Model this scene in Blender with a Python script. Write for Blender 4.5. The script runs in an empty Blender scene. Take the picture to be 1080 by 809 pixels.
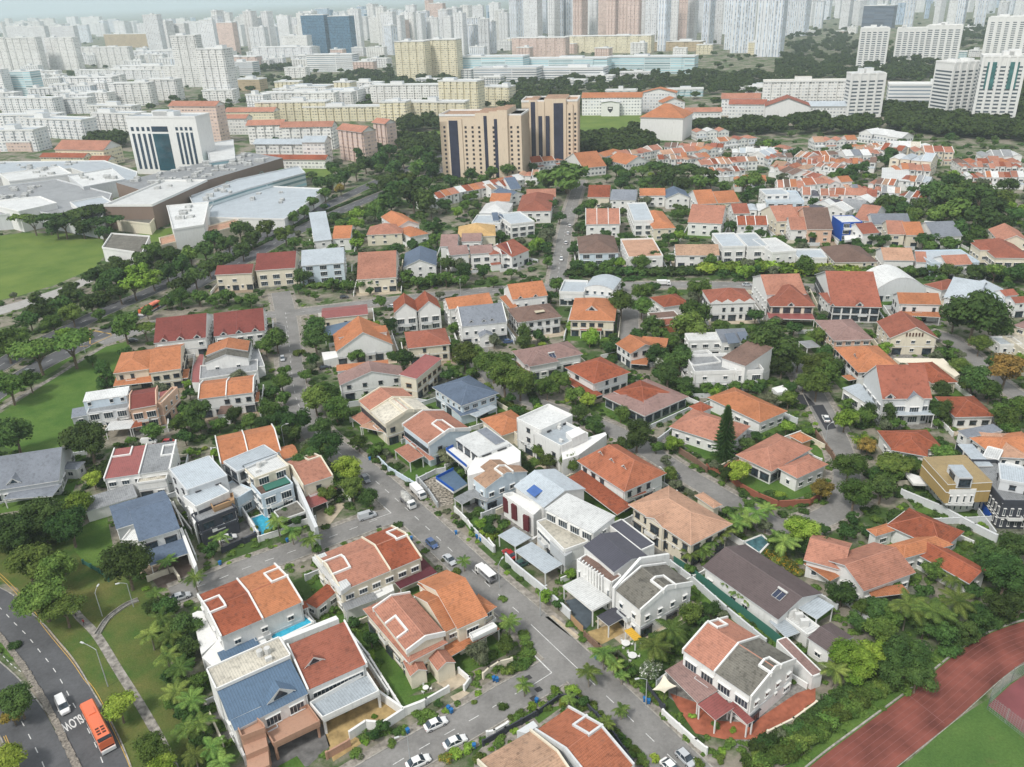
import bpy, math, random
import numpy as np
random.seed(7)
rad = math.radians
scene = bpy.context.scene
COL = scene.collection

# ------------------------------------------------------------------ camera
CAMH = 120.0; PITCH = 25.4; ROLL = -2.2; FPX = 869.0
cam_d = bpy.data.cameras.new('camera'); cam = bpy.data.objects.new('camera', cam_d); COL.objects.link(cam)
cam.location = (0, 0, CAMH)
from mathutils import Matrix, Vector
RM = Matrix.Rotation(rad(90-PITCH), 3, 'X') @ Matrix.Rotation(rad(ROLL), 3, 'Z')
cam.rotation_euler = RM.to_euler()
cam_d.angle = 2*math.atan(540/FPX); cam_d.clip_start = 1; cam_d.clip_end = 90000
scene.camera = cam

# ------------------------------------------------------------------ sky, sun, exposure
world = bpy.data.worlds.new("World"); scene.world = world; world.use_nodes = True
wn = world.node_tree; wn.nodes.clear()
sky = wn.nodes.new('ShaderNodeTexSky'); sky.sky_type = 'NISHITA'; sky.sun_disc = False
SUN_EL, SUN_AZ = 52.0, 222.0      # azimuth measured clockwise from +Y
sky.sun_elevation = rad(SUN_EL); sky.sun_rotation = rad(SUN_AZ)
sky.air_density = 1.0; sky.dust_density = 3.0; sky.ozone_density = 1.0
mixw = wn.nodes.new('ShaderNodeMixRGB'); mixw.blend_type = 'MIX'; mixw.inputs[0].default_value = 0.72
mixw.inputs[2].default_value = (7.0, 7.2, 7.2, 1)     # high thin overcast
bg = wn.nodes.new('ShaderNodeBackground'); bg.inputs[1].default_value = 0.073
wo = wn.nodes.new('ShaderNodeOutputWorld')
wn.links.new(sky.outputs[0], mixw.inputs[1]); wn.links.new(mixw.outputs[0], bg.inputs[0]); wn.links.new(bg.outputs[0], wo.inputs[0])
sun_d = bpy.data.lights.new('sun', 'SUN'); sun_d.energy = 1.5; sun_d.angle = rad(10); sun_d.color = (1, .965, .91)
sun = bpy.data.objects.new('sun', sun_d); COL.objects.link(sun)
az = rad(SUN_AZ); el = rad(SUN_EL)
sdir = Vector((math.sin(az)*math.cos(el), math.cos(az)*math.cos(el), math.sin(el)))
sun.rotation_euler = sdir.to_track_quat('Z', 'Y').to_euler(); sun.location = (0, 0, 400)
scene.view_settings.view_transform = 'Standard'; scene.view_settings.look = 'None'
scene.view_settings.gamma = 1; scene.view_settings.exposure = 0.88
scene.view_settings.use_curve_mapping = False
scene.render.engine = 'CYCLES'
scene.cycles.max_bounces = 5; scene.cycles.diffuse_bounces = 3; scene.cycles.glossy_bounces = 2
scene.cycles.transparent_max_bounces = 4; scene.cycles.volume_bounces = 2

# ------------------------------------------------------------------ picture point -> place on a horizontal plane
def U(x, y, z=0.0):
    d = RM @ Vector(((x-540)/FPX, -(y-404.5)/FPX, -1.0))
    t = (z-CAMH)/d.z
    return Vector((d.x*t, d.y*t, z))
RMT = RM.transposed()
def PX(p):
    q = RMT @ (Vector(p)-Vector((0, 0, CAMH)))
    if q.z > -1: return (-9999, -9999)
    return (540+FPX*q.x/-q.z, 404.5-FPX*q.y/-q.z)
def mpp(x, y, z=0.0):             # metres per picture pixel at that place
    p = U(x, y, z); q = RMT @ (p-Vector((0, 0, CAMH))); return -q.z/FPX

# ------------------------------------------------------------------ materials
MATS = {}
def _m(name):
    m = bpy.data.materials.new(name); m.use_nodes = True
    nt = m.node_tree; b = nt.nodes['Principled BSDF']; return m, nt, b
def N(nt, t, **k):
    n = nt.nodes.new(t)
    for a, v in k.items(): setattr(n, a, v)
    return n
def coords(nt, kind='Object'):
    return N(nt, 'ShaderNodeTexCoord').outputs[kind]
def noise(nt, vec, scale, detail=3, rough=.55):
    n = N(nt, 'ShaderNodeTexNoise'); n.inputs['Scale'].default_value = scale; n.inputs['Detail'].default_value = detail
    n.inputs['Roughness'].default_value = rough; nt.links.new(vec, n.inputs['Vector']); return n.outputs['Fac']
def ramp(nt, fac, stops):
    r = N(nt, 'ShaderNodeValToRGB'); nt.links.new(fac, r.inputs[0]); e = r.color_ramp.elements
    while len(e) < len(stops): e.new(.5)
    for i, (p, c) in enumerate(stops):
        e[i].position = p; e[i].color = (c, c, c, 1) if isinstance(c, (int, float)) else (*c, 1)
    return r.outputs[0]
def mul(nt, a, b, fac=1.0, mode='MULTIPLY'):
    m = N(nt, 'ShaderNodeMixRGB', blend_type=mode)
    for s, v in ((0, fac), (1, a), (2, b)):
        if isinstance(v, bpy.types.NodeSocket): nt.links.new(v, m.inputs[s])
        elif s == 0: m.inputs[0].default_value = v
        else: m.inputs[s].default_value = (*v, 1) if isinstance(v, tuple) else (v, v, v, 1)
    return m.outputs[0]
def mth(nt, op, a, b=0.0, c=None):
    m = N(nt, 'ShaderNodeMath', operation=op)
    for s, v in ((0, a), (1, b), (2, c)):
        if v is None: continue
        if isinstance(v, bpy.types.NodeSocket): nt.links.new(v, m.inputs[s])
        else: m.inputs[s].default_value = v
    return m.outputs[0]
def objrand(nt): return N(nt, 'ShaderNodeObjectInfo').outputs['Random']
def geopos(nt): return N(nt, 'ShaderNodeNewGeometry').outputs['Position']

def plain(name, col, rough=.7, metal=0.0, var=.12, scale=.6, spec=.3):
    if name in MATS: return MATS[name]
    m, nt, b = _m(name)
    n = noise(nt, geopos(nt), scale, 4)
    c = mul(nt, tuple(col), ramp(nt, n, [(.3, 1-var*1.6), (.7, 1+var*.4)]))
    nt.links.new(c, b.inputs['Base Color']); b.inputs['Roughness'].default_value = rough; b.inputs['Metallic'].default_value = metal
    b.inputs['Specular IOR Level'].default_value = spec
    MATS[name] = m; return m
def stucco(name, col):
    if name in MATS: return MATS[name]
    m, nt, b = _m(name)
    p = geopos(nt)
    mp = N(nt, 'ShaderNodeMapping'); mp.inputs['Scale'].default_value = (1.1, 1.1, .22); nt.links.new(p, mp.inputs[0])
    st = noise(nt, mp.outputs[0], 1.3, 5, .6)                      # rain streaks running down
    f = noise(nt, p, 4.0, 3)
    c = mul(nt, tuple(col), ramp(nt, st, [(.26, .8), (.4, .95), (.6, 1.0)]))
    c = mul(nt, c, ramp(nt, f, [(.2, .93), (.7, 1.02)]))
    nt.links.new(c, b.inputs['Base Color']); b.inputs['Roughness'].default_value = .85; b.inputs['Specular IOR Level'].default_value = .2
    MATS[name] = m; return m
def tiles(name, col, old=.5, row=.52, metalseam=False):
    if name in MATS: return MATS[name]
    m, nt, b = _m(name)
    uv = coords(nt, 'UV'); sep = N(nt, 'ShaderNodeSeparateXYZ'); nt.links.new(uv, sep.inputs[0])
    u, v = sep.outputs[0], sep.outputs[1]
    fv = mth(nt, 'FRACT', mth(nt, 'DIVIDE', u if metalseam else v, row))
    fu = mth(nt, 'FRACT', mth(nt, 'DIVIDE', u, .3))
    course = ramp(nt, fv, [(0, .42), (.16, .95), (.9, 1.12)])
    pos = geopos(nt)
    big = noise(nt, pos, .16, 5, .62); mid = noise(nt, pos, 1.1, 5, .65); fine = noise(nt, pos, 6.0, 2)
    c = mul(nt, tuple(col), course, .75)
    c = mul(nt, c, ramp(nt, big, [(.3, 1-.32*old), (.62, 1.06)]))
    c = mul(nt, c, ramp(nt, mid, [(.3, 1-.55*old), (.5, 1.0), (.8, 1.05)]))
    c = mul(nt, c, ramp(nt, fine, [(.25, .86), (.7, 1.07)]))
    c = mul(nt, c, ramp(nt, objrand(nt), [(0, .86), (1, 1.08)]))
    # grey-black lichen blotches that sit on old tiles
    mo = noise(nt, pos, .7, 8, .75)
    c = mul(nt, c, tuple(x*.30+.05 for x in col), mth(nt, 'MULTIPLY', ramp(nt, mo, [(.55, 0.0), (.74, 1.0)]), min(1, old*1.0)), 'MIX')
    nt.links.new(c, b.inputs['Base Color']); b.inputs['Roughness'].default_value = .45 if metalseam else .82
    b.inputs['Specular IOR Level'].default_value = .4 if metalseam else .2
    bp = N(nt, 'ShaderNodeBump'); bp.inputs['Strength'].default_value = .5; bp.inputs['Distance'].default_value = .06
    hgt = fv if metalseam else mth(nt, 'ADD', fv, mth(nt, 'MULTIPLY', mth(nt, 'SINE', mth(nt, 'MULTIPLY', fu, 6.283)), .3))
    nt.links.new(hgt, bp.inputs['Height']); nt.links.new(bp.outputs[0], b.inputs['Normal'])
    MATS[name] = m; return m
ROOF = dict(ylw=((.62,.36,.03),.2,1), rust2=((.40,.145,.08),.7,0), orange=((.47,.19,.092),.6,0), salm=((.44,.205,.142),.65,0), pale=((.50,.30,.205),.6,0), rust=((.32,.095,.05),.9,0), red=((.215,.062,.052),.5,0),
    brick=((.335,.118,.078),.65,0), maroon=((.13,.035,.045),.3,0), mauve=((.30,.195,.175),.6,0), brown=((.20,.13,.105),.7,0), tan=((.44,.285,.195),.8,0),
    slate=((.12,.16,.225),.45,0), grey=((.22,.24,.275),.5,0), lgrey=((.44,.49,.53),.35,1), white=((.66,.67,.66),.4,1), dark=((.07,.07,.09),.3,1),
    blue=((.095,.155,.235),.3,1), conc=((.185,.175,.15),1.0,0), cream=((.60,.56,.47),.8,1), yellow=((.55,.36,.16),.5,0), gold=((.33,.24,.11),.4,1),
    mb=((.125,.098,.098),.35,0), gy2=((.29,.30,.31),.7,1), green=((.12,.28,.22),.3,1), redm=((.29,.088,.08),.45,1))
def roofm(k):
    c, o, s = ROOF[k]; return tiles('roof_'+k, c, o, .45 if not s else .5, bool(s))
WALL = dict(w=(.78,.78,.76), cr=(.74,.68,.55), pk=(.68,.46,.34), gy=(.45,.47,.48), bl=(.60,.69,.76), yl=(.70,.60,.36), dk=(.06,.065,.08), gold=(.38,.27,.11),
    lg=(.64,.66,.67), bb=(.015,.10,.48), tan=(.45,.27,.19), tc=(.42,.15,.08), bk=(.30,.11,.07), wd=(.42,.27,.15), br=(.22,.14,.10), gn=(.05,.17,.13), sand=(.60,.44,.30), rd=(.12,.03,.035))
def wallm(k): return stucco('wall_'+k, WALL[k])
def glassm():
    if 'glass' in MATS: return MATS['glass']
    m, nt, b = _m('window_glass')
    c = mul(nt, (.035,.05,.065), ramp(nt, noise(nt, geopos(nt), .9, 2), [(.35,.5),(.7,1.9)]))
    nt.links.new(c, b.inputs['Base Color']); b.inputs['Roughness'].default_value = .12; b.inputs['Specular IOR Level'].default_value = .6
    MATS['glass'] = m; return m
def tglass():
    return plain('teal_glass', (.02,.10,.14), .1, 0, .4, .08, .7)
def waterm(k='water'):
    if k == 'dull': return plain('dull_water', (.10,.22,.25), .1, 0, .4, .6, .6)
    if 'water' in MATS: return MATS['water']
    m, nt, b = _m('pool_water')
    c = mul(nt, (.05,.42,.60), ramp(nt, noise(nt, geopos(nt), 1.2, 3), [(.3,.75),(.7,1.15)]))
    nt.links.new(c, b.inputs['Base Color']); b.inputs['Roughness'].default_value = .05
    bp = N(nt, 'ShaderNodeBump'); bp.inputs['Strength'].default_value = .1; nt.links.new(noise(nt, geopos(nt), 3), bp.inputs['Height']); nt.links.new(bp.outputs[0], b.inputs['Normal'])
    MATS['water'] = m; return m
def leafm(name, dark, light, flower=None):
    if name in MATS: return MATS[name]
    m, nt, b = _m(name)
    pos = geopos(nt)
    n = noise(nt, pos, .45, 3, .6)
    f = noise(nt, pos, 3.5, 2)
    c = mul(nt, tuple(dark), tuple(light), ramp(nt, n, [(.3, 0.0), (.7, 1.0)]), 'MIX')
    c = mul(nt, c, ramp(nt, f, [(.25, .5), (.75, 1.5)]))
    hs = N(nt, 'ShaderNodeHueSaturation'); nt.links.new(c, hs.inputs['Color'])
    r = objrand(nt)
    nt.links.new(ramp(nt, r, [(0, .468), (1, .512)]), hs.inputs['Hue'])
    nt.links.new(ramp(nt, mth(nt, 'FRACT', mth(nt, 'MULTIPLY', r, 7.3)), [(0, .66), (1, 1.6)]), hs.inputs['Value'])
    hs.inputs['Saturation'].default_value = 1.04
    c = hs.outputs[0]
    if flower:
        c = mul(nt, c, tuple(flower), ramp(nt, noise(nt, pos, 1.6, 3, .8), [(.56, 0.0), (.6, 1.0)]), 'MIX')
    nt.links.new(c, b.inputs['Base Color']); b.inputs['Roughness'].default_value = .75; b.inputs['Specular IOR Level'].default_value = .08
    MATS[name] = m; return m
def grassm(name, a, c2, scale=.12):
    if name in MATS: return MATS[name]
    m, nt, b = _m(name)
    pos = geopos(nt)
    c = mul(nt, tuple(a), tuple(c2), ramp(nt, noise(nt, pos, scale, 6, .62), [(.32, 0.0), (.68, 1.0)]), 'MIX')
    c = mul(nt, c, ramp(nt, noise(nt, pos, 2.2, 4, .7), [(.25, .72), (.75, 1.22)]))
    c = mul(nt, c, (.16,.115,.06), ramp(nt, noise(nt, pos, .25, 7, .7), [(.6, 0.0), (.78, .55)]), 'MIX')
    nt.links.new(c, b.inputs['Base Color']); b.inputs['Roughness'].default_value = .95; b.inputs['Specular IOR Level'].default_value = .1
    bp = N(nt, 'ShaderNodeBump'); bp.inputs['Strength'].default_value = .5; bp.inputs['Distance'].default_value = .2
    nt.links.new(noise(nt, pos, 5, 3), bp.inputs['Height']); nt.links.new(bp.outputs[0], b.inputs['Normal'])
    MATS[name] = m; return m
def asphalt(name='asphalt', col=(.235,.228,.218)):
    if name in MATS: return MATS[name]
    m, nt, b = _m(name)
    pos = geopos(nt)
    c = mul(nt, tuple(col), ramp(nt, noise(nt, pos, .11, 6, .7), [(.3, .68), (.5, .95), (.72, 1.2)]))
    c = mul(nt, c, ramp(nt, noise(nt, pos, 1.5, 5, .7), [(.3, .86), (.7, 1.1)]))
    c = mul(nt, c, (.06,.06,.062), ramp(nt, noise(nt, pos, .3, 8, .8), [(.6, 0.0), (.72, .55)]), 'MIX')
    nt.links.new(c, b.inputs['Base Color']); b.inputs['Roughness'].default_value = .9; b.inputs['Specular IOR Level'].default_value = .2
    MATS[name] = m; return m
def facade(name, wall, win, fh=3.0, bw=3.4, lo=.34, hi=.74, ul=.2, uh=.8, rough=.7):
    """wall with its far-off windows as a surface pattern, UV in metres"""
    if name in MATS: return MATS[name]
    m, nt, b = _m(name)
    uv = coords(nt, 'UV'); sep = N(nt, 'ShaderNodeSeparateXYZ'); nt.links.new(uv, sep.inputs[0])
    fu = mth(nt, 'FRACT', mth(nt, 'DIVIDE', sep.outputs[0], bw)); fv = mth(nt, 'FRACT', mth(nt, 'DIVIDE', sep.outputs[1], fh))
    w = mth(nt, 'MULTIPLY', mth(nt, 'MULTIPLY', mth(nt, 'GREATER_THAN', fv, lo), mth(nt, 'LESS_THAN', fv, hi)),
            mth(nt, 'MULTIPLY', mth(nt, 'GREATER_THAN', fu, ul), mth(nt, 'LESS_THAN', fu, uh)))
    iu = mth(nt, 'FLOOR', mth(nt, 'DIVIDE', sep.outputs[0], bw)); iv = mth(nt, 'FLOOR', mth(nt, 'DIVIDE', sep.outputs[1], fh))
    cmb = N(nt, 'ShaderNodeCombineXYZ'); nt.links.new(iu, cmb.inputs[0]); nt.links.new(iv, cmb.inputs[1])
    wnz = N(nt, 'ShaderNodeTexWhiteNoise'); nt.links.new(cmb.outputs[0], wnz.inputs['Vector'])
    wc = mul(nt, tuple(win), ramp(nt, wnz.outputs['Value'], [(0, .5), (1, 1.7)]))
    base = mul(nt, tuple(wall), ramp(nt, noise(nt, geopos(nt), .05, 4), [(.3, .86), (.7, 1.04)]))
    base = mul(nt, base, ramp(nt, objrand(nt), [(0, .85), (1, 1.03)]))
    c = mul(nt, base, wc, w, 'MIX')
    nt.links.new(c, b.inputs['Base Color']); b.inputs['Roughness'].default_value = rough; b.inputs['Specular IOR Level'].default_value = .25
    MATS[name] = m; return m

# ------------------------------------------------------------------ mesh builder
class MB:
    def __init__(s): s.v = []; s.f = []; s.m = []; s.uv = []; s.mats = []
    def mi(s, mat):
        if mat not in s.mats: s.mats.append(mat)
        return s.mats.index(mat)
    def face(s, pts, mat, uv=None):
        i = len(s.v); s.v.extend([tuple(p) for p in pts]); s.f.append(tuple(range(i, i+len(pts)))); s.m.append(s.mi(mat))
        if uv is None:
            p0 = Vector(pts[0]); e = (Vector(pts[1])-p0); e = e.normalized() if e.length > 1e-6 else Vector((1,0,0))
            nn = Vector((0,0,0))
            for k in range(1, len(pts)-1): nn += (Vector(pts[k])-p0).cross(Vector(pts[k+1])-p0)
            g = nn.cross(e); g = g.normalized() if g.length > 1e-6 else Vector((0,1,0))
            if abs(nn.normalized().z) < .3 if nn.length > 0 else False:
                h = Vector((nn.y, -nn.x, 0)); h = h.normalized() if h.length > 1e-6 else e
                uv = [(Vector(p).dot(h), Vector(p).z) for p in pts]
            else:
                uv = [((Vector(p)-p0).dot(e), (Vector(p)-p0).dot(g)) for p in pts]
        s.uv.extend(uv)
    def prism(s, pts, z0, z1, mat, top=None, bottom=False):
        n = len(pts); P = [(p[0], p[1]) for p in pts]
        s.face([(x, y, z1) for x, y in P], top or mat)
        if bottom: s.face([(x, y, z0) for x, y in P][::-1], mat)
        for i in range(n):
            a, b = P[i], P[(i+1) % n]
            s.face([(a[0], a[1], z0), (b[0], b[1], z0), (b[0], b[1], z1), (a[0], a[1], z1)], mat)
    def box(s, c, a, b, z0, z1, mat, top=None, bottom=True):
        """c centre, a/b half-extent vectors (2D)"""
        cx, cy = c[0], c[1]
        P = [(cx-a[0]-b[0], cy-a[1]-b[1]), (cx+a[0]-b[0], cy+a[1]-b[1]), (cx+a[0]+b[0], cy+a[1]+b[1]), (cx-a[0]+b[0], cy-a[1]+b[1])]
        s.prism(P, z0, z1, mat, top, bottom)
    def bx(s, x0, y0, z0, x1, y1, z1, mat, top=None):
        s.prism([(x0,y0),(x1,y0),(x1,y1),(x0,y1)], z0, z1, mat, top, True)
    def tube(s, a, b, r0, r1, mat, n=6):
        a = Vector(a); b = Vector(b); d = (b-a); 
        if d.length < 1e-6: return
        d.normalize(); e = d.orthogonal().normalized(); g = d.cross(e)
        A = [a+(e*math.cos(t)+g*math.sin(t))*r0 for t in [i*2*math.pi/n for i in range(n)]]
        B = [b+(e*math.cos(t)+g*math.sin(t))*r1 for t in [i*2*math.pi/n for i in range(n)]]
        for i in range(n):
            j = (i+1) % n; s.face([A[i], A[j], B[j], B[i]], mat, [(0,0)]*4)
        s.face(B, mat, [(0,0)]*n)
    def mesh(s, name):
        me = bpy.data.meshes.new(name); me.from_pydata(s.v, [], s.f)
        for m in s.mats: me.materials.append(m)
        if s.f:
            me.polygons.foreach_set('material_index', s.m)
            ul = me.uv_layers.new(name='UVMap'); ul.data.foreach_set('uv', np.array(s.uv, dtype=np.float32).ravel())
        me.update(); return me
    def build(s, name, parent=None, off=None, smooth=False):
        """vertices are in world space; stored relative to the parent's place (or off)"""
        o3 = Vector(off) if off is not None else (parent_world(parent) if parent else None)
        if o3 is not None:
            s.v = [(x-o3.x, y-o3.y, z-o3.z) for x, y, z in s.v]
        me = s.mesh(name)
        if smooth: me.polygons.foreach_set('use_smooth', [True]*len(me.polygons))
        o = bpy.data.objects.new(name, me); COL.objects.link(o)
        if parent: o.parent = parent
        elif o3 is not None: o.location = o3
        return o
WPOS = {}
def parent_world(p):
    if p.name in WPOS: return WPOS[p.name]
    v = Vector(p.location); q = p.parent
    while q: v += Vector(q.location); q = q.parent
    return v
def empty(name, loc):
    o = bpy.data.objects.new(name, None); COL.objects.link(o); o.location = loc; o.empty_display_size = .5; return o
def tag(o, label=None, cat=None, group=None, kind=None):
    if label: o['label'] = label
    if cat: o['category'] = cat
    if group: o['group'] = group
    if kind: o['kind'] = kind
    return o
LANDM = []      # (x, y, phrase)
AUTO = []       # (object, x, y, noun, look)
def autolabel(o, p, noun, look, group=None, cat=None):
    x, y = PX(p); AUTO.append((o, x, y, noun, look)); o['category'] = cat or noun
    if group: o['group'] = group
FOOT = []       # keep-out polygons on the ground, world xy
def inpoly(x, y, P):
    c = False; n = len(P); j = n-1
    for i in range(n):
        xi, yi = P[i][0], P[i][1]; xj, yj = P[j][0], P[j][1]
        if (yi > y) != (yj > y) and x < (xj-xi)*(y-yi)/(yj-yi)+xi: c = not c
        j = i
    return c
def addfoot(P):
    xs = [p[0] for p in P]; ys = [p[1] for p in P]
    FOOT.append((min(xs), min(ys), max(xs), max(ys), [(p[0], p[1]) for p in P]))
def blocked(x, y, r=0):
    for a, b, c, d, P in FOOT:
        if x < a-r or x > c+r or y < b-r or y > d+r: continue
        if inpoly(x, y, P): return True
        if r:
            for k in range(8):
                t = k*math.pi/4
                if inpoly(x+r*math.cos(t), y+r*math.sin(t), P): return True
    return False
# ------------------------------------------------------------------ houses
TX = [0, 0, 1.0]
def TL(x, y, s): TX[:] = [x, y, s]
def Q(x, y): return (TX[0]+x/TX[2], TX[1]+y/TX[2])
def cubeseg(mb, a, b, w, z0a, z1a, z0b, z1b, mat):
    """upright strip of width w from a to b (xy), bottom/top heights at both ends"""
    a = Vector(a[:2]); b = Vector(b[:2]); d = (b-a)
    if d.length < 1e-4: return
    d.normalize(); n = Vector((-d.y, d.x))*w/2
    A0, A1, B0, B1 = a-n, a+n, b-n, b+n
    T = lambda p, z: (p.x, p.y, z)
    mb.face([T(A0,z1a), T(B0,z1b), T(B1,z1b), T(A1,z1a)], mat)
    mb.face([T(A0,z0a), T(B0,z0b), T(B0,z1b), T(A0,z1a)], mat)
    mb.face([T(A1,z0a), T(B1,z0b), T(B1,z1b), T(A1,z1a)], mat)
    mb.face([T(A0,z0a), T(A1,z0a), T(A1,z1a), T(A0,z1a)], mat)
    mb.face([T(B0,z0b), T(B1,z0b), T(B1,z1b), T(B0,z1b)], mat)
WINM = {}
plain('ac_case', (.68,.68,.66), .5); plain('beige_pavers', (.52,.44,.33), .9, 0, .2)
FRAMEC = {}
def framem(k='w'):
    return plain('frame_'+k, {'w': (.74,.74,.72), 'd': (.05,.05,.055), 'b': (.16,.09,.05)}[k], .5, 0, .05)
def window_mesh(w, h, fr, sub):
    k = (round(w, 1), round(h, 1), fr, sub)
    if k in WINM: return WINM[k]
    w, h = k[0], k[1]
    F = framem(fr); g = glassm(); mb = MB(); t = .07
    def b(x0, z0, x1, z1, y0=-.09, y1=.02): mb.bx(x0, y0, z0, x1, y1, z1, F)
    b(-w/2, -h/2, -w/2+t, h/2); b(w/2-t, -h/2, w/2, h/2); b(-w/2+t, h/2-t, w/2-t, h/2); b(-w/2+t, -h/2, w/2-t, -h/2+t)
    nm = max(1, int(round(w/.75)))
    for i in range(1, nm): x = -w/2+w*i/nm; b(x-.03, -h/2+t, x+.03, h/2-t, -.08)
    mb.bx(-w/2-.08, -.2, -h/2-.1, w/2+.08, .02, -h/2-.003, F)                     # sill
    mb.bx(-w/2-.1, -.38, h/2+.05, w/2+.1, .02, h/2+.13, F)                       # sun hood
    pane = MB(); (pane if sub else mb).bx(-w/2+t, -.05, -h/2+t, w/2-t, .01, h/2-t, g)
    WINM[k] = (mb.mesh('window'), pane.mesh('pane') if sub else None); return WINM[k]
def add_window(root, p, ang, w, h, fr, sub, name='window'):
    m, pm = window_mesh(w, h, fr, sub)
    o = bpy.data.objects.new(name, m); COL.objects.link(o); o.parent = root
    rp = parent_world(root); o.location = (p[0]-rp.x, p[1]-rp.y, p[2]-rp.z); o.rotation_euler = (0, 0, ang)
    if pm:
        q = bpy.data.objects.new('pane', pm); COL.objects.link(q); q.parent = o
def ac_unit_mesh():
    if 'ac' in WINM: return WINM['ac']
    mb = MB(); c = plain('ac_case', (.68,.68,.66), .5); d = plain('ac_grille', (.1,.1,.1), .6)
    mb.bx(-.42, -.34, 0, .42, 0, .62, c)
    mb.prism([(.25*math.cos(t), 0) for t in (0,)]*3, 0, 0.01, c) if False else None
    n = 10; mb.face([(-.1+.24*math.cos(i*2*math.pi/n), -.345, .31+.24*math.sin(i*2*math.pi/n)) for i in range(n)], d)
    mb.bx(-.35, -.3, -.14, -.3, -.02, 0, d); mb.bx(.3, -.3, -.14, .35, -.02, 0, d)
    WINM['ac'] = mb.mesh('air_conditioner'); return WINM['ac']
RH = random.Random(11)
class Vol: pass
YARDS = []
def trim_w(wc): return wallm('w' if wc not in ('w',) else 'lg')
class House:
    def __init__(s, label, phrase=None, name='house', cat='house', auto=None):
        s.label = label; s.phrase = phrase; s.name = name; s.cat = cat; s.root = None; s.vols = []; s.auto = auto
    def _root(s, p):
        if s.root is None:
            s.root = empty(s.name, (p.x, p.y, 0)); s.pos = Vector((p.x, p.y, 4))
            x, y = PX((p.x, p.y, 5))
            s.mpp = mpp(x, y, 5)
            if s.auto: autolabel(s.root, s.pos, *s.auto[:2], group=s.auto[2] if len(s.auto) > 2 else None, cat=s.cat)
            else: tag(s.root, s.label, s.cat)
            if s.phrase: LANDM.append((x, y, s.phrase))
    def frame(s, pts, h, R=False, slope=.42):
        """three picture points at height h -> origin, unit axes, width, depth"""
        p = [Q(pts[i], pts[i+1]) for i in range(0, len(pts), 2)]
        A = U(*p[0], h); B = U(*p[1], h); L = (B-A).length; u = (B-A)/L; n = Vector((-u.y, u.x, 0))
        if R:
            best = None; lo, hi = .3, 25
            if (n.y) < 0: n = -n
            tx, ty = p[2]
            for _ in range(30):
                m = (lo+hi)/2; y = PX(B+n*m+Vector((0, 0, slope*m)))[1]
                if y > ty: lo = m
                else: hi = m
            return A, u, n, L, (lo if R == 2 else 2*lo)
        C = U(*p[2], h); d = (C-B).dot(n)
        if d < 0: n = -n; d = -d
        return A, u, n, L, d
    def v(s, pts, h, r='gx', rc='orange', wc='w', sl=.42, o=.5, b=0.0, R=False, win='std', cop=None, split=None, side='fblr', fr='w', par=.7, clutter=0, name=None, caps=True, foot=True, hk=1.0, world=None):
        if world: A, u, n, W, D = world
        else: A, u, n, W, D = s.frame(pts, h, R, sl)
        A = Vector((A.x, A.y, 0)); cen = A+u*W/2+n*D/2; s._root(cen)
        V = Vol(); V.A = A; V.u = u; V.n = n; V.W = W; V.D = D; V.h = h; V.r = r; V.s = sl; s.vols.append(V); V.b = b
        first = len(s.vols) == 1
        pt = lambda x, y, z: (A.x+u.x*x+n.x*y, A.y+u.y*x+n.y*y, z); V.pt = pt
        if r in ('flat', 'arch'): o = min(o, .0) if r == 'flat' else o
        if foot and b < 2: addfoot([pt(0,0,0), pt(W,0,0), pt(W,D,0), pt(0,D,0)])
        wm = wallm(wc); rcs = rc if isinstance(rc, (list, tuple)) else [rc]; rm = roofm(rcs[0]); near = s.mpp < .42; V.rm = rm
        # roof height above plan
        def rz(x, y):
            if r == 'gx': return h+sl*min(y, D-y)
            if r == 'gy': return h+sl*min(x, W-x)
            if r == 'hip': return h+sl*max(0, min(x*hk, (W-x)*hk, y, D-y))
            if r == 'shed': return h+sl*y
            if r == 'shedb': return h+sl*(D-y)
            return h
        V.rz = rz
        # walls
        wb = MB(); x0, x1, y0, y1 = o, W-o, o, D-o; wt = h-.12
        far = s.mpp > .66
        wmm = wm if not far else facade('far_wall_'+wc, WALL[wc], (.16,.18,.2), 3.1, 2.9, .3, .72, .22, .74)
        corners = [pt(x0,y0,0), pt(x1,y0,0), pt(x1,y1,0), pt(x0,y1,0)]
        def tops(i): return rz(*[(x0,y0),(x1,y0),(x1,y1),(x0,y1)][i])-.2 if r in ('shed','shedb') else wt
        for i in range(4):
            j = (i+1) % 4; a, c = corners[i], corners[j]
            L2 = math.dist(a[:2], c[:2])
            wb.face([(a[0],a[1],b), (c[0],c[1],b), (c[0],c[1],tops(j)), (a[0],a[1],tops(i))], wmm, [(0,b),(L2,b),(L2,tops(j)),(0,tops(i))])
        if b > 0: wb.face([(c[0],c[1],b) for c in corners], wm)
        if r == 'gx':
            for x in (x0, x1): wb.face([pt(x,y0,wt), pt(x,y1,wt), pt(x,D/2,rz(x,D/2)-.15)], wm)
        if r == 'gy':
            for y in (y0, y1): wb.face([pt(x0,y,wt), pt(x1,y,wt), pt(W/2,y,rz(W/2,y)-.15)], wm)
        trim = wallm('w' if wc != 'w' else 'lg')
        if near and h-b > 5:                                          # string course between storeys
            z = b+3.1
            for i in range(4):
                j = (i+1) % 4; cubeseg(wb, corners[i], corners[j], .14, z-.1, z+.1, z-.1, z+.1, trim)
        wname = 'wall' if first else 'wing_wall'
        if r != 'arch': wb.build(wname, s.root)
        if first: YARDS.append((s, V))
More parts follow.
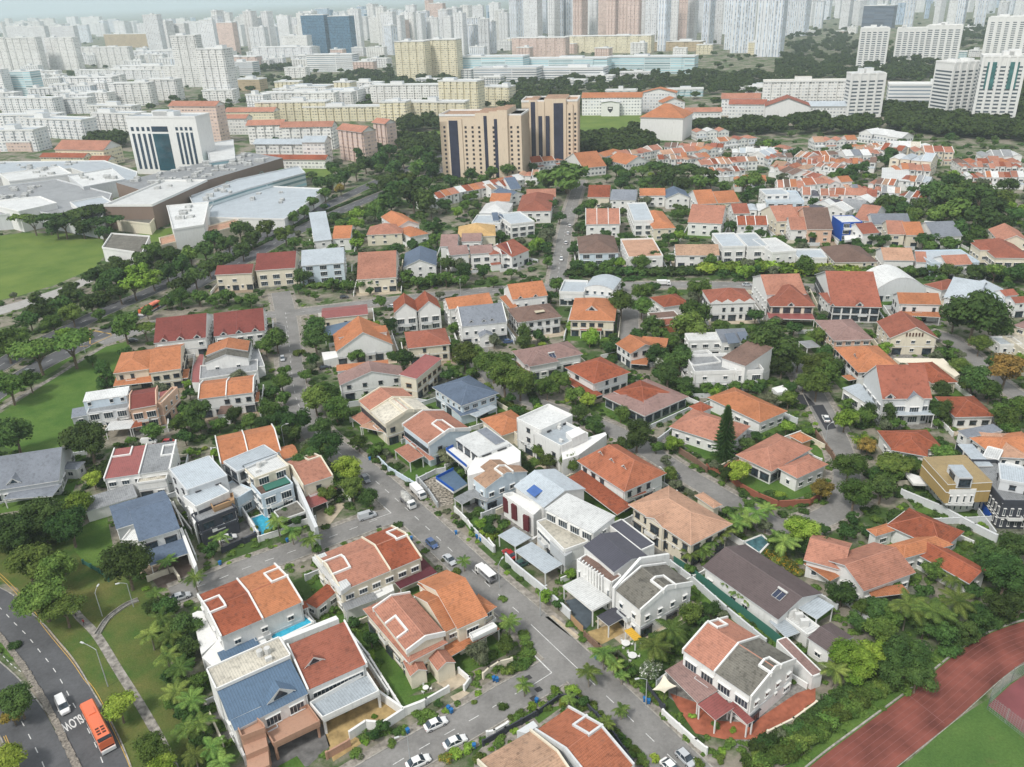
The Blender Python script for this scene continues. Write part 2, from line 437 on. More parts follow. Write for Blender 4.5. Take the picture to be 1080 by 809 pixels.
        if near and h-b > 5.5 and b == 0 and W > 6 and win != 'none' and r != 'arch':
            x = RH.uniform(.25,.7)*W; f0 = Vector(pt(x,o,0)); 
            if RH.random() < .6 and (-n).dot(-f0) > 5:
                mbb = MB(); cb_ = pt(x,o-.55,0); mbb.box(cb_, u*1.6, n*.54, b+2.75, b+2.95, wm)
                for aa, bb in ((pt(x-1.6,o-1.05,0),pt(x+1.6,o-1.05,0)), (pt(x-1.6,o-1.05,0),pt(x-1.6,o,0)), (pt(x+1.6,o-1.05,0),pt(x+1.6,o,0))): cubeseg(mbb, aa, bb, .1, b+2.95, b+3.85, b+2.95, b+3.85, trim_w(wc))
                mbb.build('balcony', s.root)
            for x_ in (o+.3, W-o-.3):
                if RH.random() < .6: mbb = MB(); mbb.tube(pt(x_,o-.09,b), pt(x_,o-.09,h-.2), .07, .07, plain('downpipe', (.5,.5,.48), .6), 5); mbb.build('downpipe', s.root)
        # roof
        rb = MB(); faces = []
        if r in ('gx',):
            cuts = [0]+[W*c for c in (split or [])]+[W]
            for k in range(len(cuts)-1):
                mk = roofm(rcs[k % len(rcs)])
                faces.append(([(cuts[k],0),(cuts[k+1],0),(cuts[k+1],D/2),(cuts[k],D/2)], mk)); faces.append(([(cuts[k+1],D),(cuts[k],D),(cuts[k],D/2),(cuts[k+1],D/2)], mk))
        elif r == 'gy': faces = [([(0,D),(0,0),(W/2,0),(W/2,D)], rm), ([(W,0),(W,D),(W/2,D),(W/2,0)], rm)]
        elif r == 'hip':
            if W >= D:
                k = min(D/2/hk, W/2-.01); a, c = (k, D/2), (W-k, D/2)
                faces = [([(0,0),(W,0),c,a], rm), ([(W,D),(0,D),a,c], rm), ([(0,D),(0,0),a], rm), ([(W,0),(W,D),c], rm)]
            else:
                k = W/2; a, c = (W/2, k), (W/2, D-k)
                faces = [([(0,D),(0,0),a,c], rm), ([(W,0),(W,D),c,a], rm), ([(0,0),(W,0),a], rm), ([(W,D),(0,D),c], rm)]
        elif r in ('shed', 'shedb'): faces = [([(0,0),(W,0),(W,D),(0,D)], rm)]
        elif r == 'flat':
            cuts = [0]+[W*c for c in (split or [])]+[W]
            for k in range(len(cuts)-1): faces.append(([(cuts[k],0),(cuts[k+1],0),(cuts[k+1],D),(cuts[k],D)], roofm(rcs[k % len(rcs)])))
        fas = trim if wc in ('w','cr') else wallm('w')
        if r == 'arch':
            ns = 14; rise = sl; prof = []
            for k in range(ns+1):
                t = k/ns; prof.append((W*t, h+rise*math.sin(math.pi*(.08+.84*t))-rise*math.sin(math.pi*.08)))
            for k in range(ns):
                (xa, za), (xb, zb) = prof[k], prof[k+1]
                rb.face([pt(xa,0,za), pt(xb,0,zb), pt(xb,D,zb), pt(xa,D,za)], rm); rb.face([pt(xa,0,za-.3), pt(xb,0,zb-.3), pt(xb,0,zb), pt(xa,0,za)], fas)
            ab = MB()
            for yy in (y0, y1): ab.face([pt(0+.3,yy,b), pt(W-.3,yy,b)]+[pt(max(.3,min(W-.3,x)),yy,z-.1) for x, z in prof[::-1]], wm)
            ab.face([pt(.3,y0,b), pt(.3,y1,b), pt(.3,y1,h), pt(.3,y0,h)], wm); ab.face([pt(W-.3,y0,b), pt(W-.3,y1,b), pt(W-.3,y1,h), pt(W-.3,y0,h)], wm)
            ab.build(wname, s.root)
        else:
            cnt = {}
            key = lambda p: (round(p[0], 2), round(p[1], 2))
            for poly, mk in faces:
                for i in range(len(poly)):
                    e = frozenset((key(poly[i]), key(poly[(i+1) % len(poly)]))); cnt[e] = cnt.get(e, 0)+1
            th = .22
            for poly, mk in faces:
                # RZ: hip corner points sit on the roof surface by construction
                P3 = [Vector(pt(x, y, rz(x, y) if r != 'hip' else h+(sl*min(y, D-y) if W >= D else sl*min(x, W-x)) if len(poly) == 0 else _hz(r, x, y, W, D, h, sl, rz))) for x, y in poly]
                x_, y_ = poly[0], poly[1]
                e = (P3[1]-P3[0]).normalized(); nn = (P3[1]-P3[0]).cross(P3[-1]-P3[0]); g = nn.cross(e).normalized()
                if (r in ('gx','hip','gy') and abs(P3[0].z-P3[1].z) > 1e-3): e, g = g, e
                rb.face(P3, mk, [((p-P3[0]).dot(e), (p-P3[0]).dot(g)) for p in P3])
                for i in range(len(poly)):
                    a, c = poly[i], poly[(i+1) % len(poly)]
                    if cnt[frozenset((key(a), key(c)))] == 1:
                        pa, pc = P3[i], P3[(i+1) % len(poly)]
                        rb.face([(pa.x,pa.y,pa.z-th), (pc.x,pc.y,pc.z-th), tuple(pc), tuple(pa)], fas)
                    elif caps and near and r in ('hip','gx','gy') and key(a) < key(c):
                        pa, pc = P3[i], P3[(i+1) % len(poly)]
                        if pa.z > h+.3 or pc.z > h+.3:
                            cc = ROOF[rcs[0]][0]; rb.tube(pa, pc, .1, .1, plain('cap_'+rcs[0], tuple(min(.7, q*1.12+.03) for q in cc), .8), 5)
                rb.face([(p.x, p.y, p.z-th) for p in P3][::-1], fas)
        if r == 'flat' and par > 0:
            for (a, c) in (((0,0),(W,0)), ((W,0),(W,D)), ((W,D),(0,D)), ((0,D),(0,0))):
                dx = (c[0]-a[0]); dy = (c[1]-a[1]); L2 = math.hypot(dx, dy); ex, ey = dx/L2*.12, dy/L2*.12
                cubeseg(wb if False else rb, pt(a[0]+ex, a[1]+ey, 0), pt(c[0]-ex, c[1]-ey, 0), .26, h-.3, h+par, h-.3, h+par, wm)
        V.roof = rb.build('roof' if first else 'wing_roof', s.root)
        # raised gable / party walls
        if cop:
            cm = wallm(cop); xs = [.15]+[W*c for c in (split or [])]+[W-.15]
            cb = MB()
            for x in xs:
                if r == 'gx':
                    for (ya, yb) in ((-.1, D/2), (D/2, D+.1)):
                        cubeseg(cb, pt(x,ya,0), pt(x,yb,0), .32, rz(x,max(0,ya))-.7, rz(x,max(0,ya))+.4, rz(x,min(D,yb))-.7, rz(x,min(D,yb))+.4, cm)
                elif r in ('shed','shedb','flat'):
                    cubeseg(cb, pt(x,-.1,0), pt(x,D+.1,0), .32, rz(x,0)-.7, rz(x,0)+.4, rz(x,D)-.7, rz(x,D)+.4, cm)
            if r == 'gy':
                for y in (.15, D-.15):
                    for (xa, xb) in ((-.1, W/2), (W/2, W+.1)):
                        za, zb = rz(max(0,xa), y), rz(min(W,xb), y)
                        cubeseg(cb, pt(xa,y,0), pt(xb,y,0), .32, za-.7, za+.4, zb-.7, zb+.4, cm)
            cb.build('parapet', s.root)
        # windows
        if win and not far and h-b > 2.6:
            V_side = {'f': ((x0,y0),(x1,y0)), 'r': ((x1,y0),(x1,y1)), 'b': ((x1,y1),(x0,y1)), 'l': ((x0,y1),(x0,y0))}
            for k in side:
                a, c = V_side[k]; pa, pc = Vector(pt(*a,0)), Vector(pt(*c,0)); L2 = (pc-pa).length
                if L2 < 2.2: continue
                d = (pc-pa)/L2; out = Vector((d.y, -d.x, 0)); mid = (pa+pc)/2
                if out.dot(cen-mid) > 0: out = -out
                if out.dot(Vector((0,0,0))-mid) < 8: continue
                ang = math.atan2(out.y, out.x)+math.pi/2
                st = win if isinstance(win, str) else win.get(k, 'std')
                if st == 'none': continue
                nlev = max(1, int((h-b+.35)/3.0))
                for lev in range(nlev):
                    zc = b+lev*3.05+(1.75 if h-b > 3 else (h-b)/2)
                    if zc+.9 > h: zc = h-1.15
                    if st == 'band': ww, hh, cnt_ = L2-1.2, 1.3, 1
                    elif st == 'big': cnt_ = max(1, int(L2/3.3)); ww, hh = min(2.7, L2/cnt_-.5), 2.0
                    elif st == 'slit': cnt_ = max(1, int(L2/1.5)); ww, hh = .5, 1.9
                    elif st == 'few': cnt_ = max(1, int(L2/5)); ww, hh = 1.3, 1.1
                    else: cnt_ = max(1, int(L2/3.1)); ww, hh = RH.choice((1.1,1.5,1.9)), 1.3
                    if s.mpp > .45: cnt_ = max(1, int(cnt_*.75)); ww *= 1.15
                    for q in range(cnt_):
                        if st == 'std' and cnt_ > 2 and RH.random() < .15: continue
                        p = pa+d*(L2*(q+.5)/cnt_)+out*.02
                        if lev == 0 and st in ('std','few','band') and h-b > 5 and b == 0 and k in 'fr' and s.mpp < .5 and q % 2 == 0: add_window(s.root, (p.x, p.y, b+1.25), ang, min(3.0, L2/cnt_-.4) if cnt_ > 1 else 3.0, 2.3, 'd', False, 'shaded_opening_panel'); continue  # flush dark glass panel stands in for the shade inside open verandas, carports
                        add_window(s.root, (p.x, p.y, zc), ang, ww, hh, fr, near and lev >= nlev-2 and s.mpp < .3)
                if s.mpp < .3 and L2 > 6 and h-b > 5 and RH.random() < .6:
                    p = pa+d*(L2*RH.uniform(.2,.8))+out*.02
                    o_ = bpy.data.objects.new('air_conditioner', ac_unit_mesh()); COL.objects.link(o_); o_.parent = s.root
                    rp = s.root.location; o_.location = (p.x-rp.x, p.y-rp.y, b+2.7); o_.rotation_euler = (0,0,ang)
        if clutter:
            for _ in range(clutter):
                x, y = RH.uniform(.15,.85)*W, RH.uniform(.2,.8)*D; cbm = MB(); z = rz(x,y)
                k = RH.random()
                if k < .6: cbm.box(pt(x,y,0), u*.6, n*.35, z, z+.8, plain('ac_case', (.68,.68,.66), .5)); nm = 'air_conditioner'
                else: cbm.tube(pt(x,y,z), pt(x,y,z+1.3), .6, .6, plain('tank', (.6,.6,.58), .4), 10); nm = 'water_tank'
                cbm.build(nm, s.root)
        return V
    def notch(s, xa, xb, ya, yb, col='w', V=None, up=.22):
        """stair-well upstand: a ring of white wall standing on the roof, fractions of the last volume"""
        V = V or s.vols[-1]; mb = MB(); m = wallm(col); x0, x1, y0, y1 = xa*V.W, xb*V.W, ya*V.D, yb*V.D
        zt = max(V.rz(max(0,min(V.W,x)), max(0,min(V.D,y))) for x in (x0,x1) for y in (y0,y1))+up
        for a, c in (((x0,y0),(x1,y0)), ((x1,y0),(x1,y1)), ((x1,y1),(x0,y1)), ((x0,y1),(x0,y0))):
            if a[0] == c[0] and (a[0] <= .02*V.W or a[0] >= .98*V.W): continue
            if a[1] == c[1] and (a[1] <= .02*V.D or a[1] >= .98*V.D): continue
            cuts = [a, c]
            if a[0] == c[0] and V.r == 'gx' and (a[1]-V.D/2)*(c[1]-V.D/2) < 0: cuts = [a, (a[0], V.D/2), c]
            for p_, q_ in zip(cuts, cuts[1:]):
                e = .19 if p_[1] == q_[1] else 0; sx = 1 if q_[0] > p_[0] else -1; cl = lambda v, m_: max(0, min(m_, v))
                za = V.rz(cl(p_[0], V.W), cl(p_[1], V.D)); zc = V.rz(cl(q_[0], V.W), cl(q_[1], V.D))
                cubeseg(mb, V.pt(p_[0]-e*sx, p_[1], 0), V.pt(q_[0]+e*sx, q_[1], 0), .38, za-.5, za+up+.2, zc-.5, zc+up+.2, m)
        mb.build('stairwell_parapet', V.roof, off=parent_world(s.root))
    def dorm(s, px, py, w=2.2, col=None, wall='w', V=None, hh=.55):
        V = V or s.vols[-1]; px, py = Q(px, py); z = V.h+1
        for _ in range(12):
            p = U(px, py, z); x = (p-V.A).dot(V.u); y = (p-V.A).dot(V.n); x = max(.3, min(V.W-.3, x)); y = max(.1, min(V.D/2-.2, y)); z = V.rz(x, y)+.6
        z = V.rz(x, y); rm = roofm(col) if col else V.rm; wm = wallm(wall); mb = MB(); hw = w/2; bh = w*hh*.45; ah = bh+w*.42
        bk = lambda dz: min(V.D/2-.1, y+dz/max(.2, V.s))
        pt = V.pt
        mb.face([pt(x-hw,y,z-.1), pt(x+hw,y,z-.1), pt(x+hw,y,z+bh), pt(x,y,z+ah), pt(x-hw,y,z+bh)], wm)
        gl = glassm(); mb.face([pt(x-hw*.55,y-.04,z+.1), pt(x+hw*.55,y-.04,z+.1), pt(x+hw*.55,y-.04,z+bh*.9), pt(x,y-.04,z+ah*.72), pt(x-hw*.55,y-.04,z+bh*.9)], gl)
        for sx in (-1, 1):
            mb.face([pt(x+sx*hw,y,z-.1), pt(x+sx*hw,bk(bh),V.rz(x,bk(bh))), pt(x+sx*hw,y,z+bh)], wm)
            e = 1.18
            mb.face([pt(x+sx*hw*e,y-.3,z+bh-.12*e), pt(x,y-.3,z+ah+.05), pt(x,bk(ah),z+ah+.05), pt(x+sx*hw*e,bk(bh),z+bh-.12*e)], rm)
            mb.face([pt(x+sx*hw*e,y-.3,z+bh-.3*e), pt(x,y-.3,z+ah-.13), pt(x,y-.3,z+ah+.05), pt(x+sx*hw*e,y-.3,z+bh-.12*e)], wm)
        mb.build('dormer', V.roof, off=parent_world(s.root))
    def can(s, pts, h, col='lgrey', posts=True, th=.18, sl=0.0, wc='w', name='carport_roof', b=0.0):
        A, u, n, W, D = s.frame(pts, h); A = Vector((A.x, A.y, 0)); s._root(A+u*W/2+n*D/2)
        pt = lambda x, y, z: (A.x+u.x*x+n.x*y, A.y+u.y*x+n.y*y, z); m = roofm(col); f = wallm(wc); mb = MB()
        T = [pt(0,0,h), pt(W,0,h), pt(W,D,h+sl*D), pt(0,D,h+sl*D)]; L = [(p[0],p[1],p[2]-th) for p in T]
        mb.face(T, m, [(0,0),(W,0),(W,D),(0,D)]); mb.face(L[::-1], f)
        for i in range(4): j = (i+1) % 4; mb.face([L[i], L[j], T[j], T[i]], f)
        o = mb.build(name, s.root)
        if posts:
            for x, y in ((.25,.25), (W-.25,.25), (.25,D-.25), (W-.25,D-.25)):
                pb = MB(); pb.box(pt(x,y,0), u*.11, n*.11, b, h-.1, f); pb.build('post', o, off=s.root.location)
        addfoot([pt(0,0,0), pt(W,0,0), pt(W,D,0), pt(0,D,0)]) if b < 2 else None
        return o
    def slab(s, pts, z1, col='w', z0=0, top=None, name='terrace', par=0, foot=True):
        P = [U(*Q(pts[i], pts[i+1]), z1) for i in range(0, len(pts), 2)]
        s._root(P[0]); mb = MB(); m = wallm(col); t = roofm(top) if top else m
        mb.prism([(p.x,p.y) for p in P], z0, z1, m, t, True)
        if par:
            for i in range(len(P)): cubeseg(mb, P[i], P[(i+1) % len(P)], .2, z1-.1, z1+par, z1-.1, z1+par, m)
        if foot and z0 < 2: addfoot([(p.x,p.y) for p in P])
        return mb.build(name, s.root)
    def heater(s, px, py, V=None):
        V = V or s.vols[-1]; px, py = Q(px, py); z = V.h+1
        for _ in range(10):
            p = U(px, py, z); x = (p-V.A).dot(V.u); y = (p-V.A).dot(V.n); x = max(1, min(V.W-1, x)); y = max(.6, min(V.D-.6, y)); z = V.rz(x, y)+.2
        mb = MB(); pt = V.pt; m = plain('solar_panel', (.03,.04,.08), .2, 0, .1, .5, .6); w = plain('tank', (.6,.6,.58), .4)
        P = [pt(x-1.1,y-1.1,V.rz(x,y-1.1)+.15), pt(x+1.1,y-1.1,V.rz(x,y-1.1)+.15), pt(x+1.1,y+.8,V.rz(x,y+.8)+.15), pt(x-1.1,y+.8,V.rz(x,y+.8)+.15)]
        mb.face(P, m); mb.face([(p[0],p[1],p[2]-.12) for p in P], w)
        for k in (-1.1, 0, 1.1): mb.tube(pt(x+k,y-1.1,V.rz(x,y-1.1)+.18), pt(x+k,y+.8,V.rz(x,y+.8)+.18), .05, .05, w, 4)
        mb.tube(pt(x-1.2,y+1.0,V.rz(x,y+1)+.4), pt(x+1.2,y+1.0,V.rz(x,y+1)+.4), .28, .28, w, 8)
        mb.build('solar_heater', V.roof, off=parent_world(s.root))
    def panel(s, pts, z, col=(.03,.07,.22), name='solar_panel'):
        P = [U(*Q(pts[i], pts[i+1]), z) for i in range(0, len(pts), 2)]; mb = MB()
        mb.prism([(p.x,p.y) for p in P], z-.08, z, plain('panel_'+str(col), col, .25, 0, .1, .5, .5), None, True); mb.build(name, s.root)
def _hz(r, x, y, W, D, h, sl, rz):
    if r != 'hip': return rz(x, y)
    if W >= D: return h+sl*(D/2) if abs(y-D/2) < 1e-6 else h
    return h+sl*(W/2) if abs(x-W/2) < 1e-6 else h

# ------------------------------------------------------------------ ground pieces
def ground_poly(name, pts, mat, z=.02, kind='structure', keep=True, wpts=None):
    P = wpts or [U(*Q(pts[i], pts[i+1]), 0) for i in range(0, len(pts), 2)]
    mb = MB(); mb.face([(p[0], p[1], z) for p in P], mat); o = mb.build(name); tag(o, kind=kind)
    if keep: addfoot([(p[0], p[1]) for p in P])
    return o
def smooth_line(P, n=6):
    P = [Vector((p[0], p[1])) for p in P]; out = []
    for i in range(len(P)-1):
        p0 = P[max(0, i-1)]; p1 = P[i]; p2 = P[i+1]; p3 = P[min(len(P)-1, i+2)]
        for k in range(n):
            t = k/n; out.append(.5*((2*p1)+(-p0+p2)*t+(2*p0-5*p1+4*p2-p3)*t*t+(-p0+3*p1-3*p2+p3)*t**3))
    out.append(P[-1]); return out
def offset_line(L, d):
    out = []
    for i, p in enumerate(L):
        t = (L[min(len(L)-1, i+1)]-L[max(0, i-1)]).normalized(); out.append(p+Vector((-t.y, t.x))*d)
    return out
def line_px(pts, z=0, n=6): return smooth_line([U(*Q(pts[i], pts[i+1]), z) for i in range(0, len(pts), 2)], n)
def ribbon(name, A, B, mat, z, kind='structure'):
    mb = MB(); L = 0
    for i in range(len(A)-1):
        l = (A[i+1]-A[i]).length; mb.face([(A[i].x,A[i].y,z), (A[i+1].x,A[i+1].y,z), (B[i+1].x,B[i+1].y,z), (B[i].x,B[i].y,z)], mat, [(L,0),(L+l,0),(L+l,1),(L,1)]); L += l
    return tag(mb.build(name), kind=kind)
def strip3d(mb, L, w, z0, z1, mat):
    for i in range(len(L)-1): cubeseg(mb, L[i], L[i+1], w, z0, z1, z0, z1, mat)
def dashes(L, d0, d1, w, z, mat, mb, off=0):
    """painted dashes: d0 long, d1 gap, along line L"""
    pos = 0; on = True; acc = off
    S = [0]
    for i in range(len(L)-1): S.append(S[-1]+(L[i+1]-L[i]).length)
    def at(s):
        for i in range(len(S)-1):
            if s <= S[i+1]: t = (s-S[i])/max(1e-6, S[i+1]-S[i]); return L[i].lerp(L[i+1], t)
        return L[-1]
    s = off
    while s < S[-1]:
        e = min(S[-1], s+d0); a, b = at(s), at(e)
        if d0 > 1e4:
            for i in range(len(L)-1): cubeseg(mb, L[i], L[i+1], w, z-.004, z, z-.004, z, mat)
            return
        if (b-a).length > .2:
            t = (b-a).normalized(); n = Vector((-t.y, t.x))*w/2
            mb.face([(a.x-n.x,a.y-n.y,z), (b.x-n.x,b.y-n.y,z), (b.x+n.x,b.y+n.y,z), (a.x+n.x,a.y+n.y,z)], mat)
        s += d0+d1
# ------------------------------------------------------------------ walls and fences (things)
def wall_line(pts, h=1.8, col='w', w=.22, name='boundary_wall', look='white rendered', noun='boundary wall', piers=3.2, cap=True, slat=False, wp=None):
    L = wp or [U(*Q(pts[i], pts[i+1]), 0) for i in range(0, len(pts), 2)]; mb = MB(); m = wallm(col) if isinstance(col, str) else col
    c = L[len(L)//2]; root = empty(name, (c.x, c.y, 0)); mid = (L[0]+L[-1])/2
    autolabel(root, L[len(L)//2] if len(L) > 2 else mid, noun, look)
    for i in range(len(L)-1):
        a, b = L[i], L[i+1]; d = (b-a).length
        if not slat:
            cubeseg(mb, a, b, w, 0, h, 0, h, m)
            if cap: cubeseg(mb, a, b, w+.12, h+.002, h+.09, h+.002, h+.09, m)
        else:
            for k in range(int(h/.22)): cubeseg(mb, a, b, .06, .1+k*.22, .24+k*.22, .1+k*.22, .24+k*.22, m)
    mb.build('panel', root)
    if piers:
        pb = MB()
        for i in range(len(L)-1):
            a, b = L[i], L[i+1]; n = max(1, int((b-a).length/piers)); dd = (b-a).normalized()*.2; nn = Vector((-dd.y, dd.x, 0))
            for k in range(n+1):
                p = a.lerp(b, k/n); pb.box(p, dd, nn, 0, h+.22, m)
        pb.build('piers', root)
    return root

# ------------------------------------------------------------------ foliage
def rnd_dir(R):
    z = R.uniform(-1, 1); t = R.uniform(0, 2*math.pi); r = math.sqrt(1-z*z); return Vector((r*math.cos(t), r*math.sin(t), z))
ICO = None
def ico(c, r, mb, mat, R):
    t = (1+5**.5)/2; V = [Vector(p).normalized() for p in ((-1,t,0),(1,t,0),(-1,-t,0),(1,-t,0),(0,-1,t),(0,1,t),(0,-1,-t),(0,1,-t),(t,0,-1),(t,0,1),(-t,0,-1),(-t,0,1))]
    F = ((0,11,5),(0,5,1),(0,1,7),(0,7,10),(0,10,11),(1,5,9),(5,11,4),(11,10,2),(10,7,6),(7,1,8),(3,9,4),(3,4,2),(3,2,6),(3,6,8),(3,8,9),(4,9,5),(2,4,11),(6,2,10),(8,6,7),(9,8,1))
    W = [c+Vector((v.x*r[0], v.y*r[1], v.z*r[2]))*R.uniform(.8, 1.1) for v in V]
    for f in F: mb.face([W[i] for i in f], mat, [(0,0)]*3)
def crown_mesh(name, seed, mat, n, leaf, shape='round', clumps=16):
    """unit crown: radius 1, centre at origin; many leaf faces on a cloud of clumps"""
    R = random.Random(seed); mb = MB(); C = []
    for i in range(clumps):
        d = rnd_dir(R)
        if shape == 'umbrella': c = Vector((d.x, d.y, 0))*R.uniform(.15,.8); c.z = .12-.22*(c.x**2+c.y**2)+R.uniform(-.05,.06); r = (R.uniform(.26,.4),)*2+(R.uniform(.13,.2),)
        elif shape == 'tall': c = Vector((d.x*.45, d.y*.45, R.uniform(-.9,.9))); c.x *= 1-.5*max(0,c.z); c.y *= 1-.5*max(0,c.z); k = R.uniform(.3,.48); r = (k,k,k*1.1)
        elif shape == 'bush': c = Vector((d.x*.6, d.y*.6, abs(d.z)*.28-.15)); k = R.uniform(.3,.5); r = (k,k,k*.8)
        elif shape == 'ball': c = d*R.uniform(.35,.62); c.z *= .8; k = R.uniform(.34,.44); r = (k,k,k*.9)
        else: c = d*R.uniform(.3,.72); c.z = c.z*.62+.03; k = R.uniform(.26,.42); r = (k,k,k*.78)
        C.append((c, r))
    tot = sum(r[0]*r[0] for c, r in C)
    for c, r in C:
        ico(c, (r[0]*.74, r[1]*.74, r[2]*.74), mb, mat, R)
        for _ in range(int(n*r[0]*r[0]/tot)):
            d = rnd_dir(R)
            if d.z < -.55 and R.random() < .7: continue
            p = c+Vector((d.x*r[0], d.y*r[1], d.z*r[2]))*R.uniform(.74, 1.08)*(1.14 if R.random() < .08 else 1)
            nn = (d+rnd_dir(R)*.65+Vector((0,0,.45))).normalized(); a = nn.orthogonal().normalized(); b = nn.cross(a)
            t = R.uniform(0, 6.283); a, b = a*math.cos(t)+b*math.sin(t), b*math.cos(t)-a*math.sin(t)
            l = leaf*R.uniform(.6, 1.25); w = l*R.uniform(.45,.8)
            mb.face([p-a*l, p-b*w*.9+nn*l*.12, p+a*l, p+b*w], mat, [(0,0)]*4)
    return mb.mesh(name)
def trunk_mesh(seed, limbs=5):
    R = random.Random(seed); mb = MB(); m = plain('bark', (.20,.155,.115), .9, 0, .3, 2)
    mb.tube((0,0,0), (.03,.02,.5), .055, .04, m, 7)
    for i in range(limbs):
        t = i*6.283/limbs+R.uniform(-.3,.3); z = R.uniform(.36,.52); e = (math.cos(t)*R.uniform(.3,.5), math.sin(t)*R.uniform(.3,.5), R.uniform(.75,.95))
        mid = (e[0]*.35, e[1]*.35, z+(e[2]-z)*.55); mb.tube((.02,.01,z), mid, .028, .02, m, 5); mb.tube(mid, e, .02, .008, m, 5)
    return mb.mesh('trunk')
def palm_mesh(seed, mat, nf=13, lod=1):
    R = random.Random(seed); mb = MB()
    for i in range(nf):
        t = i*6.283/nf*1.0+R.uniform(-.2,.2); up_ = R.uniform(.35, 1.25); L = R.uniform(.85, 1.1); d = Vector((math.cos(t), math.sin(t), 0)); s_ = Vector((-d.y, d.x, 0)); pts = []
        for k in range(7):
            q = k/6; pts.append(d*L*(q*.95)+Vector((0,0,up_*.55*q-.95*q*q*(.55+.35*(1-up_)))))
        mb.face([pts[0]-s_*.012, pts[3]-s_*.012, pts[3]+s_*.012, pts[0]+s_*.012], mat, [(0,0)]*4)
        for k in range(1, 19):
            q = k/19*6; j = min(5, int(q)); p = pts[j].lerp(pts[j+1], q-j); tan = (pts[j+1]-pts[j]).normalized(); ll = .21*math.sin(math.pi*min(1, .12+k/19*.86))+.04
            for sd in (-1, 1):
                e = p+s_*sd*ll+tan*ll*.55+Vector((0,0,-ll*.45)); mb.face([p-tan*.034, e, p+tan*.034], mat, [(0,0)]*3)
    return mb.mesh('crown')
def conifer_mesh(seed, mat):
    R = random.Random(seed); mb = MB()
    for lev in range(26):
        z = lev/26; rr = (1-z)**.8*.30+.02
        for i in range(9):
            t = i*.698+lev*.4+R.uniform(-.15,.15); d = Vector((math.cos(t), math.sin(t), 0)); s_ = Vector((-d.y, d.x, 0))
            for k in range(7):
                q = (k+.5)/7; p = d*rr*q+Vector((0,0,z+.03-.05*q)); w = .035*(1.1-q*.5)
                mb.face([p-s_*w-d*.02, p+d*.035+Vector((0,0,.012)), p+s_*w-d*.02, p-d*.03-Vector((0,0,.02))], mat, [(0,0)]*4)
    return mb.mesh('crown')
LM = dict(
 D=leafm('leaf_dark', (.022,.050,.016), (.060,.108,.030)), M=leafm('leaf_mid', (.036,.075,.018), (.105,.165,.040)),
 L=leafm('leaf_light', (.075,.145,.020), (.20,.29,.055)), O=leafm('leaf_olive', (.06,.075,.045), (.13,.145,.085)),
 P=leafm('leaf_palm', (.040,.085,.022), (.15,.215,.055)), Y=leafm('leaf_flowering', (.05,.085,.022), (.12,.16,.04), (.55,.30,.03)),
 F=leafm('leaf_autumn', (.12,.10,.03), (.26,.19,.05)), W=leafm('leaf_frangipani', (.05,.08,.04), (.11,.14,.07), (.72,.72,.68)))
LOOKN = dict(D='dark green', M='mid green', L='bright green', O='greyish olive', P='green', Y='orange-flowered', F='yellowish brown', W='white-flowered')
CROWN = {}
def crown(kind, col, lod, k):
    key = (kind, col, lod, k)
    if key not in CROWN:
        n, lf = {0: (5200, .052), 1: (2600, .075), 2: (1000, .12), 3: (420, .2)}[lod]
        if kind == 'bush': n = n//3; lf *= 1.5
        CROWN[key] = crown_mesh('crown', hash(kind) % 97+k*13+lod if False else sum(map(ord, kind))+k*13+lod, LM[col], n, lf, kind, {'umbrella': 26, 'ball': 14, 'bush': 9}.get(kind, 20 if lod < 2 else 12))
    return CROWN[key]
TRUNK = [trunk_mesh(i) for i in range(3)]
PALMC = {}
RT = random.Random(5)
NT = [0]
TREES = []
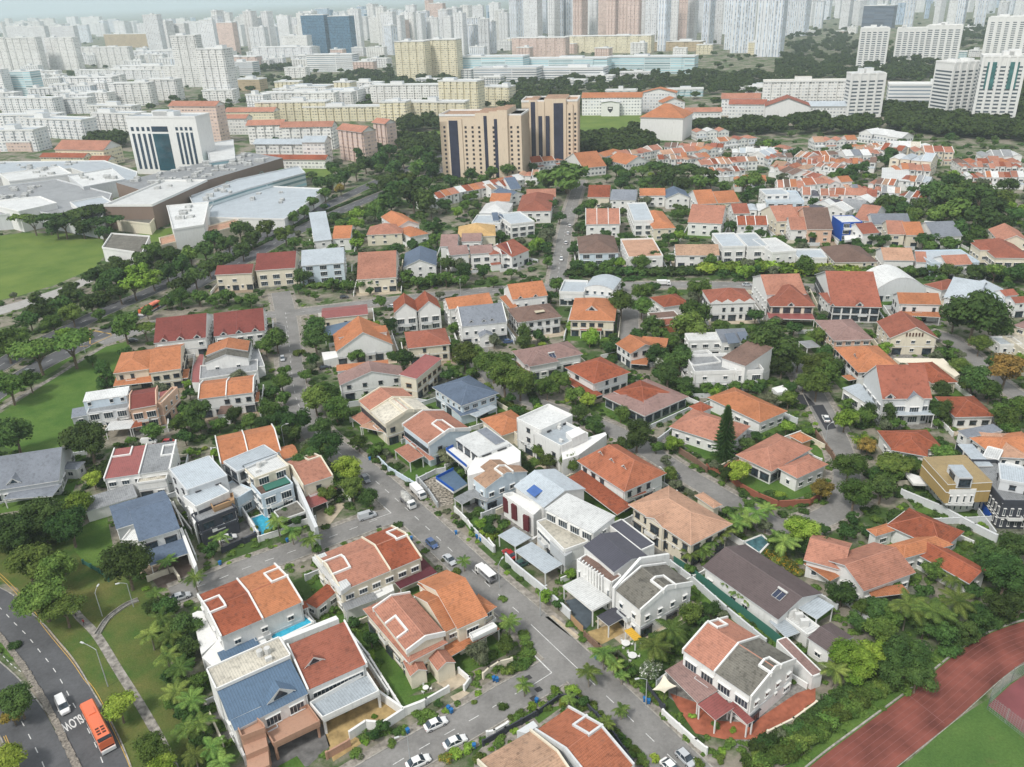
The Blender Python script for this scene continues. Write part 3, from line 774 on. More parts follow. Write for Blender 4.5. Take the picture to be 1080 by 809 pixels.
def tree(p, r, col='D', kind='round', height=None, group='trees among the houses', lab=None, squash=None, now=False):
    """p: ground point, r: crown radius in metres, height of the crown centre"""
    if not now:
        TREES.append((p, r, col, kind, height, group, lab, squash)); return
    d = (Vector((p[0], p[1], 0))-Vector((0,0,CAMH))).length; m = d/FPX
    lod = 0 if m/r < .055 and m < .33 else 1 if m < .45 else 2 if m < 1.0 else 3
    name = {'palm': 'palm_tree', 'conifer': 'pine_tree', 'bush': 'shrub'}.get(kind, 'tree')
    root = empty(name, (p[0], p[1], 0)); rot = RT.uniform(0, 6.28); k = RT.randrange(3)
    def ch(nm, me, loc, sc):
        o = bpy.data.objects.new(nm, me); COL.objects.link(o); o.parent = root; o.location = loc; o.scale = sc; o.rotation_euler = (0, 0, rot); return o
    if kind == 'palm':
        H = height or r*1.9; r *= 1.38
        if ('t') not in PALMC:
            mb = MB(); mt = plain('palm_bark', (.26,.23,.19), .9, 0, .2, 3)
            for q in range(5): mb.tube((.03*math.sin(q*.5),0,q/5), (.03*math.sin(q*.5+.5),0,(q+1)/5), .045-.004*q, .042-.004*q, mt, 7)
            PALMC['t'] = mb.mesh('trunk')
        key = (col, k)
        if key not in PALMC: PALMC[key] = palm_mesh(k, LM[col])
        ch('trunk', PALMC['t'], (0,0,0), (4,4,H)); ch('crown', PALMC[key], (0,0,H), (r,r,r)); noun = 'palm tree'
    elif kind == 'conifer':
        H = height or r*4
        if 'c' not in PALMC: PALMC['c'] = conifer_mesh(3, LM['D'])
        ch('trunk', TRUNK[0], (0,0,0), (H*.25,H*.25,H*.9)); ch('crown', PALMC['c'], (0,0,H*.06), (H*.95*max(.5,min(1.4,r*3.4/H)),)*2+(H*.95,)); noun = 'pine tree'
    elif kind == 'bush':
        o = ch('foliage', crown('bush', col, max(lod, 1), k), (0,0,r*.35), (r,r,r*(squash or .9))); noun = 'shrub'
    else:
        H = height or r*1.15
        sq = squash or {'umbrella': .9, 'tall': 1.0, 'ball': 1}.get(kind, RT.uniform(.9,1.08))
        ch('crown', crown(kind, col, lod, k), (0,0,H), (r*RT.uniform(.93,1.07), r, r*sq))
        ch('trunk', TRUNK[k], (0,0,0), (max(3,r*1.1), max(3,r*1.1), H*1.02)); noun = 'tree'
    look = LOOKN[col]+{'umbrella': ' wide-crowned', 'ball': ' round', 'tall': ' upright', 'round': ' bushy', 'bush': '', 'palm': '', 'conifer': ' conical'}[kind]
    if lab: tag(root, lab, noun)
    else: autolabel(root, (p[0], p[1], height or r), noun, look, group)
    return root
def T(x, y, rp, col='D', kind='round', hf=1.15, lab=None, group='trees among the houses', H=None, sq=None):
    """crown centre at picture point, radius in picture pixels"""
    x, y = Q(x, y); rp = rp/TX[2]; m = mpp(x, y, 4); r = rp*m
    z = H if H is not None else {'palm': r*1.9, 'bush': r*.3, 'conifer': 0}.get(kind, r*hf); g = U(x, y, z)
    return tree((g.x, g.y), r, col, kind, None if kind in ('bush',) else (z if kind != 'conifer' else None), group, lab, sq)
def TS(data, group='trees among the houses'):
    """compact list 'x y r col kind' separated by ;"""
    K = {'r': 'round', 'u': 'umbrella', 'b': 'ball', 't': 'tall', 's': 'bush', 'p': 'palm'}
    for it in data.replace('\n', ' ').split(';'):
        it = it.split()
        if len(it) < 3: continue
        c = it[3] if len(it) > 3 else 'Dr'
        T(float(it[0]), float(it[1]), float(it[2]), c[0], K[c[1]], group=group)
# ------------------------------------------------------------------ vehicles
PAINT = {}
def paint(k):
    C = dict(white=(.78,.78,.77), silver=(.48,.50,.52), black=(.03,.03,.035), blue=(.06,.11,.25), red=(.42,.03,.03), grey=(.22,.23,.25), green=(.05,.12,.11), orange=(.75,.17,.07), yellow=(.7,.5,.05))
    if k not in PAINT:
        m, nt, b = _m('car_paint_'+k); b.inputs['Base Color'].default_value = (*C[k], 1); b.inputs['Roughness'].default_value = .28; b.inputs['Coat Weight'].default_value = .4; PAINT[k] = m
    return PAINT[k]
def dark_rubber(): return plain('rubber', (.03,.03,.03), .8)
def loft(mb, secs, mat):
    """secs: list of (x, [(y,z)...]) closed rings"""
    for i in range(len(secs)-1):
        xa, A = secs[i]; xb, B = secs[i+1]; n = len(A)
        for k in range(n):
            j = (k+1) % n; mb.face([(xa,*A[k]), (xb,*B[k]), (xb,*B[j]), (xa,*A[j])], mat, [(0,0)]*4)
    for (x, A) in (secs[0], secs[-1]): mb.face([(x,*p) for p in A], mat, [(0,0)]*len(A))
def ring(w, z0, z1, r=.12, top=1.0):
    t = w*top; return [(-w+r*.5,z0), (w-r*.5,z0), (w,z0+r), (w,z1-r*1.6), (t-r,z1), (-t+r,z1), (-w,z1-r*1.6), (-w,z0+r)]
CARM = {}
def car_meshes(kind, col):
    if (kind, col) in CARM: return CARM[(kind, col)]
    P = paint(col); G = glassm(); out = []
    if kind == 'car': Ls = 2.2; W = .88; belt = .92; roof = 1.46; cab = (-1.75, -1.05, .35, 1.15); hood = .86
    elif kind == 'hatch': Ls = 1.95; W = .86; belt = .95; roof = 1.54; cab = (-1.85, -1.35, .35, 1.1); hood = .92
    else: Ls = 2.4; W = .92; belt = 1.15; roof = 1.95; cab = (-2.3, -2.15, 1.0, 1.7); hood = 1.1
    b = MB(); loft(b, [(-Ls, ring(W*.84,.38,belt-.12)), (-Ls+.15, ring(W*.96,.26,belt-.02)), (-Ls*.6, ring(W,.22,belt)), (0, ring(W,.22,belt)), (cab[3], ring(W,.22,belt)), (cab[3]+.1, ring(W*.98,.22,hood+.02)), (Ls-.35, ring(W*.93,.24,hood-.1)), (Ls-.05, ring(W*.84,.28,hood-.22)), (Ls, ring(W*.76,.36,hood-.32))], P)
    # roof panel
    x0, x1, x2, x3 = cab; w2 = W*.74
    b.face([(x1,-w2,roof), (x2,-w2,roof), (x2,w2,roof), (x1,w2,roof)], P); b.face([(x1,-w2,roof-.05), (x1,w2,roof-.05), (x1,w2,roof), (x1,-w2,roof)], P)
    for sy in (-1, 1):
        for xa, xb, za, zb in ((x0,x1,belt,roof), (x3,x2,belt,roof)):          # pillars
            b.face([(xa,sy*W*.93,za), (xa+.12*(1 if xb>xa else -1),sy*W*.93,za), (xb+.12*(1 if xb>xa else -1),sy*w2,zb), (xb,sy*w2,zb)], P)
        xm = (x1+x2)/2; b.face([(xm-.06,sy*W*.935,belt), (xm+.06,sy*W*.935,belt), (xm+.06,sy*(w2+.005),roof), (xm-.06,sy*(w2+.005),roof)], P)
    out.append(('body', b.mesh('body')))
    for nm, F in (('windscreen', [(x3,-W*.88,belt), (x3,W*.88,belt), (x2,w2*.97,roof-.01), (x2,-w2*.97,roof-.01)]), ('rear_window', [(x0,-W*.88,belt), (x0,W*.88,belt), (x1,w2*.97,roof-.01), (x1,-w2*.97,roof-.01)]),
                  ('side_window', [(x0+.05,W*.925,belt), (x3-.05,W*.925,belt), (x2,w2*.99,roof-.02), (x1,w2*.99,roof-.02)]), ('side_window', [(x0+.05,-W*.925,belt), (x3-.05,-W*.925,belt), (x2,-w2*.99,roof-.02), (x1,-w2*.99,roof-.02)])):
        if kind == 'van' and nm == 'side_window': F = [(.35,F[0][1],belt+.1), (x3-.1,F[0][1],belt+.1), (x2-.02,F[2][1],roof-.18), (.35,F[2][1],roof-.18)]
        m = MB(); m.face(F, G); out.append((nm, m.mesh(nm)))
    if kind == 'van':
        m = MB(); [m.face([(x0,sy*W*.93,belt), (.35,sy*W*.93,belt), (.35,sy*w2,roof), (x1,sy*w2,roof)], P) for sy in (-1,1)]; m.face([(x0,-W*.93,belt),(x0,W*.93,belt),(x1,w2,roof),(x1,-w2,roof)], P); out[0] = ('body', _join(b, m))
    for x in (-Ls*.62, Ls*.62):
        for sy in (-1, 1):
            m = MB(); m.tube((x,sy*(W-.2),.32), (x,sy*(W+.02),.32), .32, .32, dark_rubber(), 12); m.tube((x,sy*(W-.05),.32), (x,sy*(W+.035),.32), .18, .17, plain('rim', (.4,.4,.42), .3), 8); out.append(('wheel', m.mesh('wheel')))
    for sy in (-1, 1):
        m = MB(); m.bx(Ls-.12, sy*W*.62-.16, .5, Ls+.02, sy*W*.62+.16, .64, plain('lamp_lens', (.75,.77,.8), .1)); out.append(('headlight', m.mesh('headlight')))
        m = MB(); m.bx(-Ls-.02, sy*W*.66-.15, .62, -Ls+.1, sy*W*.66+.15, .8, plain('tail_lens', (.35,.02,.02), .2)); out.append(('tail_light', m.mesh('tail_light')))
        m = MB(); m.bx(x3-.15, sy*(W+.08)-.08, belt, x3, sy*(W+.08)+.08, belt+.12, P); out.append(('wing_mirror', m.mesh('wing_mirror')))
    CARM[(kind, col)] = out; return out
def _join(a, b):
    for i, f in enumerate(b.f): pass
    off = len(a.v); a.v += b.v; a.f += [tuple(q+off for q in f) for f in b.f]
    a.m += [a.mi(b.mats[k]) for k in b.m]; a.uv += b.uv; return a.mesh('body')
def place(meshes, name, p, ang, z=0.05):
    root = empty(name, (p[0], p[1], z)); root.rotation_euler = (0, 0, ang)
    for nm, me in meshes:
        o = bpy.data.objects.new(nm, me); COL.objects.link(o); o.parent = root
    return root
def hdg(x0, y0, x1, y1, px=True):
    a = U(*Q(x0, y0), 0); b = U(*Q(x1, y1), 0); return a, math.atan2(b.y-a.y, b.x-a.x)
def car(x, y, dx, dy, col='white', kind='car', lab=None, look=None, group=None, z=.05):
    g = U(*Q(x, y), .7); a, ang = hdg(x, y, x+dx, y+dy)
    nm = {'car':'parked_car','hatch':'parked_car','van':'van'}[kind]
    r = place(car_meshes(kind, col), nm, g, ang, z)
    if lab: tag(r, lab, 'van' if kind == 'van' else 'car', group)
    else: autolabel(r, (g.x, g.y, .7), 'van' if kind == 'van' else 'car', look or col, group)
    return r
def bus(x, y, dx, dy, lab, z=.05):
    g = U(*Q(x, y), 1.5); _, ang = hdg(x, y, x+dx, y+dy); O = paint('orange'); W = paint('white'); G = plain('bus_glass', (.02,.025,.03), .1, 0, .1); out = []
    b = MB(); loft(b, [(-6, ring(1.2,.3,3.0,.25)), (-5.9, ring(1.25,.28,3.08,.25)), (5.75, ring(1.25,.28,3.08,.25)), (5.98, ring(1.2,.32,2.95,.25))], O); out.append(('body', b.mesh('body')))
    for sy in (-1, 1):
        m = MB(); m.bx(-5.5, sy*1.262-.01, 1.35, 5.2, sy*1.262+.01, 2.35, G); out.append(('side_window', m.mesh('side_window')))
        m = MB(); m.bx(-5.9, sy*1.258-.01, .3, 5.6, sy*1.258+.01, .8, W); out.append(('side_skirt', m.mesh('side_skirt')))
    m = MB(); m.face([(5.99,-1.1,1.15), (5.99,1.1,1.15), (5.93,1.05,2.75), (5.93,-1.05,2.75)], G); m.bx(5.0,-1.15,2.99,5.92,1.15,3.1,G); out.append(('windscreen', m.mesh('windscreen')))
    m = MB(); m.bx(5.9,-1.22,.35,6.25,1.22,1.05,W); out.append(('bumper', m.mesh('bumper')))
    m = MB(); m.bx(-3.5,-.6,3.05,-1.8,.6,3.22,O); out.append(('roof_hatch', m.mesh('roof_hatch')))
    m = MB()
    for i in range(3):
        for j in range(2): m.bx(2.2+i*.75, -.75+j*.85, 3.07, 2.6+i*.75, -.15+j*.85, 3.13, plain('vent_dark', (.09,.03,.02), .7))
    out.append(('roof_vent', m.mesh('roof_vent')))
    for xx in (-3.6, 3.4):
        for sy in (-1,1): m = MB(); m.tube((xx,sy*1.0,.48),(xx,sy*1.29,.48),.48,.48,dark_rubber(),12); out.append(('wheel', m.mesh('wheel')))
    for sy in (-1,1): m = MB(); m.bx(6.24, sy*.95-.18, .6, 6.28, sy*.95+.18, .82, plain('lamp_lens', (.75,.77,.8), .1)); out.append(('headlight', m.mesh('headlight')))
    return tag(place(out, 'bus', g, ang, z), lab, 'bus')
def lorry(x, y, dx, dy, lab, kind='canopy', z=.05):
    g = U(*Q(x, y), 1.3); _, ang = hdg(x, y, x+dx, y+dy); W = paint('white'); G = glassm(); D = dark_rubber(); out = []
    b = MB(); loft(b, [(1.5, ring(.98,.5,2.2)), (2.7, ring(.98,.45,2.2)), (3.05, ring(.95,.45,1.35))], W); out.append(('cab', b.mesh('cab')))
    m = MB(); m.face([(2.76,-.85,2.1),(2.76,.85,2.1),(3.05,.85,1.4),(3.05,-.85,1.4)], G); m.bx(1.9,-1.0,1.4,2.5,1.0,1.95,G); out.append(('windscreen', m.mesh('windscreen')))
    m = MB(); m.bx(-3.1,-.95,.65,1.45,.95,.85, plain('chassis', (.15,.15,.16), .7)); out.append(('bed', m.mesh('bed')))
    if kind == 'canopy':
        m = MB(); m.bx(-3.1,-1.0,2.35,1.3,1.0,2.45, W); out.append(('canopy', m.mesh('canopy')))
        m = MB()
        for xx in (-3.0,-1.0,1.2):
            for sy in (-.95,.95): m.bx(xx-.04, sy-.04, .85, xx+.04, sy+.04, 2.35, plain('rail_grey', (.4,.41,.42), .5))
        for sy in (-.96,.96): m.bx(-3.0, sy-.03, .85, 1.3, sy+.03, 1.45, plain('rail_grey', (.4,.41,.42), .5))
        out.append(('side_rail', m.mesh('side_rail')))
    elif kind == 'mixer':
        m = MB(); c = plain('drum', (.52,.52,.49), .6, 0, .3, 1.5); m.tube((-2.9,0,2.5),(-1.9,0,2.1),.45,1.1,c,12); m.tube((-1.9,0,2.1),(.4,0,1.85),1.1,1.05,c,12); m.tube((.4,0,1.85),(1.3,0,1.7),1.05,.4,c,12); out.append(('drum', m.mesh('drum')))
        m = MB(); m.bx(-3.4,-.35,1.2,-2.9,.35,2.6, c); out.append(('chute', m.mesh('chute')))
    else:
        m = MB(); m.bx(-3.1,-1.0,.85,1.3,1.0,2.4, W); out.append(('cargo_box', m.mesh('cargo_box')))
    for xx in (-2.0, 2.2):
        for sy in (-1,1): m = MB(); m.tube((xx,sy*.75,.42),(xx,sy*.98,.42),.42,.42,D,12); out.append(('wheel', m.mesh('wheel')))
    for sy in (-1,1): m = MB(); m.bx(3.03, sy*.7-.14, .6, 3.08, sy*.7+.14, .8, plain('lamp_lens', (.75,.77,.8), .1)); out.append(('headlight', m.mesh('headlight')))
    return tag(place(out, 'lorry', g, ang, z), lab, 'lorry')
# ------------------------------------------------------------------ street furniture, people
def lamp_post(x, y, ang, h=9, arm=2.2, lab=None, look='grey'):
    g = U(*Q(x, y), 0); root = empty('street_lamp', (g.x, g.y, 0)); m = plain('galvanised', (.42,.44,.45), .45); z = 0
    a = MB(); a.tube((g.x,g.y,0), (g.x,g.y,h-.6), .11, .07, m, 8); a.build('pole', root)
    d = Vector((math.cos(ang), math.sin(ang), 0)); P = Vector((g.x, g.y, h-.6)); b = MB(); pv = P
    for k in range(1, 6): q = k/5; c = P+d*arm*q+Vector((0,0,.6*math.sin(q*1.6))); b.tube(pv, c, .06, .05, m, 6); pv = c
    b.build('arm', root); c = MB(); c.box((pv.x+d.x*.3, pv.y+d.y*.3), d*.42, Vector((-d.y, d.x, 0))*.15, pv.z-.08, pv.z+.08, plain('lamp_head', (.62,.63,.63), .4)); c.build('lamp_head', root)
    if lab: tag(root, lab, 'street lamp')
    else: autolabel(root, (g.x,g.y,h/2), 'street lamp', look)
def person(x, y, ang, shirt, pants, lab, pose='walk', z=.05):
    g = U(*Q(x, y), .9); root = empty('person', (g.x, g.y, z)); root.rotation_euler = (0, 0, ang)
    me = bpy.data.meshes.new('body')
    s = .28 if pose == 'walk' else .06
    V = [(0,0,.95,.15,.11),(0,0,1.2,.15,.10),(0,0,1.42,.17,.09),(0,0,1.52,.06,.055),(0.01,0,1.66,.1,.095),
         (0,.1,.9,.1,.09),(s*.6,.1,.5,.065,.06),(s*.55,.1,.1,.045,.04),(s*.55+.14,.1,.05,.04,.03),
         (0,-.1,.9,.1,.09),(-s*.3,-.1,.5,.065,.06),(-s*1.1,-.1,.12,.045,.04),(-s*1.1+.13,-.1,.05,.04,.03),
         (0,.2,1.4,.055,.05),(-s*.4,.25,1.12,.042,.04),(-s*.1+.06,.26,.88,.032,.03),
         (0,-.2,1.4,.055,.05),(s*.5,-.25,1.13,.042,.04),(s*.9+.1,-.26,.9,.032,.03)]
    E = [(0,1),(1,2),(2,3),(3,4),(0,5),(5,6),(6,7),(7,8),(0,9),(9,10),(10,11),(11,12),(2,13),(13,14),(14,15),(2,16),(16,17),(17,18)]
    me.from_pydata([v[:3] for v in V], E, [])
    mats = [plain('skin', (.42,.27,.19), .6), plain('shirt_'+shirt[0], shirt[1], .9), plain('trousers_'+pants[0], pants[1], .9)]
    o = bpy.data.objects.new('body', me); COL.objects.link(o); o.parent = root
    o.modifiers.new('skin', 'SKIN')
    for i, v in enumerate(V): me.skin_vertices[0].data[i].radius = (v[3], v[4])
    me.skin_vertices[0].data[0].use_root = True
    sd = o.modifiers.new('sub', 'SUBSURF'); sd.levels = sd.render_levels = 1
    dg = bpy.context.evaluated_depsgraph_get(); ev = bpy.data.meshes.new_from_object(o.evaluated_get(dg)); o.modifiers.clear(); o.data = ev
    ev.materials.clear(); [ev.materials.append(m) for m in mats]
    for p in ev.polygons:
        zc = p.center.z; p.material_index = 0 if zc > 1.5 or (abs(p.center.y) > .22 and zc < 1.2) else 1 if zc > .95 else 2 if zc > .12 else 0
    hb = MB(); R = random.Random(3); ico(Vector((-.015,0,1.72)), (.1,.092,.09), hb, plain('hair', (.02,.017,.015), .7), R)
    ho = hb.build('hair', None); ho.parent = root
    tag(root, lab, 'person')
# ------------------------------------------------------------------ larger buildings
def bldg(x0, x1, yt, yb, depth, lab=None, fac='hdb', yaw=0, roof='flat', rc='lgrey', name='apartment_block', cat='apartment block', phrase=None, auto=None, group=None, crowns=1, bays=0, h=None, win=None):
    """x0,x1: picture x of the front base corners; yt/yb: top and base in the picture; yaw turns it on its own axis"""
    xc = (x0+x1)/2; a = U(*Q(x0, yb), 0); b = U(*Q(x1, yb), 0); c = (a+b)/2; W = (b-a).length
    if h is None:
        lo, hi = 2, 400; ty = Q(0, yt)[1]
        for _ in range(30):
            m = (lo+hi)/2
            if PX((c.x, c.y, m))[1] > ty: lo = m
            else: hi = m
        h = lo
    ang = math.atan2((b-a).y, (b-a).x)+rad(yaw); u = Vector((math.cos(ang), math.sin(ang), 0)); n = Vector((-u.y, u.x, 0))
    if n.y < 0: n = -n
    cc = c+n*depth/2; root = empty(name, (cc.x, cc.y, 0))
    pt = lambda x, y: (cc.x+u.x*x+n.x*y, cc.y+u.y*x+n.y*y)
    mat = fac if not isinstance(fac, str) else FAC[fac](); rm = roofm(rc); mb = MB()
    def block(xa, xb, ya, yb_, z0, z1, top=None):
        P = [pt(xa,ya), pt(xb,ya), pt(xb,yb_), pt(xa,yb_)]; mb.face([(p[0],p[1],z1) for p in P], top or rm)
        for i in range(4):
            p, q = P[i], P[(i+1) % 4]; L = math.dist(p, q); mb.face([(*p,z0), (*q,z0), (*q,z1), (*p,z1)], mat, [(0,z0),(L,z0),(L,z1),(0,z1)])
    R = random.Random(int(x0*7+yb*13)); D = depth
    if bays:
        block(-W/2, W/2, -D/2+1.2, D/2, 0, h); bw = W/bays
        for i in range(bays):
            block(-W/2+bw*(i+.14), -W/2+bw*(i+.86), -D/2, -D/2+1.19, 0, h-R.choice((0,0,1.2)))
    else: block(-W/2, W/2, -D/2, D/2, 0, h)
    mb.build('wall', root)
    if roof == 'flat':
        rb = MB(); wmat = wallm('w')
        E4 = [pt(-W/2,-D/2), pt(W/2,-D/2), pt(W/2,D/2), pt(-W/2,D/2)]
        for i in range(4): cubeseg(rb, E4[i], E4[(i+1)%4], .5, h-.3, h+1.1, h-.3, h+1.1, wmat)
        for _ in range(crowns):
            w = W*R.uniform(.12,.3); x = R.uniform(-.3,.3)*W; zz = R.uniform(2.5,5); P = [pt(x-w/2,-D*.22), pt(x+w/2,-D*.22), pt(x+w/2,D*.25), pt(x-w/2,D*.25)]; rb.prism(P, h, h+zz, wmat, rm)
        rb.build('roof_plant', root)
    elif roof in ('gx', 'hip', 'gy'):
        rb = MB(); o = .8; pts = [(-W/2-o,-D/2-o), (W/2+o,-D/2-o), (W/2+o,D/2+o), (-W/2-o,D/2+o)]; rh = min(W, D)*.28
        k = D/2 if roof == 'hip' else 0
        if roof == 'gy':
            a1, a2 = (0,-D/2-o), (0,D/2+o); F = [[pts[3],pts[0],a1,a2],[pts[1],pts[2],a2,a1]]; wm2 = wallm('w'); rb.face([(*pt(-W/2,-D/2),h),(*pt(W/2,-D/2),h),(*pt(0,-D/2),h+rh)], wm2)
        else:
            a1, a2 = (-W/2-o+k, 0), (W/2+o-k, 0); F = [[pts[0],pts[1],a2,a1],[pts[2],pts[3],a1,a2]]
            if k: F += [[pts[3],pts[0],a1],[pts[1],pts[2],a2]]
            else: wm2 = wallm('w'); [rb.face([(*pt(s*W/2,-D/2),h),(*pt(s*W/2,D/2),h),(*pt(s*W/2,0),h+rh)], wm2) for s in (-1,1)]
        for f in F:
            P = [Vector((*pt(*q), h+(rh if q in (a1,a2) else 0))) for q in f]; e = (P[1]-P[0]).normalized(); g = (P[1]-P[0]).cross(P[-1]-P[0]).cross(e).normalized()
            rb.face(P, rm, [((p-P[0]).dot(e), (p-P[0]).dot(g)) for p in P]); rb.face([(p.x,p.y,p.z-.3) for p in P][::-1], wallm('w'))
        rb.build('roof', root)
    if win: win(root, pt, W, D, h, u, n)
    P = (cc.x, cc.y, h*.7)
    if lab: tag(root, lab, cat, group)
    elif auto: autolabel(root, P, auto[0], auto[1], group, cat)
    if phrase: x, y = PX(P); LANDM.append((x, y, phrase))
    addfoot([pt(-W/2,-D/2), pt(W/2,-D/2), pt(W/2,D/2), pt(-W/2,D/2)])
    return root, pt, W, D, h, u, n
FAC = dict(
 hdb=lambda: facade('f_hdb', (.86,.85,.82), (.40,.41,.42), 2.9, 3.2, .34, .76, .16, .84),
 hdb2=lambda: facade('f_hdb2', (.83,.83,.83), (.38,.41,.44), 2.9, 4.4, .30, .72, .1, .62),
 cream=lambda: facade('f_cream', (.84,.77,.56), (.44,.42,.34), 2.9, 3.0, .36, .78, .14, .84),
 pinkt=lambda: facade('f_pink', (.74,.58,.50), (.42,.34,.33), 2.9, 3.4, .36, .76, .16, .8),
 blue=lambda: facade('f_blue', (.52,.60,.68), (.24,.32,.42), 3.0, 4.4, -1, 2, .4, .85),
 glass=lambda: facade('f_glass', (.20,.32,.42), (.05,.11,.18), 3.4, 2.0, .14, .94, .08, .94, .25),
 dark=lambda: facade('f_darkglass', (.30,.33,.38), (.05,.07,.11), 3.2, 30, .24, .95, .0, 1.0, .3),
 white=lambda: facade('f_white', (.86,.86,.85), (.38,.40,.43), 3.1, 3.0, .34, .74, .2, .76),
 band=lambda: facade('f_band', (.80,.80,.79), (.16,.20,.24), 3.3, 60, .36, .74, .01, .99),
 teal=lambda: facade('f_teal', (.68,.76,.77), (.28,.44,.48), 3.3, 40, .3, .76, .01, .99, .3),
 tower=lambda: facade('f_tower', (.78,.80,.82), (.36,.42,.50), 3.0, 5.2, -1, 2, .5, .82),
 balc=lambda: facade('f_balc', (.76,.77,.77), (.33,.36,.40), 3.0, 20, .36, .95, .02, .98),
 tan=lambda: stucco('wall_condo', (.72,.60,.46)), plainw=lambda: wallm('w'), brown=lambda: stucco('wall_mall_brown', (.24,.18,.145)), gold=lambda: facade('f_gold', (.55,.44,.28), (.25,.2,.15), 3, 6, .2, .5, .1, .9))
# ================================================================== THE SETTING
gm, nt, b = _m('town_ground'); pos = geopos(nt)
n1 = noise(nt, pos, .055, 6, .7); n2 = noise(nt, pos, .5, 4, .7)
c = mul(nt, (.06,.105,.030), (.26,.235,.19), ramp(nt, n1, [(.44, 0.0), (.56, 1.0)]), 'MIX')
c = mul(nt, c, ramp(nt, n2, [(.3, .7), (.7, 1.2)]))
nt.links.new(c, b.inputs['Base Color']); b.inputs['Roughness'].default_value = .95; b.inputs['Specular IOR Level'].default_value = .1
mb = MB(); S = 70000
mb.face([(-S,-400,0), (S,-400,0), (S,S,0), (-S,S,0)], gm); tag(mb.build('ground'), kind='structure')

ASPH = asphalt(); ASPD = asphalt('asphalt_dark', (.11,.112,.118)); KERB = plain('kerb_concrete', (.40,.38,.34), .9, 0, .3, 1.2); LINE = plain('road_paint', (.72,.72,.70), .7, 0, .25, 3)
YEL = plain('yellow_paint', (.62,.40,.10), .7, 0, .2, 3); PAVE = plain('pavement', (.34,.31,.27), .9, 0, .35, .9); GR = grassm('grass', (.06,.13,.026), (.115,.19,.042)); GR2 = grassm('grass_field', (.095,.16,.035), (.16,.22,.052), .05)
GR3 = grassm('grass_park', (.06,.12,.026), (.15,.15,.048), .13)
TL(0, 0, 1)
ROADS = []
def road(name, px, w, z, mat=ASPH, kerb=True, dash=None, verge=1.6):
    L = line_px(px); A = offset_line(L, w/2); B = offset_line(L, -w/2); ribbon(name, A, B, mat, z)
    if verge: ribbon('pavement', offset_line(L, w/2+.3+verge), offset_line(L, -w/2-.3-verge), PAVE, z-.028-.0011*len(ROADS))
    addfoot([tuple(p) for p in offset_line(L, w/2+.5)[::3]]+[tuple(p) for p in offset_line(L, -w/2-.5)[::-3]])
    if dash:
        mb = MB(); dashes(L, dash[0], dash[1], .16, z+.028, LINE, mb, dash[2] if len(dash) > 2 else 0); tag(mb.build('road_markings'), kind='structure')
    ROADS.append((L, w)); return L, A, B
def kerbs(L, w, z=.05, skip=()):
    """kerb strips along both edges, left out where another road joins"""
    mb = MB()
    for s in (1, -1):
        E = offset_line(L, s*(w/2+.12))
        for i in range(len(E)-1):
            m = (E[i]+E[i+1])/2
            if any(math.dist(m, l) < ww/2+.9 for (L2, ww) in ROADS if L2 is not L for l in L2): continue
            cubeseg(mb, E[i], E[i+1], .24, 0, z+.12, 0, z+.12, KERB)
    tag(mb.build('kerb'), kind='structure')
R1 = road('road', [296,308, 301,330, 304,352, 308,395, 314,425, 332,455, 358,478, 381,495, 413,522.5, 457,563, 515,617.5, 560,657, 598,692, 655,747, 705,796, 760,850], 8.2, .060)
R2 = road('road', [428,541, 403,547, 375,557, 353,565, 300,585, 255,601, 229,612, 200,622, 182,629], 7.0, .064)
R4 = road('road', [602,700, 585,708, 562,722, 537,736, 512,751, 484,767, 454,784, 423,802, 380,828, 330,860], 7.4, .068)
R5 = road('road', [105,362, 140,350, 168,341, 220,337, 300,331, 400,319, 470,311, 560,304, 655,301, 760,301, 860,304], 8.5, .072, dash=(2,4))
R6 = road('road', [587,303, 589,285, 593,262, 597,240, 604,215, 612,190], 7.2, .076, dash=(2,5))
R7 = road('road', [667,303, 665,330, 664,352, 662,372], 6.5, .080)
R8 = road('road', [503,360, 508,376, 516,394, 533,412, 562,424, 600,438, 648,455, 690,480, 720,499, 760,523, 800,545, 828,556, 856,551, 884,538, 905,520], 6.4, .084)
R10 = road('road', [832,375, 842,388, 856,412, 870,438, 884,468, 893,500, 888,536], 6.6, .088)
R9 = road('road', [978,350, 1000,357, 1022,373, 1045,398, 1085,425], 6.5, .092)
RB = road('highway', [-60,420, -10,392, 30,368, 75,346, 105,331, 160,307, 210,283, 260,258, 337,221, 382,199, 430,178, 475,162, 520,148], 9.6, .056, ASPD, dash=(3,6), verge=0)
RC = road('highway', [-60,455, 0,412, 40,387, 72,371, 110,351, 150,330, 200,304, 260,273, 327,237, 382,213, 440,190, 480,173], 9.6, .058, ASPD, dash=(3,6), verge=0)
HA = road('highway', [-170,508, -120,545, -75,583, -30,622, -5,637, 15,657, 29,671, 41,686, 54,702, 65.5,720, 76,740, 87.5,760, 99,782, 109,806, 120,840], 7.3, .058, ASPD, dash=(1.6,2.6), verge=0)
HB = road('highway', [-200,590, -130,640, -80,674, -50,692, -25,708, -3,728, 11,745, 23,761.5, 34,782.5, 45,805, 58,840], 7.6, .056, ASPD, dash=(1.6,2.6), verge=0)
for (L, w) in list(ROADS): kerbs(L, w)
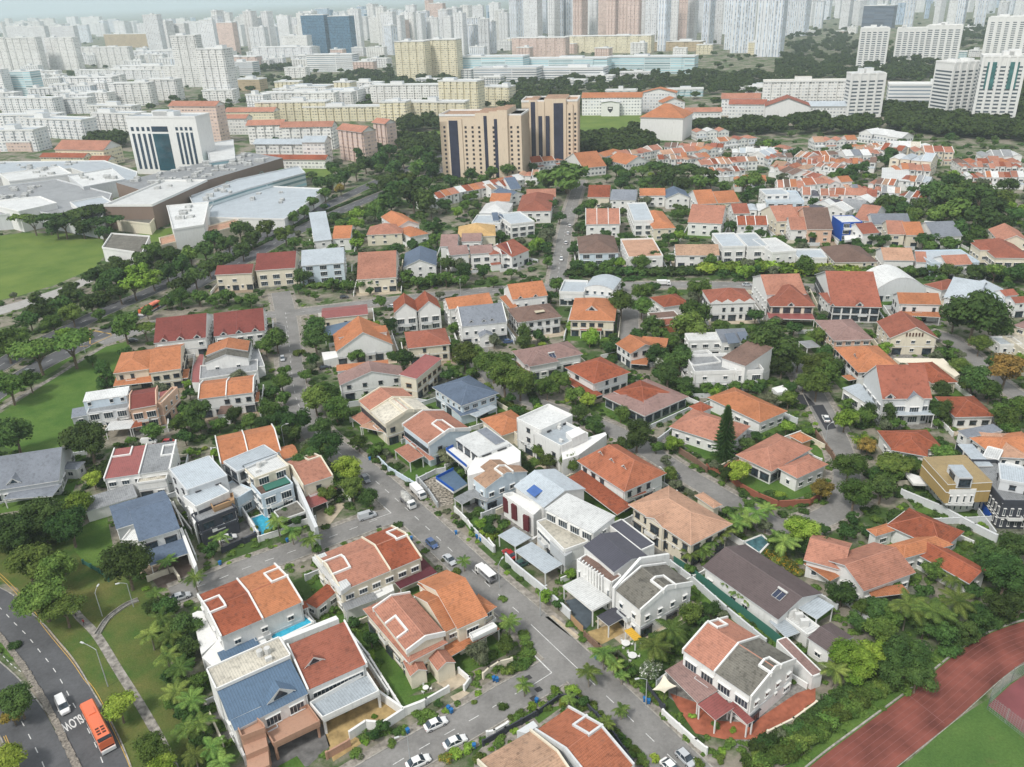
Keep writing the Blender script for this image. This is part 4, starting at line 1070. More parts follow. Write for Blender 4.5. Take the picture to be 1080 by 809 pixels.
# painted lines of the streets
mb = MB()
def pl(px, w=.16, z=.125, mat=LINE, dash=None):
    L = line_px(px, n=4)
    if dash: dashes(L, dash[0], dash[1], w, z, mat, mb)
    else: dashes(L, 1e5, 1, w, z, mat, mb)
pl([301,330, 304,352, 308,395, 314,425, 332,455, 358,478, 381,495, 413,522.5, 457,563, 515,617.5, 549,648], dash=(2.2,3.2))
pl([560,659, 598,695, 615,711]); pl([620,716, 655,749, 705,797, 740,830], dash=(2.2,3.2))
pl([398,548, 353,565, 300,585, 255,601, 229,612, 200,622], dash=(2.2,3.2)); pl([402,532, 412.5,541.5], .22); pl([412.5,541.5, 391,549])
pl([560,688, 582,710], .24); pl([582,710, 560,724]); pl([553,727, 537,736, 512,751, 484,767, 454,784, 423,802, 380,828], dash=(2.2,3.0))
pl([288,341, 301,344], .2); pl([301,344, 303,356])
pl([-60,558, -20,592, 0,609, 20,629, 37,650, 55,673, 75,697, 88,716, 102,735, 128,788, 138,812], .13, .10, YEL); pl([-58,556, -18,590, 2,607, 22,627, 39,649, 57,672, 77,696, 90,715, 104,734, 130,787, 140,812], .13, .10, YEL)
pl([0,412, 0,412.1]) if False else None
pl([4,777, 14,800, 20,815], .13, .10, YEL); pl([6,776, 16,799, 22,814], .13, .10, YEL)
pl([-6,686, 2,691, 12,701, 24,710], .14, .10, LINE, (.9,.8))
pl([96,352, 100,330], .3, .12, YEL) if False else None
for p in ([94,347, 118,353], [95,363, 95,349], [95,349, 117,352], [93,365, 84,366], [96,364, 118,354]): pl(p, .35, .13, YEL)
tag(mb.build('road_markings'), kind='structure')
# fresh tar patches on the right street
for P in ([838,417, 849,416, 860,427, 848,430], [856,428, 868,427, 882,452, 871,454]): ground_poly('road_patch', P, plain('fresh_tar', (.045,.047,.055), .85), .105)
# writing on the road: SLOW, one letter after the other across the lane
def road_text():
    c = bpy.data.curves.new('slow', 'FONT'); c.body = 'SLOW'; c.size = 2.1; c.extrude = .002; c.offset = .045; c.align_x = 'CENTER'; c.align_y = 'CENTER'
    o = bpy.data.objects.new('slow_marking', c); COL.objects.link(o)
    dg = bpy.context.evaluated_depsgraph_get(); me = bpy.data.meshes.new_from_object(o.evaluated_get(dg)); bpy.data.objects.remove(o)
    o = bpy.data.objects.new('slow_marking', me); COL.objects.link(o); me.materials.clear(); me.materials.append(LINE)
    a = U(85, 758); b = U(67, 768); p = (a+b)/2; o.location = (p.x, p.y, .10); ang = math.atan2((b-a).y, (b-a).x)
    o.rotation_euler = (0, 0, ang); o.scale = (.62, 1.75, 1); tag(o, kind='structure')
road_text()
# stone-edged planted median of the near highway
med = line_px([-40,655, -10,664, 5,678, 20,697, 30,712, 47,740, 60,765, 72,790, 84,815, 92,835], n=10)
mb = MB()
RS = random.Random(2); S = [0]
for i in range(len(med)-1):
    a, b = med[i], med[i+1]; n = max(1, int((b-a).length/1.15))
    for k in range(n):
        p = a.lerp(b, (k+.5)/n); t = (b-a).normalized()*(.5+RS.uniform(-.04,.04)); q = Vector((-t.y, t.x))*1.15; q *= RS.uniform(.9,1.1)
        mb.box((p.x+RS.uniform(-.08,.08), p.y), t, q, 0, .2+RS.uniform(0,.1), plain('median_stone', (.30,.27,.23), .95, 0, .4, 2.5))
tag(mb.build('median_kerb'), kind='structure'); addfoot([tuple(p) for p in offset_line(med, 1)[::4]]+[tuple(p) for p in offset_line(med, -1)[::-4]])
ground_poly('median_grass', [-30,640, 0,672, 18,692, 14,697, -2,684, -34,660], GR, .07, keep=False)
# park strip between the near highway and the houses
ground_poly('grass_park', [-300,540, -40,560, 60,560, 150,600, 172,640, 180,700, 215,790, 260,860, 150,860, 128,800, 104,742, 90,716, 72,690, 38,646, 18,620, -40,600, -300,570], GR3, .012, keep=False)
FOOT_PARK = [tuple(U(x, y)[:2]) for x, y in ((-40,600), (60,575), (130,610), (165,650), (172,700), (205,790), (230,860), (150,860), (100,742), (38,646))]
PL = line_px([70,632, 83,650, 102,670, 125,707, 147,742, 170,782, 185,815], n=6); ribbon('path', offset_line(PL, .85), offset_line(PL, -.85), plain('path_concrete', (.36,.335,.30), .95, 0, .45, .8), .04)
DR = line_px([103,669, 112,655, 122,646, 134,638, 146,633], n=5); ribbon('drain_path', offset_line(DR, .55), offset_line(DR, -.55), plain('drain_concrete', (.24,.235,.22), .95, 0, .4, 1.5), .045)
mb = MB(); [strip3d(mb, offset_line(DR, s*.6), .14, 0, .35, KERB) for s in (1,-1)]; tag(mb.build('drain_edge'), kind='structure')
# green lots
ground_poly('grass_lot', [0,436, 60,397, 108,366, 135,360, 140,372, 121,392, 112,410, 90,425, 86,445, 62,475, 30,480, 0,470], GR, .016)
ground_poly('grass_lot', [-60,440, -5,428, 0,436, 0,480, -60,500], GR, .015)
SW = line_px([-30,452, 2,430, 50,402, 90,377, 112,364], n=5); ribbon('path', offset_line(SW, 1.0), offset_line(SW, -1.0), plain('path_concrete', (0,0,0)), .04); addfoot([tuple(p) for p in offset_line(SW, 2)]+[tuple(p) for p in offset_line(SW, -2)[::-1]])
ground_poly('grass_verge', [0,425, 60,390, 92,366, 88,360, 60,378, 0,412], GR, .014)
ground_poly('grass_field', [-80,256, -10,250, 20,246, 70,246, 108,252, 112,268, 100,282, 60,300, 20,312, -80,335], GR2, .012)
ground_poly('path', [-80,345, 20,318, 60,305, 100,288, 104,294, 60,314, 20,326, -80,356], plain('far_path', (.38,.37,.35), .9), .02)
ground_poly('grass_field', [140,248, 180,240, 186,247, 160,262, 140,262], GR2, .014)
ground_poly('grass_lawn', [80,560, 112,540, 119,575, 108,595, 95,600, 78,580], GR, .018)
ground_poly('grass_field', [608,122, 680,120, 678,140, 640,150, 608,152], GR2, .3)
ground_poly('grass_field', [413,142, 468,138, 466,150, 415,153], GR2, .3)
ground_poly('grass_field', [316,172, 352,170, 350,187, 318,188], GR2, .3)
# athletics ground, lower right
OUT = line_px([800,860, 854,809, 905,770, 958,731, 985,709, 1011,688, 1034,673, 1060,662, 1084,655, 1120,650], n=6); INN = line_px([895,860, 949,809, 975,786, 999,765, 1022,748, 1043,735, 1062,720, 1084,708, 1120,692, 1150,680], n=6)
wtr = (U(958,731)-U(999,765)).length; INN = offset_line(OUT, -wtr); TRK = plain('running_track', (.24,.075,.056), .85, 0, .38, .14); ribbon('running_track', OUT, INN, TRK, .03)
mb = MB(); lm = plain('track_line', (.27,.12,.11), .8)
for k in range(1, 8):
    L = [OUT[i].lerp(INN[i], k/8) for i in range(len(OUT))]; dashes(L, 1e5, 1, .06, .045, lm, mb)
L = [U(958,733), U(996,763)]; dashes([Vector(p[:2]) for p in L], 1e5, 1, .12, .047, lm, mb)
tag(mb.build('track_markings'), kind='structure')
KL = [p for p in OUT]; mb = MB(); strip3d(mb, offset_line(OUT, .35), .3, 0, .22, KERB); strip3d(mb, offset_line(INN, -.15), .1, 0, .1, KERB); tag(mb.build('track_kerb'), kind='structure')
ground_poly('grass_field', [949,811, 975,788, 999,767, 1022,750, 1043,737, 1062,722, 1090,708, 1130,760, 1130,860, 895,862], grassm('grass_pitch', (.06,.125,.032), (.10,.175,.045), .08), .02)
ground_poly('tennis_court', [1042,744, 1066,722, 1090,706, 1130,740, 1100,790], plain('court_red', (.22,.07,.075), .85, 0, .15, .2), .05)
addfoot([tuple(U(x, y)[:2]) for x, y in ((840,815), (958,731), (1034,673), (1100,650), (1150,900), (800,900))])
ground_poly('grass_bank', [790,830, 850,795, 900,755, 950,715, 1005,670, 1060,650, 1110,640, 1110,655, 1034,673, 958,731, 854,809, 800,860], GR, .010, keep=False)
for x_, y_ in ((557,715), (568,727.5), (563,737), (400,556), (633,641)): p = U(x_, y_); mb = MB(); mb.box(p, Vector((.55,.3)), Vector((-.3,.45)), 0, .118, plain('drain_iron', (.05,.05,.05), .6)); tag(mb.build('drain_cover'), kind='structure')
# haze: the air between here and the far city
hm = bpy.data.materials.new('haze_air'); hm.use_nodes = True; hn = hm.node_tree; hn.nodes.clear()
pv = hn.nodes.new('ShaderNodeVolumePrincipled'); pv.inputs['Color'].default_value = (.80,.93,1,1); pv.inputs['Density'].default_value = HAZE = .00011
ho = hn.nodes.new('ShaderNodeOutputMaterial'); hn.links.new(pv.outputs[0], ho.inputs['Volume'])
mb = MB(); mb.prism([(-71000,-500), (71000,-500), (71000,71000), (-71000,71000)], -1, 420, hm, None, True); tag(mb.build('haze'), kind='stuff')
# ================================================================== HOUSES of the near streets
H = House
# --- lower left corner
TL(200,590,7.357)
h = H('semi-detached pair, brick-red and bright orange roofs, narrow pool in front', 'red-and-orange twin roof', 'semi_detached_house')
V = h.v([240,605, 880,328, 668,35], 7.6, 'gx', ['rust','orange'], 'w', .2, .25, cop='w', split=[.5], win={'f':'few','r':'std'}); h.notch(.0,.2,.42,.72); h.notch(.8,1,.5,.82)
h.slab([95,760, 240,600, 320,700, 570,590, 610,650, 330,760, 180,830], 3.4, 'w'); h.slab([60,400, 110,400, 240,605, 90,740, 20,420], 3.2, 'w', name='side_terrace')
h.can([245,790, 545,660, 500,600], 3.75, 'blue', False, .1, name='canopy')
h.can([610,500, 925,370, 890,320], 4.6, 'rust', True, name='canopy_roof'); h.v([890,330, 985,380, 690,10], 3.2, 'shed', 'rust', 'w', .05, .2, name='side')
P = [U(*Q(x, y), .0) for x, y in ((600,590),(880,430),(960,490),(640,640))]
def pool(pts, lab, rim='w', z=.28, wk='water'):
    P = [U(*Q(pts[i], pts[i+1]), z) for i in range(0, len(pts), 2)]; c = sum(P, Vector())/len(P); root = empty('swimming_pool', (c.x, c.y, 0)); mb = MB(); mb.prism([(p.x,p.y) for p in P], 0, z-.02, waterm(wk)); mb.build('water', root)
    mb = MB(); [cubeseg(mb, P[i], P[(i+1)%len(P)], .45, 0, z+.1, 0, z+.1, wallm(rim)) for i in range(len(P))]; mb.build('rim', root); tag(root, lab, 'swimming pool'); addfoot([(p.x,p.y) for p in P]); LANDM.append((*PX(c), lab[:0] or 'pool')) if False else None
pool([605,570, 890,430, 960,490, 650,640], 'narrow turquoise pool beside the orange half of the twin roof', z=2.6)
h = H('house with a blue metal roof, a triangular dormer and tan tiled terraces', 'blue metal roof with dormer')
TL(180,680,6)
h.v([290,285, 760,72, 690,-45], 10.2, 'flat', 'cream', 'w', par=.35, win='none', clutter=3)
h.v([405,545, 870,308, 765,75], 6.8, 'shed', 'blue', 'w', .4, .2, R=2, win={'f':'big','l':'few','r':'none','b':'none'}); h.dorm(695,320,4.6,'blue',hh=.25)
h.can([368,482, 572,388, 500,285], 7.6, 'blue', False, .15, .35, name='canopy_roof')
h.slab([400,470, 440,480, 500,440, 590,520, 600,545, 455,600], 6.0, 'tan', name='balcony', par=.9)
h.slab([455,605, 595,545, 615,640, 475,700], 4.6, 'tan', top=None, name='tower'); h.slab([478,712, 615,648, 625,760, 490,820], 3.4, 'tan', name='porch')
h.slab([585,525, 870,395, 945,500, 655,640], 3.6, 'tan', 2.9, name='terrace', par=.8)
for x in (665, 930): p = U(*Q(x, 510 if x > 800 else 650), 2.9); mbp = MB(); mbp.box(p, Vector((.2,0)), Vector((0,.2)), 0, 2.9, wallm('tan')); mbp.build('post', h.root)
ground_poly('yard_paving', [620,620, 960,500, 1010,640, 870,770, 640,800], plain('grey_pavers', (.19,.185,.18), .9, 0, .3), .03)
ground_poly('grass_lawn', [680,770, 800,705, 850,774, 880,830, 700,830], GR, .045)
h = H('house with a plain orange-red tiled roof, one small triangular dormer and a broad white balcony', 'orange-red roof with white balcony')
TL(180,570,3.385)
V = h.v([488,536, 702,440, 640,288], 6.8, 'shed', 'brick', 'w', .3, .3, cop='w', R=2, win={'f':'band','r':'std'}); h.dorm(512,430,3.4,'brick',hh=.2)
h.slab([500,590, 700,478, 745,548, 545,642], 3.9, 'w', 3.3, 'lgrey', 'balcony', par=.9, foot=True)
for x, y in ((548,640),(742,548)): p = U(*Q(x, y), 3.3); mbp = MB(); mbp.box(p, Vector((.22,0)), Vector((0,.22)), 0, 3.3, wallm('w')); mbp.build('post', h.root)
h.slab([395,345, 590,268, 600,280, 405,357], 8.6, 'w', 7.4, name='parapet')
ground_poly('yard_paving', [540,650, 750,560, 830,610, 640,690, 690,720, 580,790], plain('ochre_pavers', (.46,.33,.15), .9, 0, .3), .03)
wall_line([640,712, 700,672, 760,678, 835,628, 745,565], 2.0, 'w', .35, look='tall curved white', piers=0); wall_line([560,780, 640,735], 1.6, 'tan', look='low tan', piers=4)
wall_line([150,500, 270,800], 2.2, 'lg', look='long white side'); wall_line([838,625, 905,600], 1.9, 'w')
# --- salmon bungalow with twin porch gables + orange gabled neighbour
TL(360,560,6)
h = H('salmon tiled house with two little porch gables over its front lawn', 'salmon house with twin porch gables', 'semi_detached_house')
h.v([135,495, 428,835, 668,700], 5.6, 'hip', 'salm', 'cr', .45, .6, win='std')
V = h.v([200,492, 415,765, 650,640], 7.6, 'gx', 'salm', 'cr', .3, .3, cop='w', win='std'); h.notch(.38,.72,.0,.28)
TL(360,680,6)
h.v([435,200, 545,160, 515,60], 3.6, 'gy', 'salm', 'cr', .55, .2, win='none', side=''); h.v([608,165, 725,110, 670,20], 3.6, 'gy', 'salm', 'cr', .55, .2, win='none', side='')
ground_poly('grass_lawn', [230,180, 300,140, 420,330, 640,290, 650,330, 430,435, 260,250], GR, .045); ground_poly('yard_paving', [600,240, 740,160, 810,230, 690,300], plain('beige_pavers', (.52,.44,.33), .9, 0, .2), .05)
ground_poly('yard_paving', [690,330, 770,290, 815,305, 720,365], plain('beige_pavers', (0,0,0)), .055)
wall_line([170,90, 390,440, 540,380, 680,300], 1.5, 'w', .25, look='long white', piers=3); wall_line([780,290, 815,240, 745,180], 1.3, 'w', look='short white'); wall_line([900,215, 935,180, 1000,140, 1080,120], 1.4, 'cr', look='low cream')
TL(360,560,6)
h = H('large orange gabled house with an orange lean-to beside the road bend', 'large orange gabled house at the bend', 'semi_detached_house')
h.v([735,622, 928,535, 715,225], 7.2, 'gx', 'orange', 'cr', .42, .4, win={'f':'big','r':'std'}); h.v([655,642, 745,600, 590,345], 6.6, 'gx', 'orange', 'cr', .4, .3, win='few'); h.v([800,600, 985,480, 890,385], 5.8, 'hip', 'orange', 'cr', .4, .5, win={'f':'band','r':'std'})
h.v([480,345, 650,480, 760,400], 6.4, 'shedb', 'orange', 'cr', .1, .3, win='none'); h.can([665,810, 1005,620, 960,560], 3.4, 'orange', True, name='porch_roof'); h.slab([810,660, 960,590, 985,615, 830,690], 5.0, 'w', 4.4, name='balcony', par=.5, foot=False)
# --- cream / deep red twin north of it
h = H('twin house, left roof half salmon with white terrace, right half deep rust', 'salmon-and-rust twin roof', 'semi_detached_house')
TL(270,440,4)
h.v([358,735, 700,592, 575,460], 7.2, 'gx', ['salm','rust'], 'cr', .3, .3, cop='cr', split=[.6], win='std'); h.notch(.0,.22,.3,.62); h.notch(.86,1.0,.45,.8)
h.slab([236,590, 290,570, 400,705, 358,735], 7.9, 'w', 6.8, 'white', name='roof_terrace', foot=False)
h.can([608,724, 765,655, 700,582], 3.4, 'maroon', True); TL(360,560,6); h.slab([0,385, 130,340, 300,265, 335,375, 220,430, 20,490], 3.4, 'w', name='terrace'); h.can([25,505, 230,430, 205,385], 3.9, 'gy2', True, .12)
# --- bottom orange house
TL(500,680,6)
h = H('orange tiled house cut by the bottom edge of the picture, grey parapet along its roof', 'orange roof at the bottom edge', 'semi_detached_house')
h.v([385,545, 603,395, 985,780], 7.2, 'gx', 'rust2', 'lg', .3, .3, cop='lg', win='std'); h.notch(.62,1.0,.28,.52,'lg')
h.v([20,738, 362,542, 740,935], 7.0, 'gx', 'tan', 'lg', .3, .3, cop='cr', win='std'); h.slab([270,545, 375,480, 405,515, 330,560], 3.5, 'lg')
wall_line([60,640, 200,560, 400,450, 540,350, 620,345, 700,390, 850,540, 1000,760], 1.3, 'dk', .12, look='dark railed', piers=2.5, name='fence'); wall_line([85,600, 130,590, 215,540], 1.9, 'w', .3, look='white gate')
ground_poly('yard_paving', [0,700, 100,600, 540,350, 760,400, 950,700, 1080,800, 900,900, 0,900], PAVE, .03, keep=False)
ground_poly('grass_lawn', [380,460, 470,400, 580,380, 520,420, 410,500], GR, .05)
# --- white flat modern house with cream terrace, A8
TL(440,460,6)
h = H('pale blue-grey gabled house with a blue skylight and maroon slatted screens', 'blue skylight roof')
h.v([610,315, 800,452, 1005,345], 7.6, 'gx', 'lgrey', 'w', .32, .3, R=True, win='few'); h.panel([690,345, 740,305, 795,345, 742,385], 8.7, (.05,.14,.42), 'skylight')
h.slab([545,385, 605,375, 790,470, 735,520, 715,505], 5.6, 'w', 0, None, 'front_wing', par=1.0)
for x, y in ((563,430), (615,475), (690,545)):
    p = U(*Q(x, y), 4.0); mbp = MB(); mbp.box(p, Vector((.62,-.55)), Vector((.18,.2)), 1.6, 5.9, wallm('rd')); mbp.build('screen', h.root)
h.can([510,628, 620,700, 720,640], 3.2, 'lgrey', True, .1)
h = H('long white modern house with a cream roof terrace and a grey panelled bay', 'white house with cream terrace')
TL(560,440,6)
h.v([85,580, 395,735, 590,660], 9.6, 'shed', 'white', 'w', .06, .2, win={'f':'big','r':'few','l':'none'}, cop=None)
TL(440,460,6)
h.v([757,548, 932,728, 1065,655], 6.6, 'flat', 'cream', 'w', win={'f':'band','r':'none','l':'none'}, par=.5); h.can([615,725, 810,870, 910,800], 3.3, 'lgrey', True, .12); h.slab([840,655, 935,735, 975,715, 980,735, 935,760, 840,672], 6.0, 'gy', 3.0, name='panelled_bay', foot=False)
wall_line([455,690, 490,735], 1.9, 'w'); wall_line([345,600, 395,655, 485,740], 1.8, 'lg', look='grey and white')
# --- solar roof house A9
TL(500,560,6)
h = H('white house under a dark charcoal metal roof with a row of vertical white fins', 'charcoal roof with white fins')
h.v([690,95, 885,262, 1040,110], 9.2, 'gx', 'dark', 'w', .3, .2, win='none', R=False); h.v([650,190, 870,330, 890,262], 8.0, 'flat', 'brown', 'w', par=.3, win='slit')
for i in range(9):
    p = U(*Q(672+i*17.5, 232+i*13.5), 6.4); mbp = MB(); mbp.box(p, Vector((.10,-.08)), Vector((.22,.27)), 4.4, 8.8, wallm('w')); mbp.build('fin', h.root)
h.can([560,345, 750,502, 882,440], 4.6, 'white', True, .5); TL(540,440,4)
h.v([408,455, 545,562, 622,552], 8.2, 'flat', 'dark', 'w', par=.2, win='few')
# --- brown roof white house A10
h = H('white house with a grey-brown tiled roof, salmon coping and a yellow garden canopy', 'white house with yellow canopy', 'semi_detached_house')
TL(540,570,3.385)
h.v([365,175, 460,252, 647,155], 7.6, 'gx', 'conc', 'w', .35, .2, cop='w', win='std'); h.notch(.55,1.0,.42,.66)
A_, B_, C_ = U(*Q(362,172), 8.2), U(*Q(458,62), 11), U(*Q(560,40), 9); mbp = MB(); cubeseg(mbp, A_, B_, .6, 0, 8.4, 0, 11, wallm('w')); cubeseg(mbp, B_, C_, .6, 0, 11, 0, 8.5, wallm('w')); mbp.build('party_wall', h.root)
h.can([302,270, 345,306, 410,270], 3.3, 'dark', True); h.can([400,322, 440,362, 462,345], 2.6, 'ylw', True, .06)
ground_poly('grass_lawn', [370,380, 470,340, 530,400, 480,470, 420,430], GR, .045); ground_poly('yard_paving', [260,330, 380,290, 400,330, 320,372], plain('ochre_pavers', (0,0,0)), .045)
ground_poly('yard_paving', [190,215, 240,205, 290,260, 280,300, 255,325], plain('slate_pavers', (.10,.125,.15), .7, 0, .2), .045)
TL(500,560,6)
wall_line([200,190, 255,250, 440,400, 610,560], 2.2, 'lg', .3, look='long grey-white', piers=0); wall_line([612,575, 690,650], 2.0, 'wd', .12, look='brown slatted', piers=0, slat=True); wall_line([700,680, 790,760, 900,850], 1.7, 'br', .12, look='dark', piers=3)
ground_poly('pavement_apron', [450,545, 500,535, 670,670, 640,690, 545,620], plain('beige_pavers', (0,0,0)), .06)
# --- A11 salmon/black twin, lower right
TL(640,600,4.495)
h = H('semi-detached pair with half salmon and half blackened grey roof and red awnings', 'salmon-and-black twin roof', 'semi_detached_house')
h.v([358,385, 688,612, 935,458], 7.4, 'gx', ['salm','conc'], 'w', .38, .2, cop='w', split=[.48], win={'f':'big','r':'std','l':'few'}); h.notch(.0,.14,.55,.78); h.notch(.84,1,.4,.62)
h.can([275,482, 430,636, 512,572], 3.4, 'mauve', True, .15, .12); h.can([430,642, 515,718, 570,632], 3.6, 'redm', True, .12, .05); h.can([567,645, 665,738, 685,705], 3.5, 'redm', True, .12)
h.v([805,340, 975,510, 1000,470], 3.4, 'flat', 'mauve', 'w', par=.1, win='none')
ground_poly('yard_paving', [300,590, 440,640, 520,720, 690,730, 900,590, 989,560, 989,640, 760,809, 560,809, 420,780, 330,650], plain('terracotta_pavers', (.40,.13,.075), .85, 0, .25), .045)
wall_line([265,700, 420,840, 470,880], 1.6, 'w', .25, look='white'); wall_line([760,800, 880,740, 989,660], 1.6, 'cr', .2, look='beige'); wall_line([190,575, 270,680], 1.8, 'dk', .1, look='dark slatted', slat=True)
def sail(pts, z, lab):
    P = [U(*Q(pts[i], pts[i+1]), z) for i in range(0, 8, 2)]; c = sum(P, Vector())/4; root = empty('shade_sail', (c.x, c.y, 0)); m = wallm('cr'); mb = MB(); G = {}
    n = 8
    for i in range(n+1):
        for j in range(n+1):
            a, b_ = i/n, j/n; p = (P[0]*(1-a)+P[1]*a)*(1-b_)+(P[3]*(1-a)+P[2]*a)*b_; q = p.lerp(c, .22*(1-(2*a-1)**2)*abs(2*b_-1)**2+.22*(1-(2*b_-1)**2)*abs(2*a-1)**2)
            G[i, j] = (q.x, q.y, z+.9*(abs(a-b_)**1.2)-.2)
    for i in range(n):
        for j in range(n): mb.face([G[i,j], G[i+1,j], G[i+1,j+1], G[i,j+1]], m, [(0,0)]*4)
    mb.build('canopy', root)
    for p, g in ((P[0],G[0,0]), (P[1],G[n,0]), (P[2],G[n,n]), (P[3],G[0,n])): mb = MB(); mb.tube((g[0],g[1],0), g, .05, .05, framem('d'), 6); mb.build('post', root)
    tag(root, lab, 'shade sail')
sail([215,570, 270,512, 332,552, 272,603], 3.2, 'cream four-cornered shade sail beside the mauve carport roof')
# --- green hoarding and long brown roof
TL(720,540,6)
h = H('long low house with a mauve-brown roof, a solar water heater and a white pergola', 'long mauve-brown roof')
h.v([125,345, 605,682, 870,505], 4.8, 'gx', 'mb', 'w', .34, .5, win='std', side='fr'); h.heater(612,520)
h.can([700,590, 850,680, 950,590], 4.0, 'lgrey', True, .1, name='pergola'); h.v([640,665, 790,780, 850,720], 3.2, 'flat', 'white', 'w', par=.3, win='few')
for x, y in ((690,650), (733,672), (768,712)): p = U(*Q(x, y), 3.6); mbp = MB(); mbp.box(p, Vector((.8,0)), Vector((0,.45)), 3.2, 4.9, plain('ac_case', (0,0,0))); mbp.build('air_conditioner', h.root)
h.can([545,690, 655,795, 722,745], 3.0, 'lgrey', False, .12); TL(810,570,3.385); h.v([140,347, 220,402, 316,352], 4.2, 'gx', 'mb', 'w', .25, .3, win='few')
TL(720,540,6)
wall_line([-60,330, 60,410, 300,600, 560,800, 700,920], 2.4, 'gn', .08, name='hoarding', look='dark green sheet', noun='hoarding', piers=0, cap=False); wall_line([-80,350, 55,450, 280,650, 520,850], 1.9, 'lg', .25, look='long concrete')
pool([385,190, 500,145, 552,190, 485,262], 'grey-teal pool behind the long mauve-brown roof', wk='dull')
# --- left edge group
TL(0,440,6)
h = H('long grey-tiled bungalow at the left edge with one triangular dormer', 'grey bungalow at the left edge')
h.v([-200,492, 375,400, 375,190], 4.6, 'gx', 'grey', 'lg', .5, .5, R=True, win='big'); h.dorm(60,338,3.2,'grey',hh=.2); h.can([20,520, 330,500, 350,420], 3.0, 'grey', True); h.v([375,330, 490,330, 560,280], 3.4, 'hip', 'grey', 'w', .3, .4)
h = H('twin house with a flat-looking brick-red roof left and a stained grey roof right', 'brick-red and grey flat twin', 'semi_detached_house')
h.v([655,392, 1075,332, 1140,160], 6.8, 'shed', 'redm', 'w', .05, .2, cop='w', win='std'); Vx = h.vols[-1]
h.v([876,360, 1080,330, 1142,160], 6.92, 'shed', 'gy2', 'w', .05, .2, cop='w', win='none'); h.notch(.6,1,.5,.85); h.notch(.02,.3,.7,.98,V=Vx)
h.v([540,600, 870,500, 850,430], 3.4, 'shed', 'gy2', 'w', .1, .2, win='none'); h.v([868,420, 1050,395, 1040,340], 5.2, 'flat', 'cream', 'w', par=.3, win='std', side='fl')
TL(90,480,6)
h = H('big house with a plain slate-blue tiled roof and a lower slate porch roof', 'slate-blue roof above the round tree')
h.v([338,548, 600,465, 465,232], 7.2, 'gx', 'slate', 'w', .3, .25, cop=None, win='big', fr='d'); h.v([195,470, 340,425, 262,290], 7.2, 'gx', 'slate', 'gy', .3, .25, win='none'); h.v([232,545, 338,545, 300,430], 5.6, 'flat', 'white', 'w', par=.4, win='few', fr='d')
h.can([410,700, 655,620, 605,515], 3.5, 'slate', True, .2, .12); h.slab([595,465, 612,455, 705,690, 690,715], 4.8, 'w', 0, name='party_wall', foot=False)
ground_poly('yard_paving', [400,760, 640,620, 700,720, 480,860], plain('brown_pavers', (.16,.12,.10), .85, 0, .3), .03)
wall_line([400,800, 470,770, 560,740, 600,800], 1.4, 'cr', .3, look='cream gate'); wall_line([-10,385, 150,340], 1.6, 'cr'); wall_line([-10,690, 90,745, 150,800], 1.2, 'gn', .06, 'fence', 'green mesh', 'fence', 3, False)
h = H('modern pale grey flat-roofed house with dark glazed balconies and a wooden deck', 'modern grey house with dark balconies')
h.v([640,222, 897,130, 745,18], 9.8, 'flat', 'lgrey', 'lg', par=.12, win='few', fr='d'); h.v([700,330, 912,235, 880,150], 8.2, 'flat', 'lgrey', 'w', par=.3, win='slit'); h.slab([790,310, 935,255, 945,300, 815,350], 6.6, 'wd', 6.0, name='deck', par=.9, foot=False)
h.v([715,440, 955,345, 930,290], 6.0, 'flat', 'gy2', 'dk', par=.8, win='big', fr='d'); h.v([735,500, 965,415, 955,360], 3.6, 'flat', 'lgrey', 'dk', par=.5, win='none'); h.slab([605,190, 640,180, 700,420, 690,440], 6.5, 'w', 0, name='side_wing', foot=False)
ground_poly('yard_paving', [850,560, 960,440, 1040,400, 1079,500, 880,620], plain('grey_pavers', (0,0,0)), .05); wall_line([870,620, 1000,560, 1080,520], 1.4, 'dk', .15, look='black'); wall_line([940,280, 1079,500], 2.4, 'w', .25, look='white side')
TL(200,440,6)
h = H('modern three-level house with a rooftop planter and a turquoise pool', 'modern house with turquoise pool')
h.v([300,345, 560,235, 510,160], 9.6, 'flat', 'lgrey', 'lg', par=.15, win='big', fr='d'); h.v([410,392, 628,312, 545,240], 9.2, 'flat', 'white', 'cr', par=.4, win='big', clutter=3); h.v([455,505, 655,432, 620,350], 6.6, 'flat', 'brown', 'bl', par=.7, win='big'); h.v([300,520, 400,460, 355,360], 5.4, 'flat', 'white', 'bl', par=.4, win='big')
h.slab([460,430, 620,375, 640,410, 480,465], 7.0, 'gn', 6.7, name='planter', foot=False); h.slab([535,600, 680,535, 735,600, 580,655], 3.3, 'w', 2.8, 'conc', 'porch_roof', par=.3, foot=False); h.slab([610,290, 630,282, 812,690, 792,700], 5.8, 'lg', 0, name='party_wall', foot=False)
pool([385,640, 470,610, 580,690, 450,755], 'turquoise pool in front of the three-level modern house'); wall_line([350,800, 450,760], 1.5, 'dk', .15, look='dark'); wall_line([440,790, 580,745, 700,690, 800,660], 1.6, 'w', .25, look='white'); wall_line([290,550, 440,770], 2.0, 'w', .2)
h = H('narrow cream house with a salmon roof and a small maroon awning above its drive', 'narrow salmon roof with maroon awning', 'semi_detached_house')
h.v([715,435, 908,370, 790,225], 6.8, 'gx', 'salm', 'cr', .3, .2, cop='cr', win='few', fr='d'); h.notch(.6,1,.55,.9,'cr'); h.can([770,575, 875,532, 820,470], 3.3, 'redm', True, .1); h.can([850,495, 935,455, 915,432], 3.5, 'redm', False, .1)
ground_poly('yard_paving', [800,600, 900,550, 1000,540, 880,690, 810,690], plain('beige_pavers', (0,0,0)), .05); wall_line([880,560, 1000,500], 1.3, 'cr')
h = H('row of three attached houses under one long orange roof with white dividing walls', 'long orange roof with white dividers', 'terraced_house')
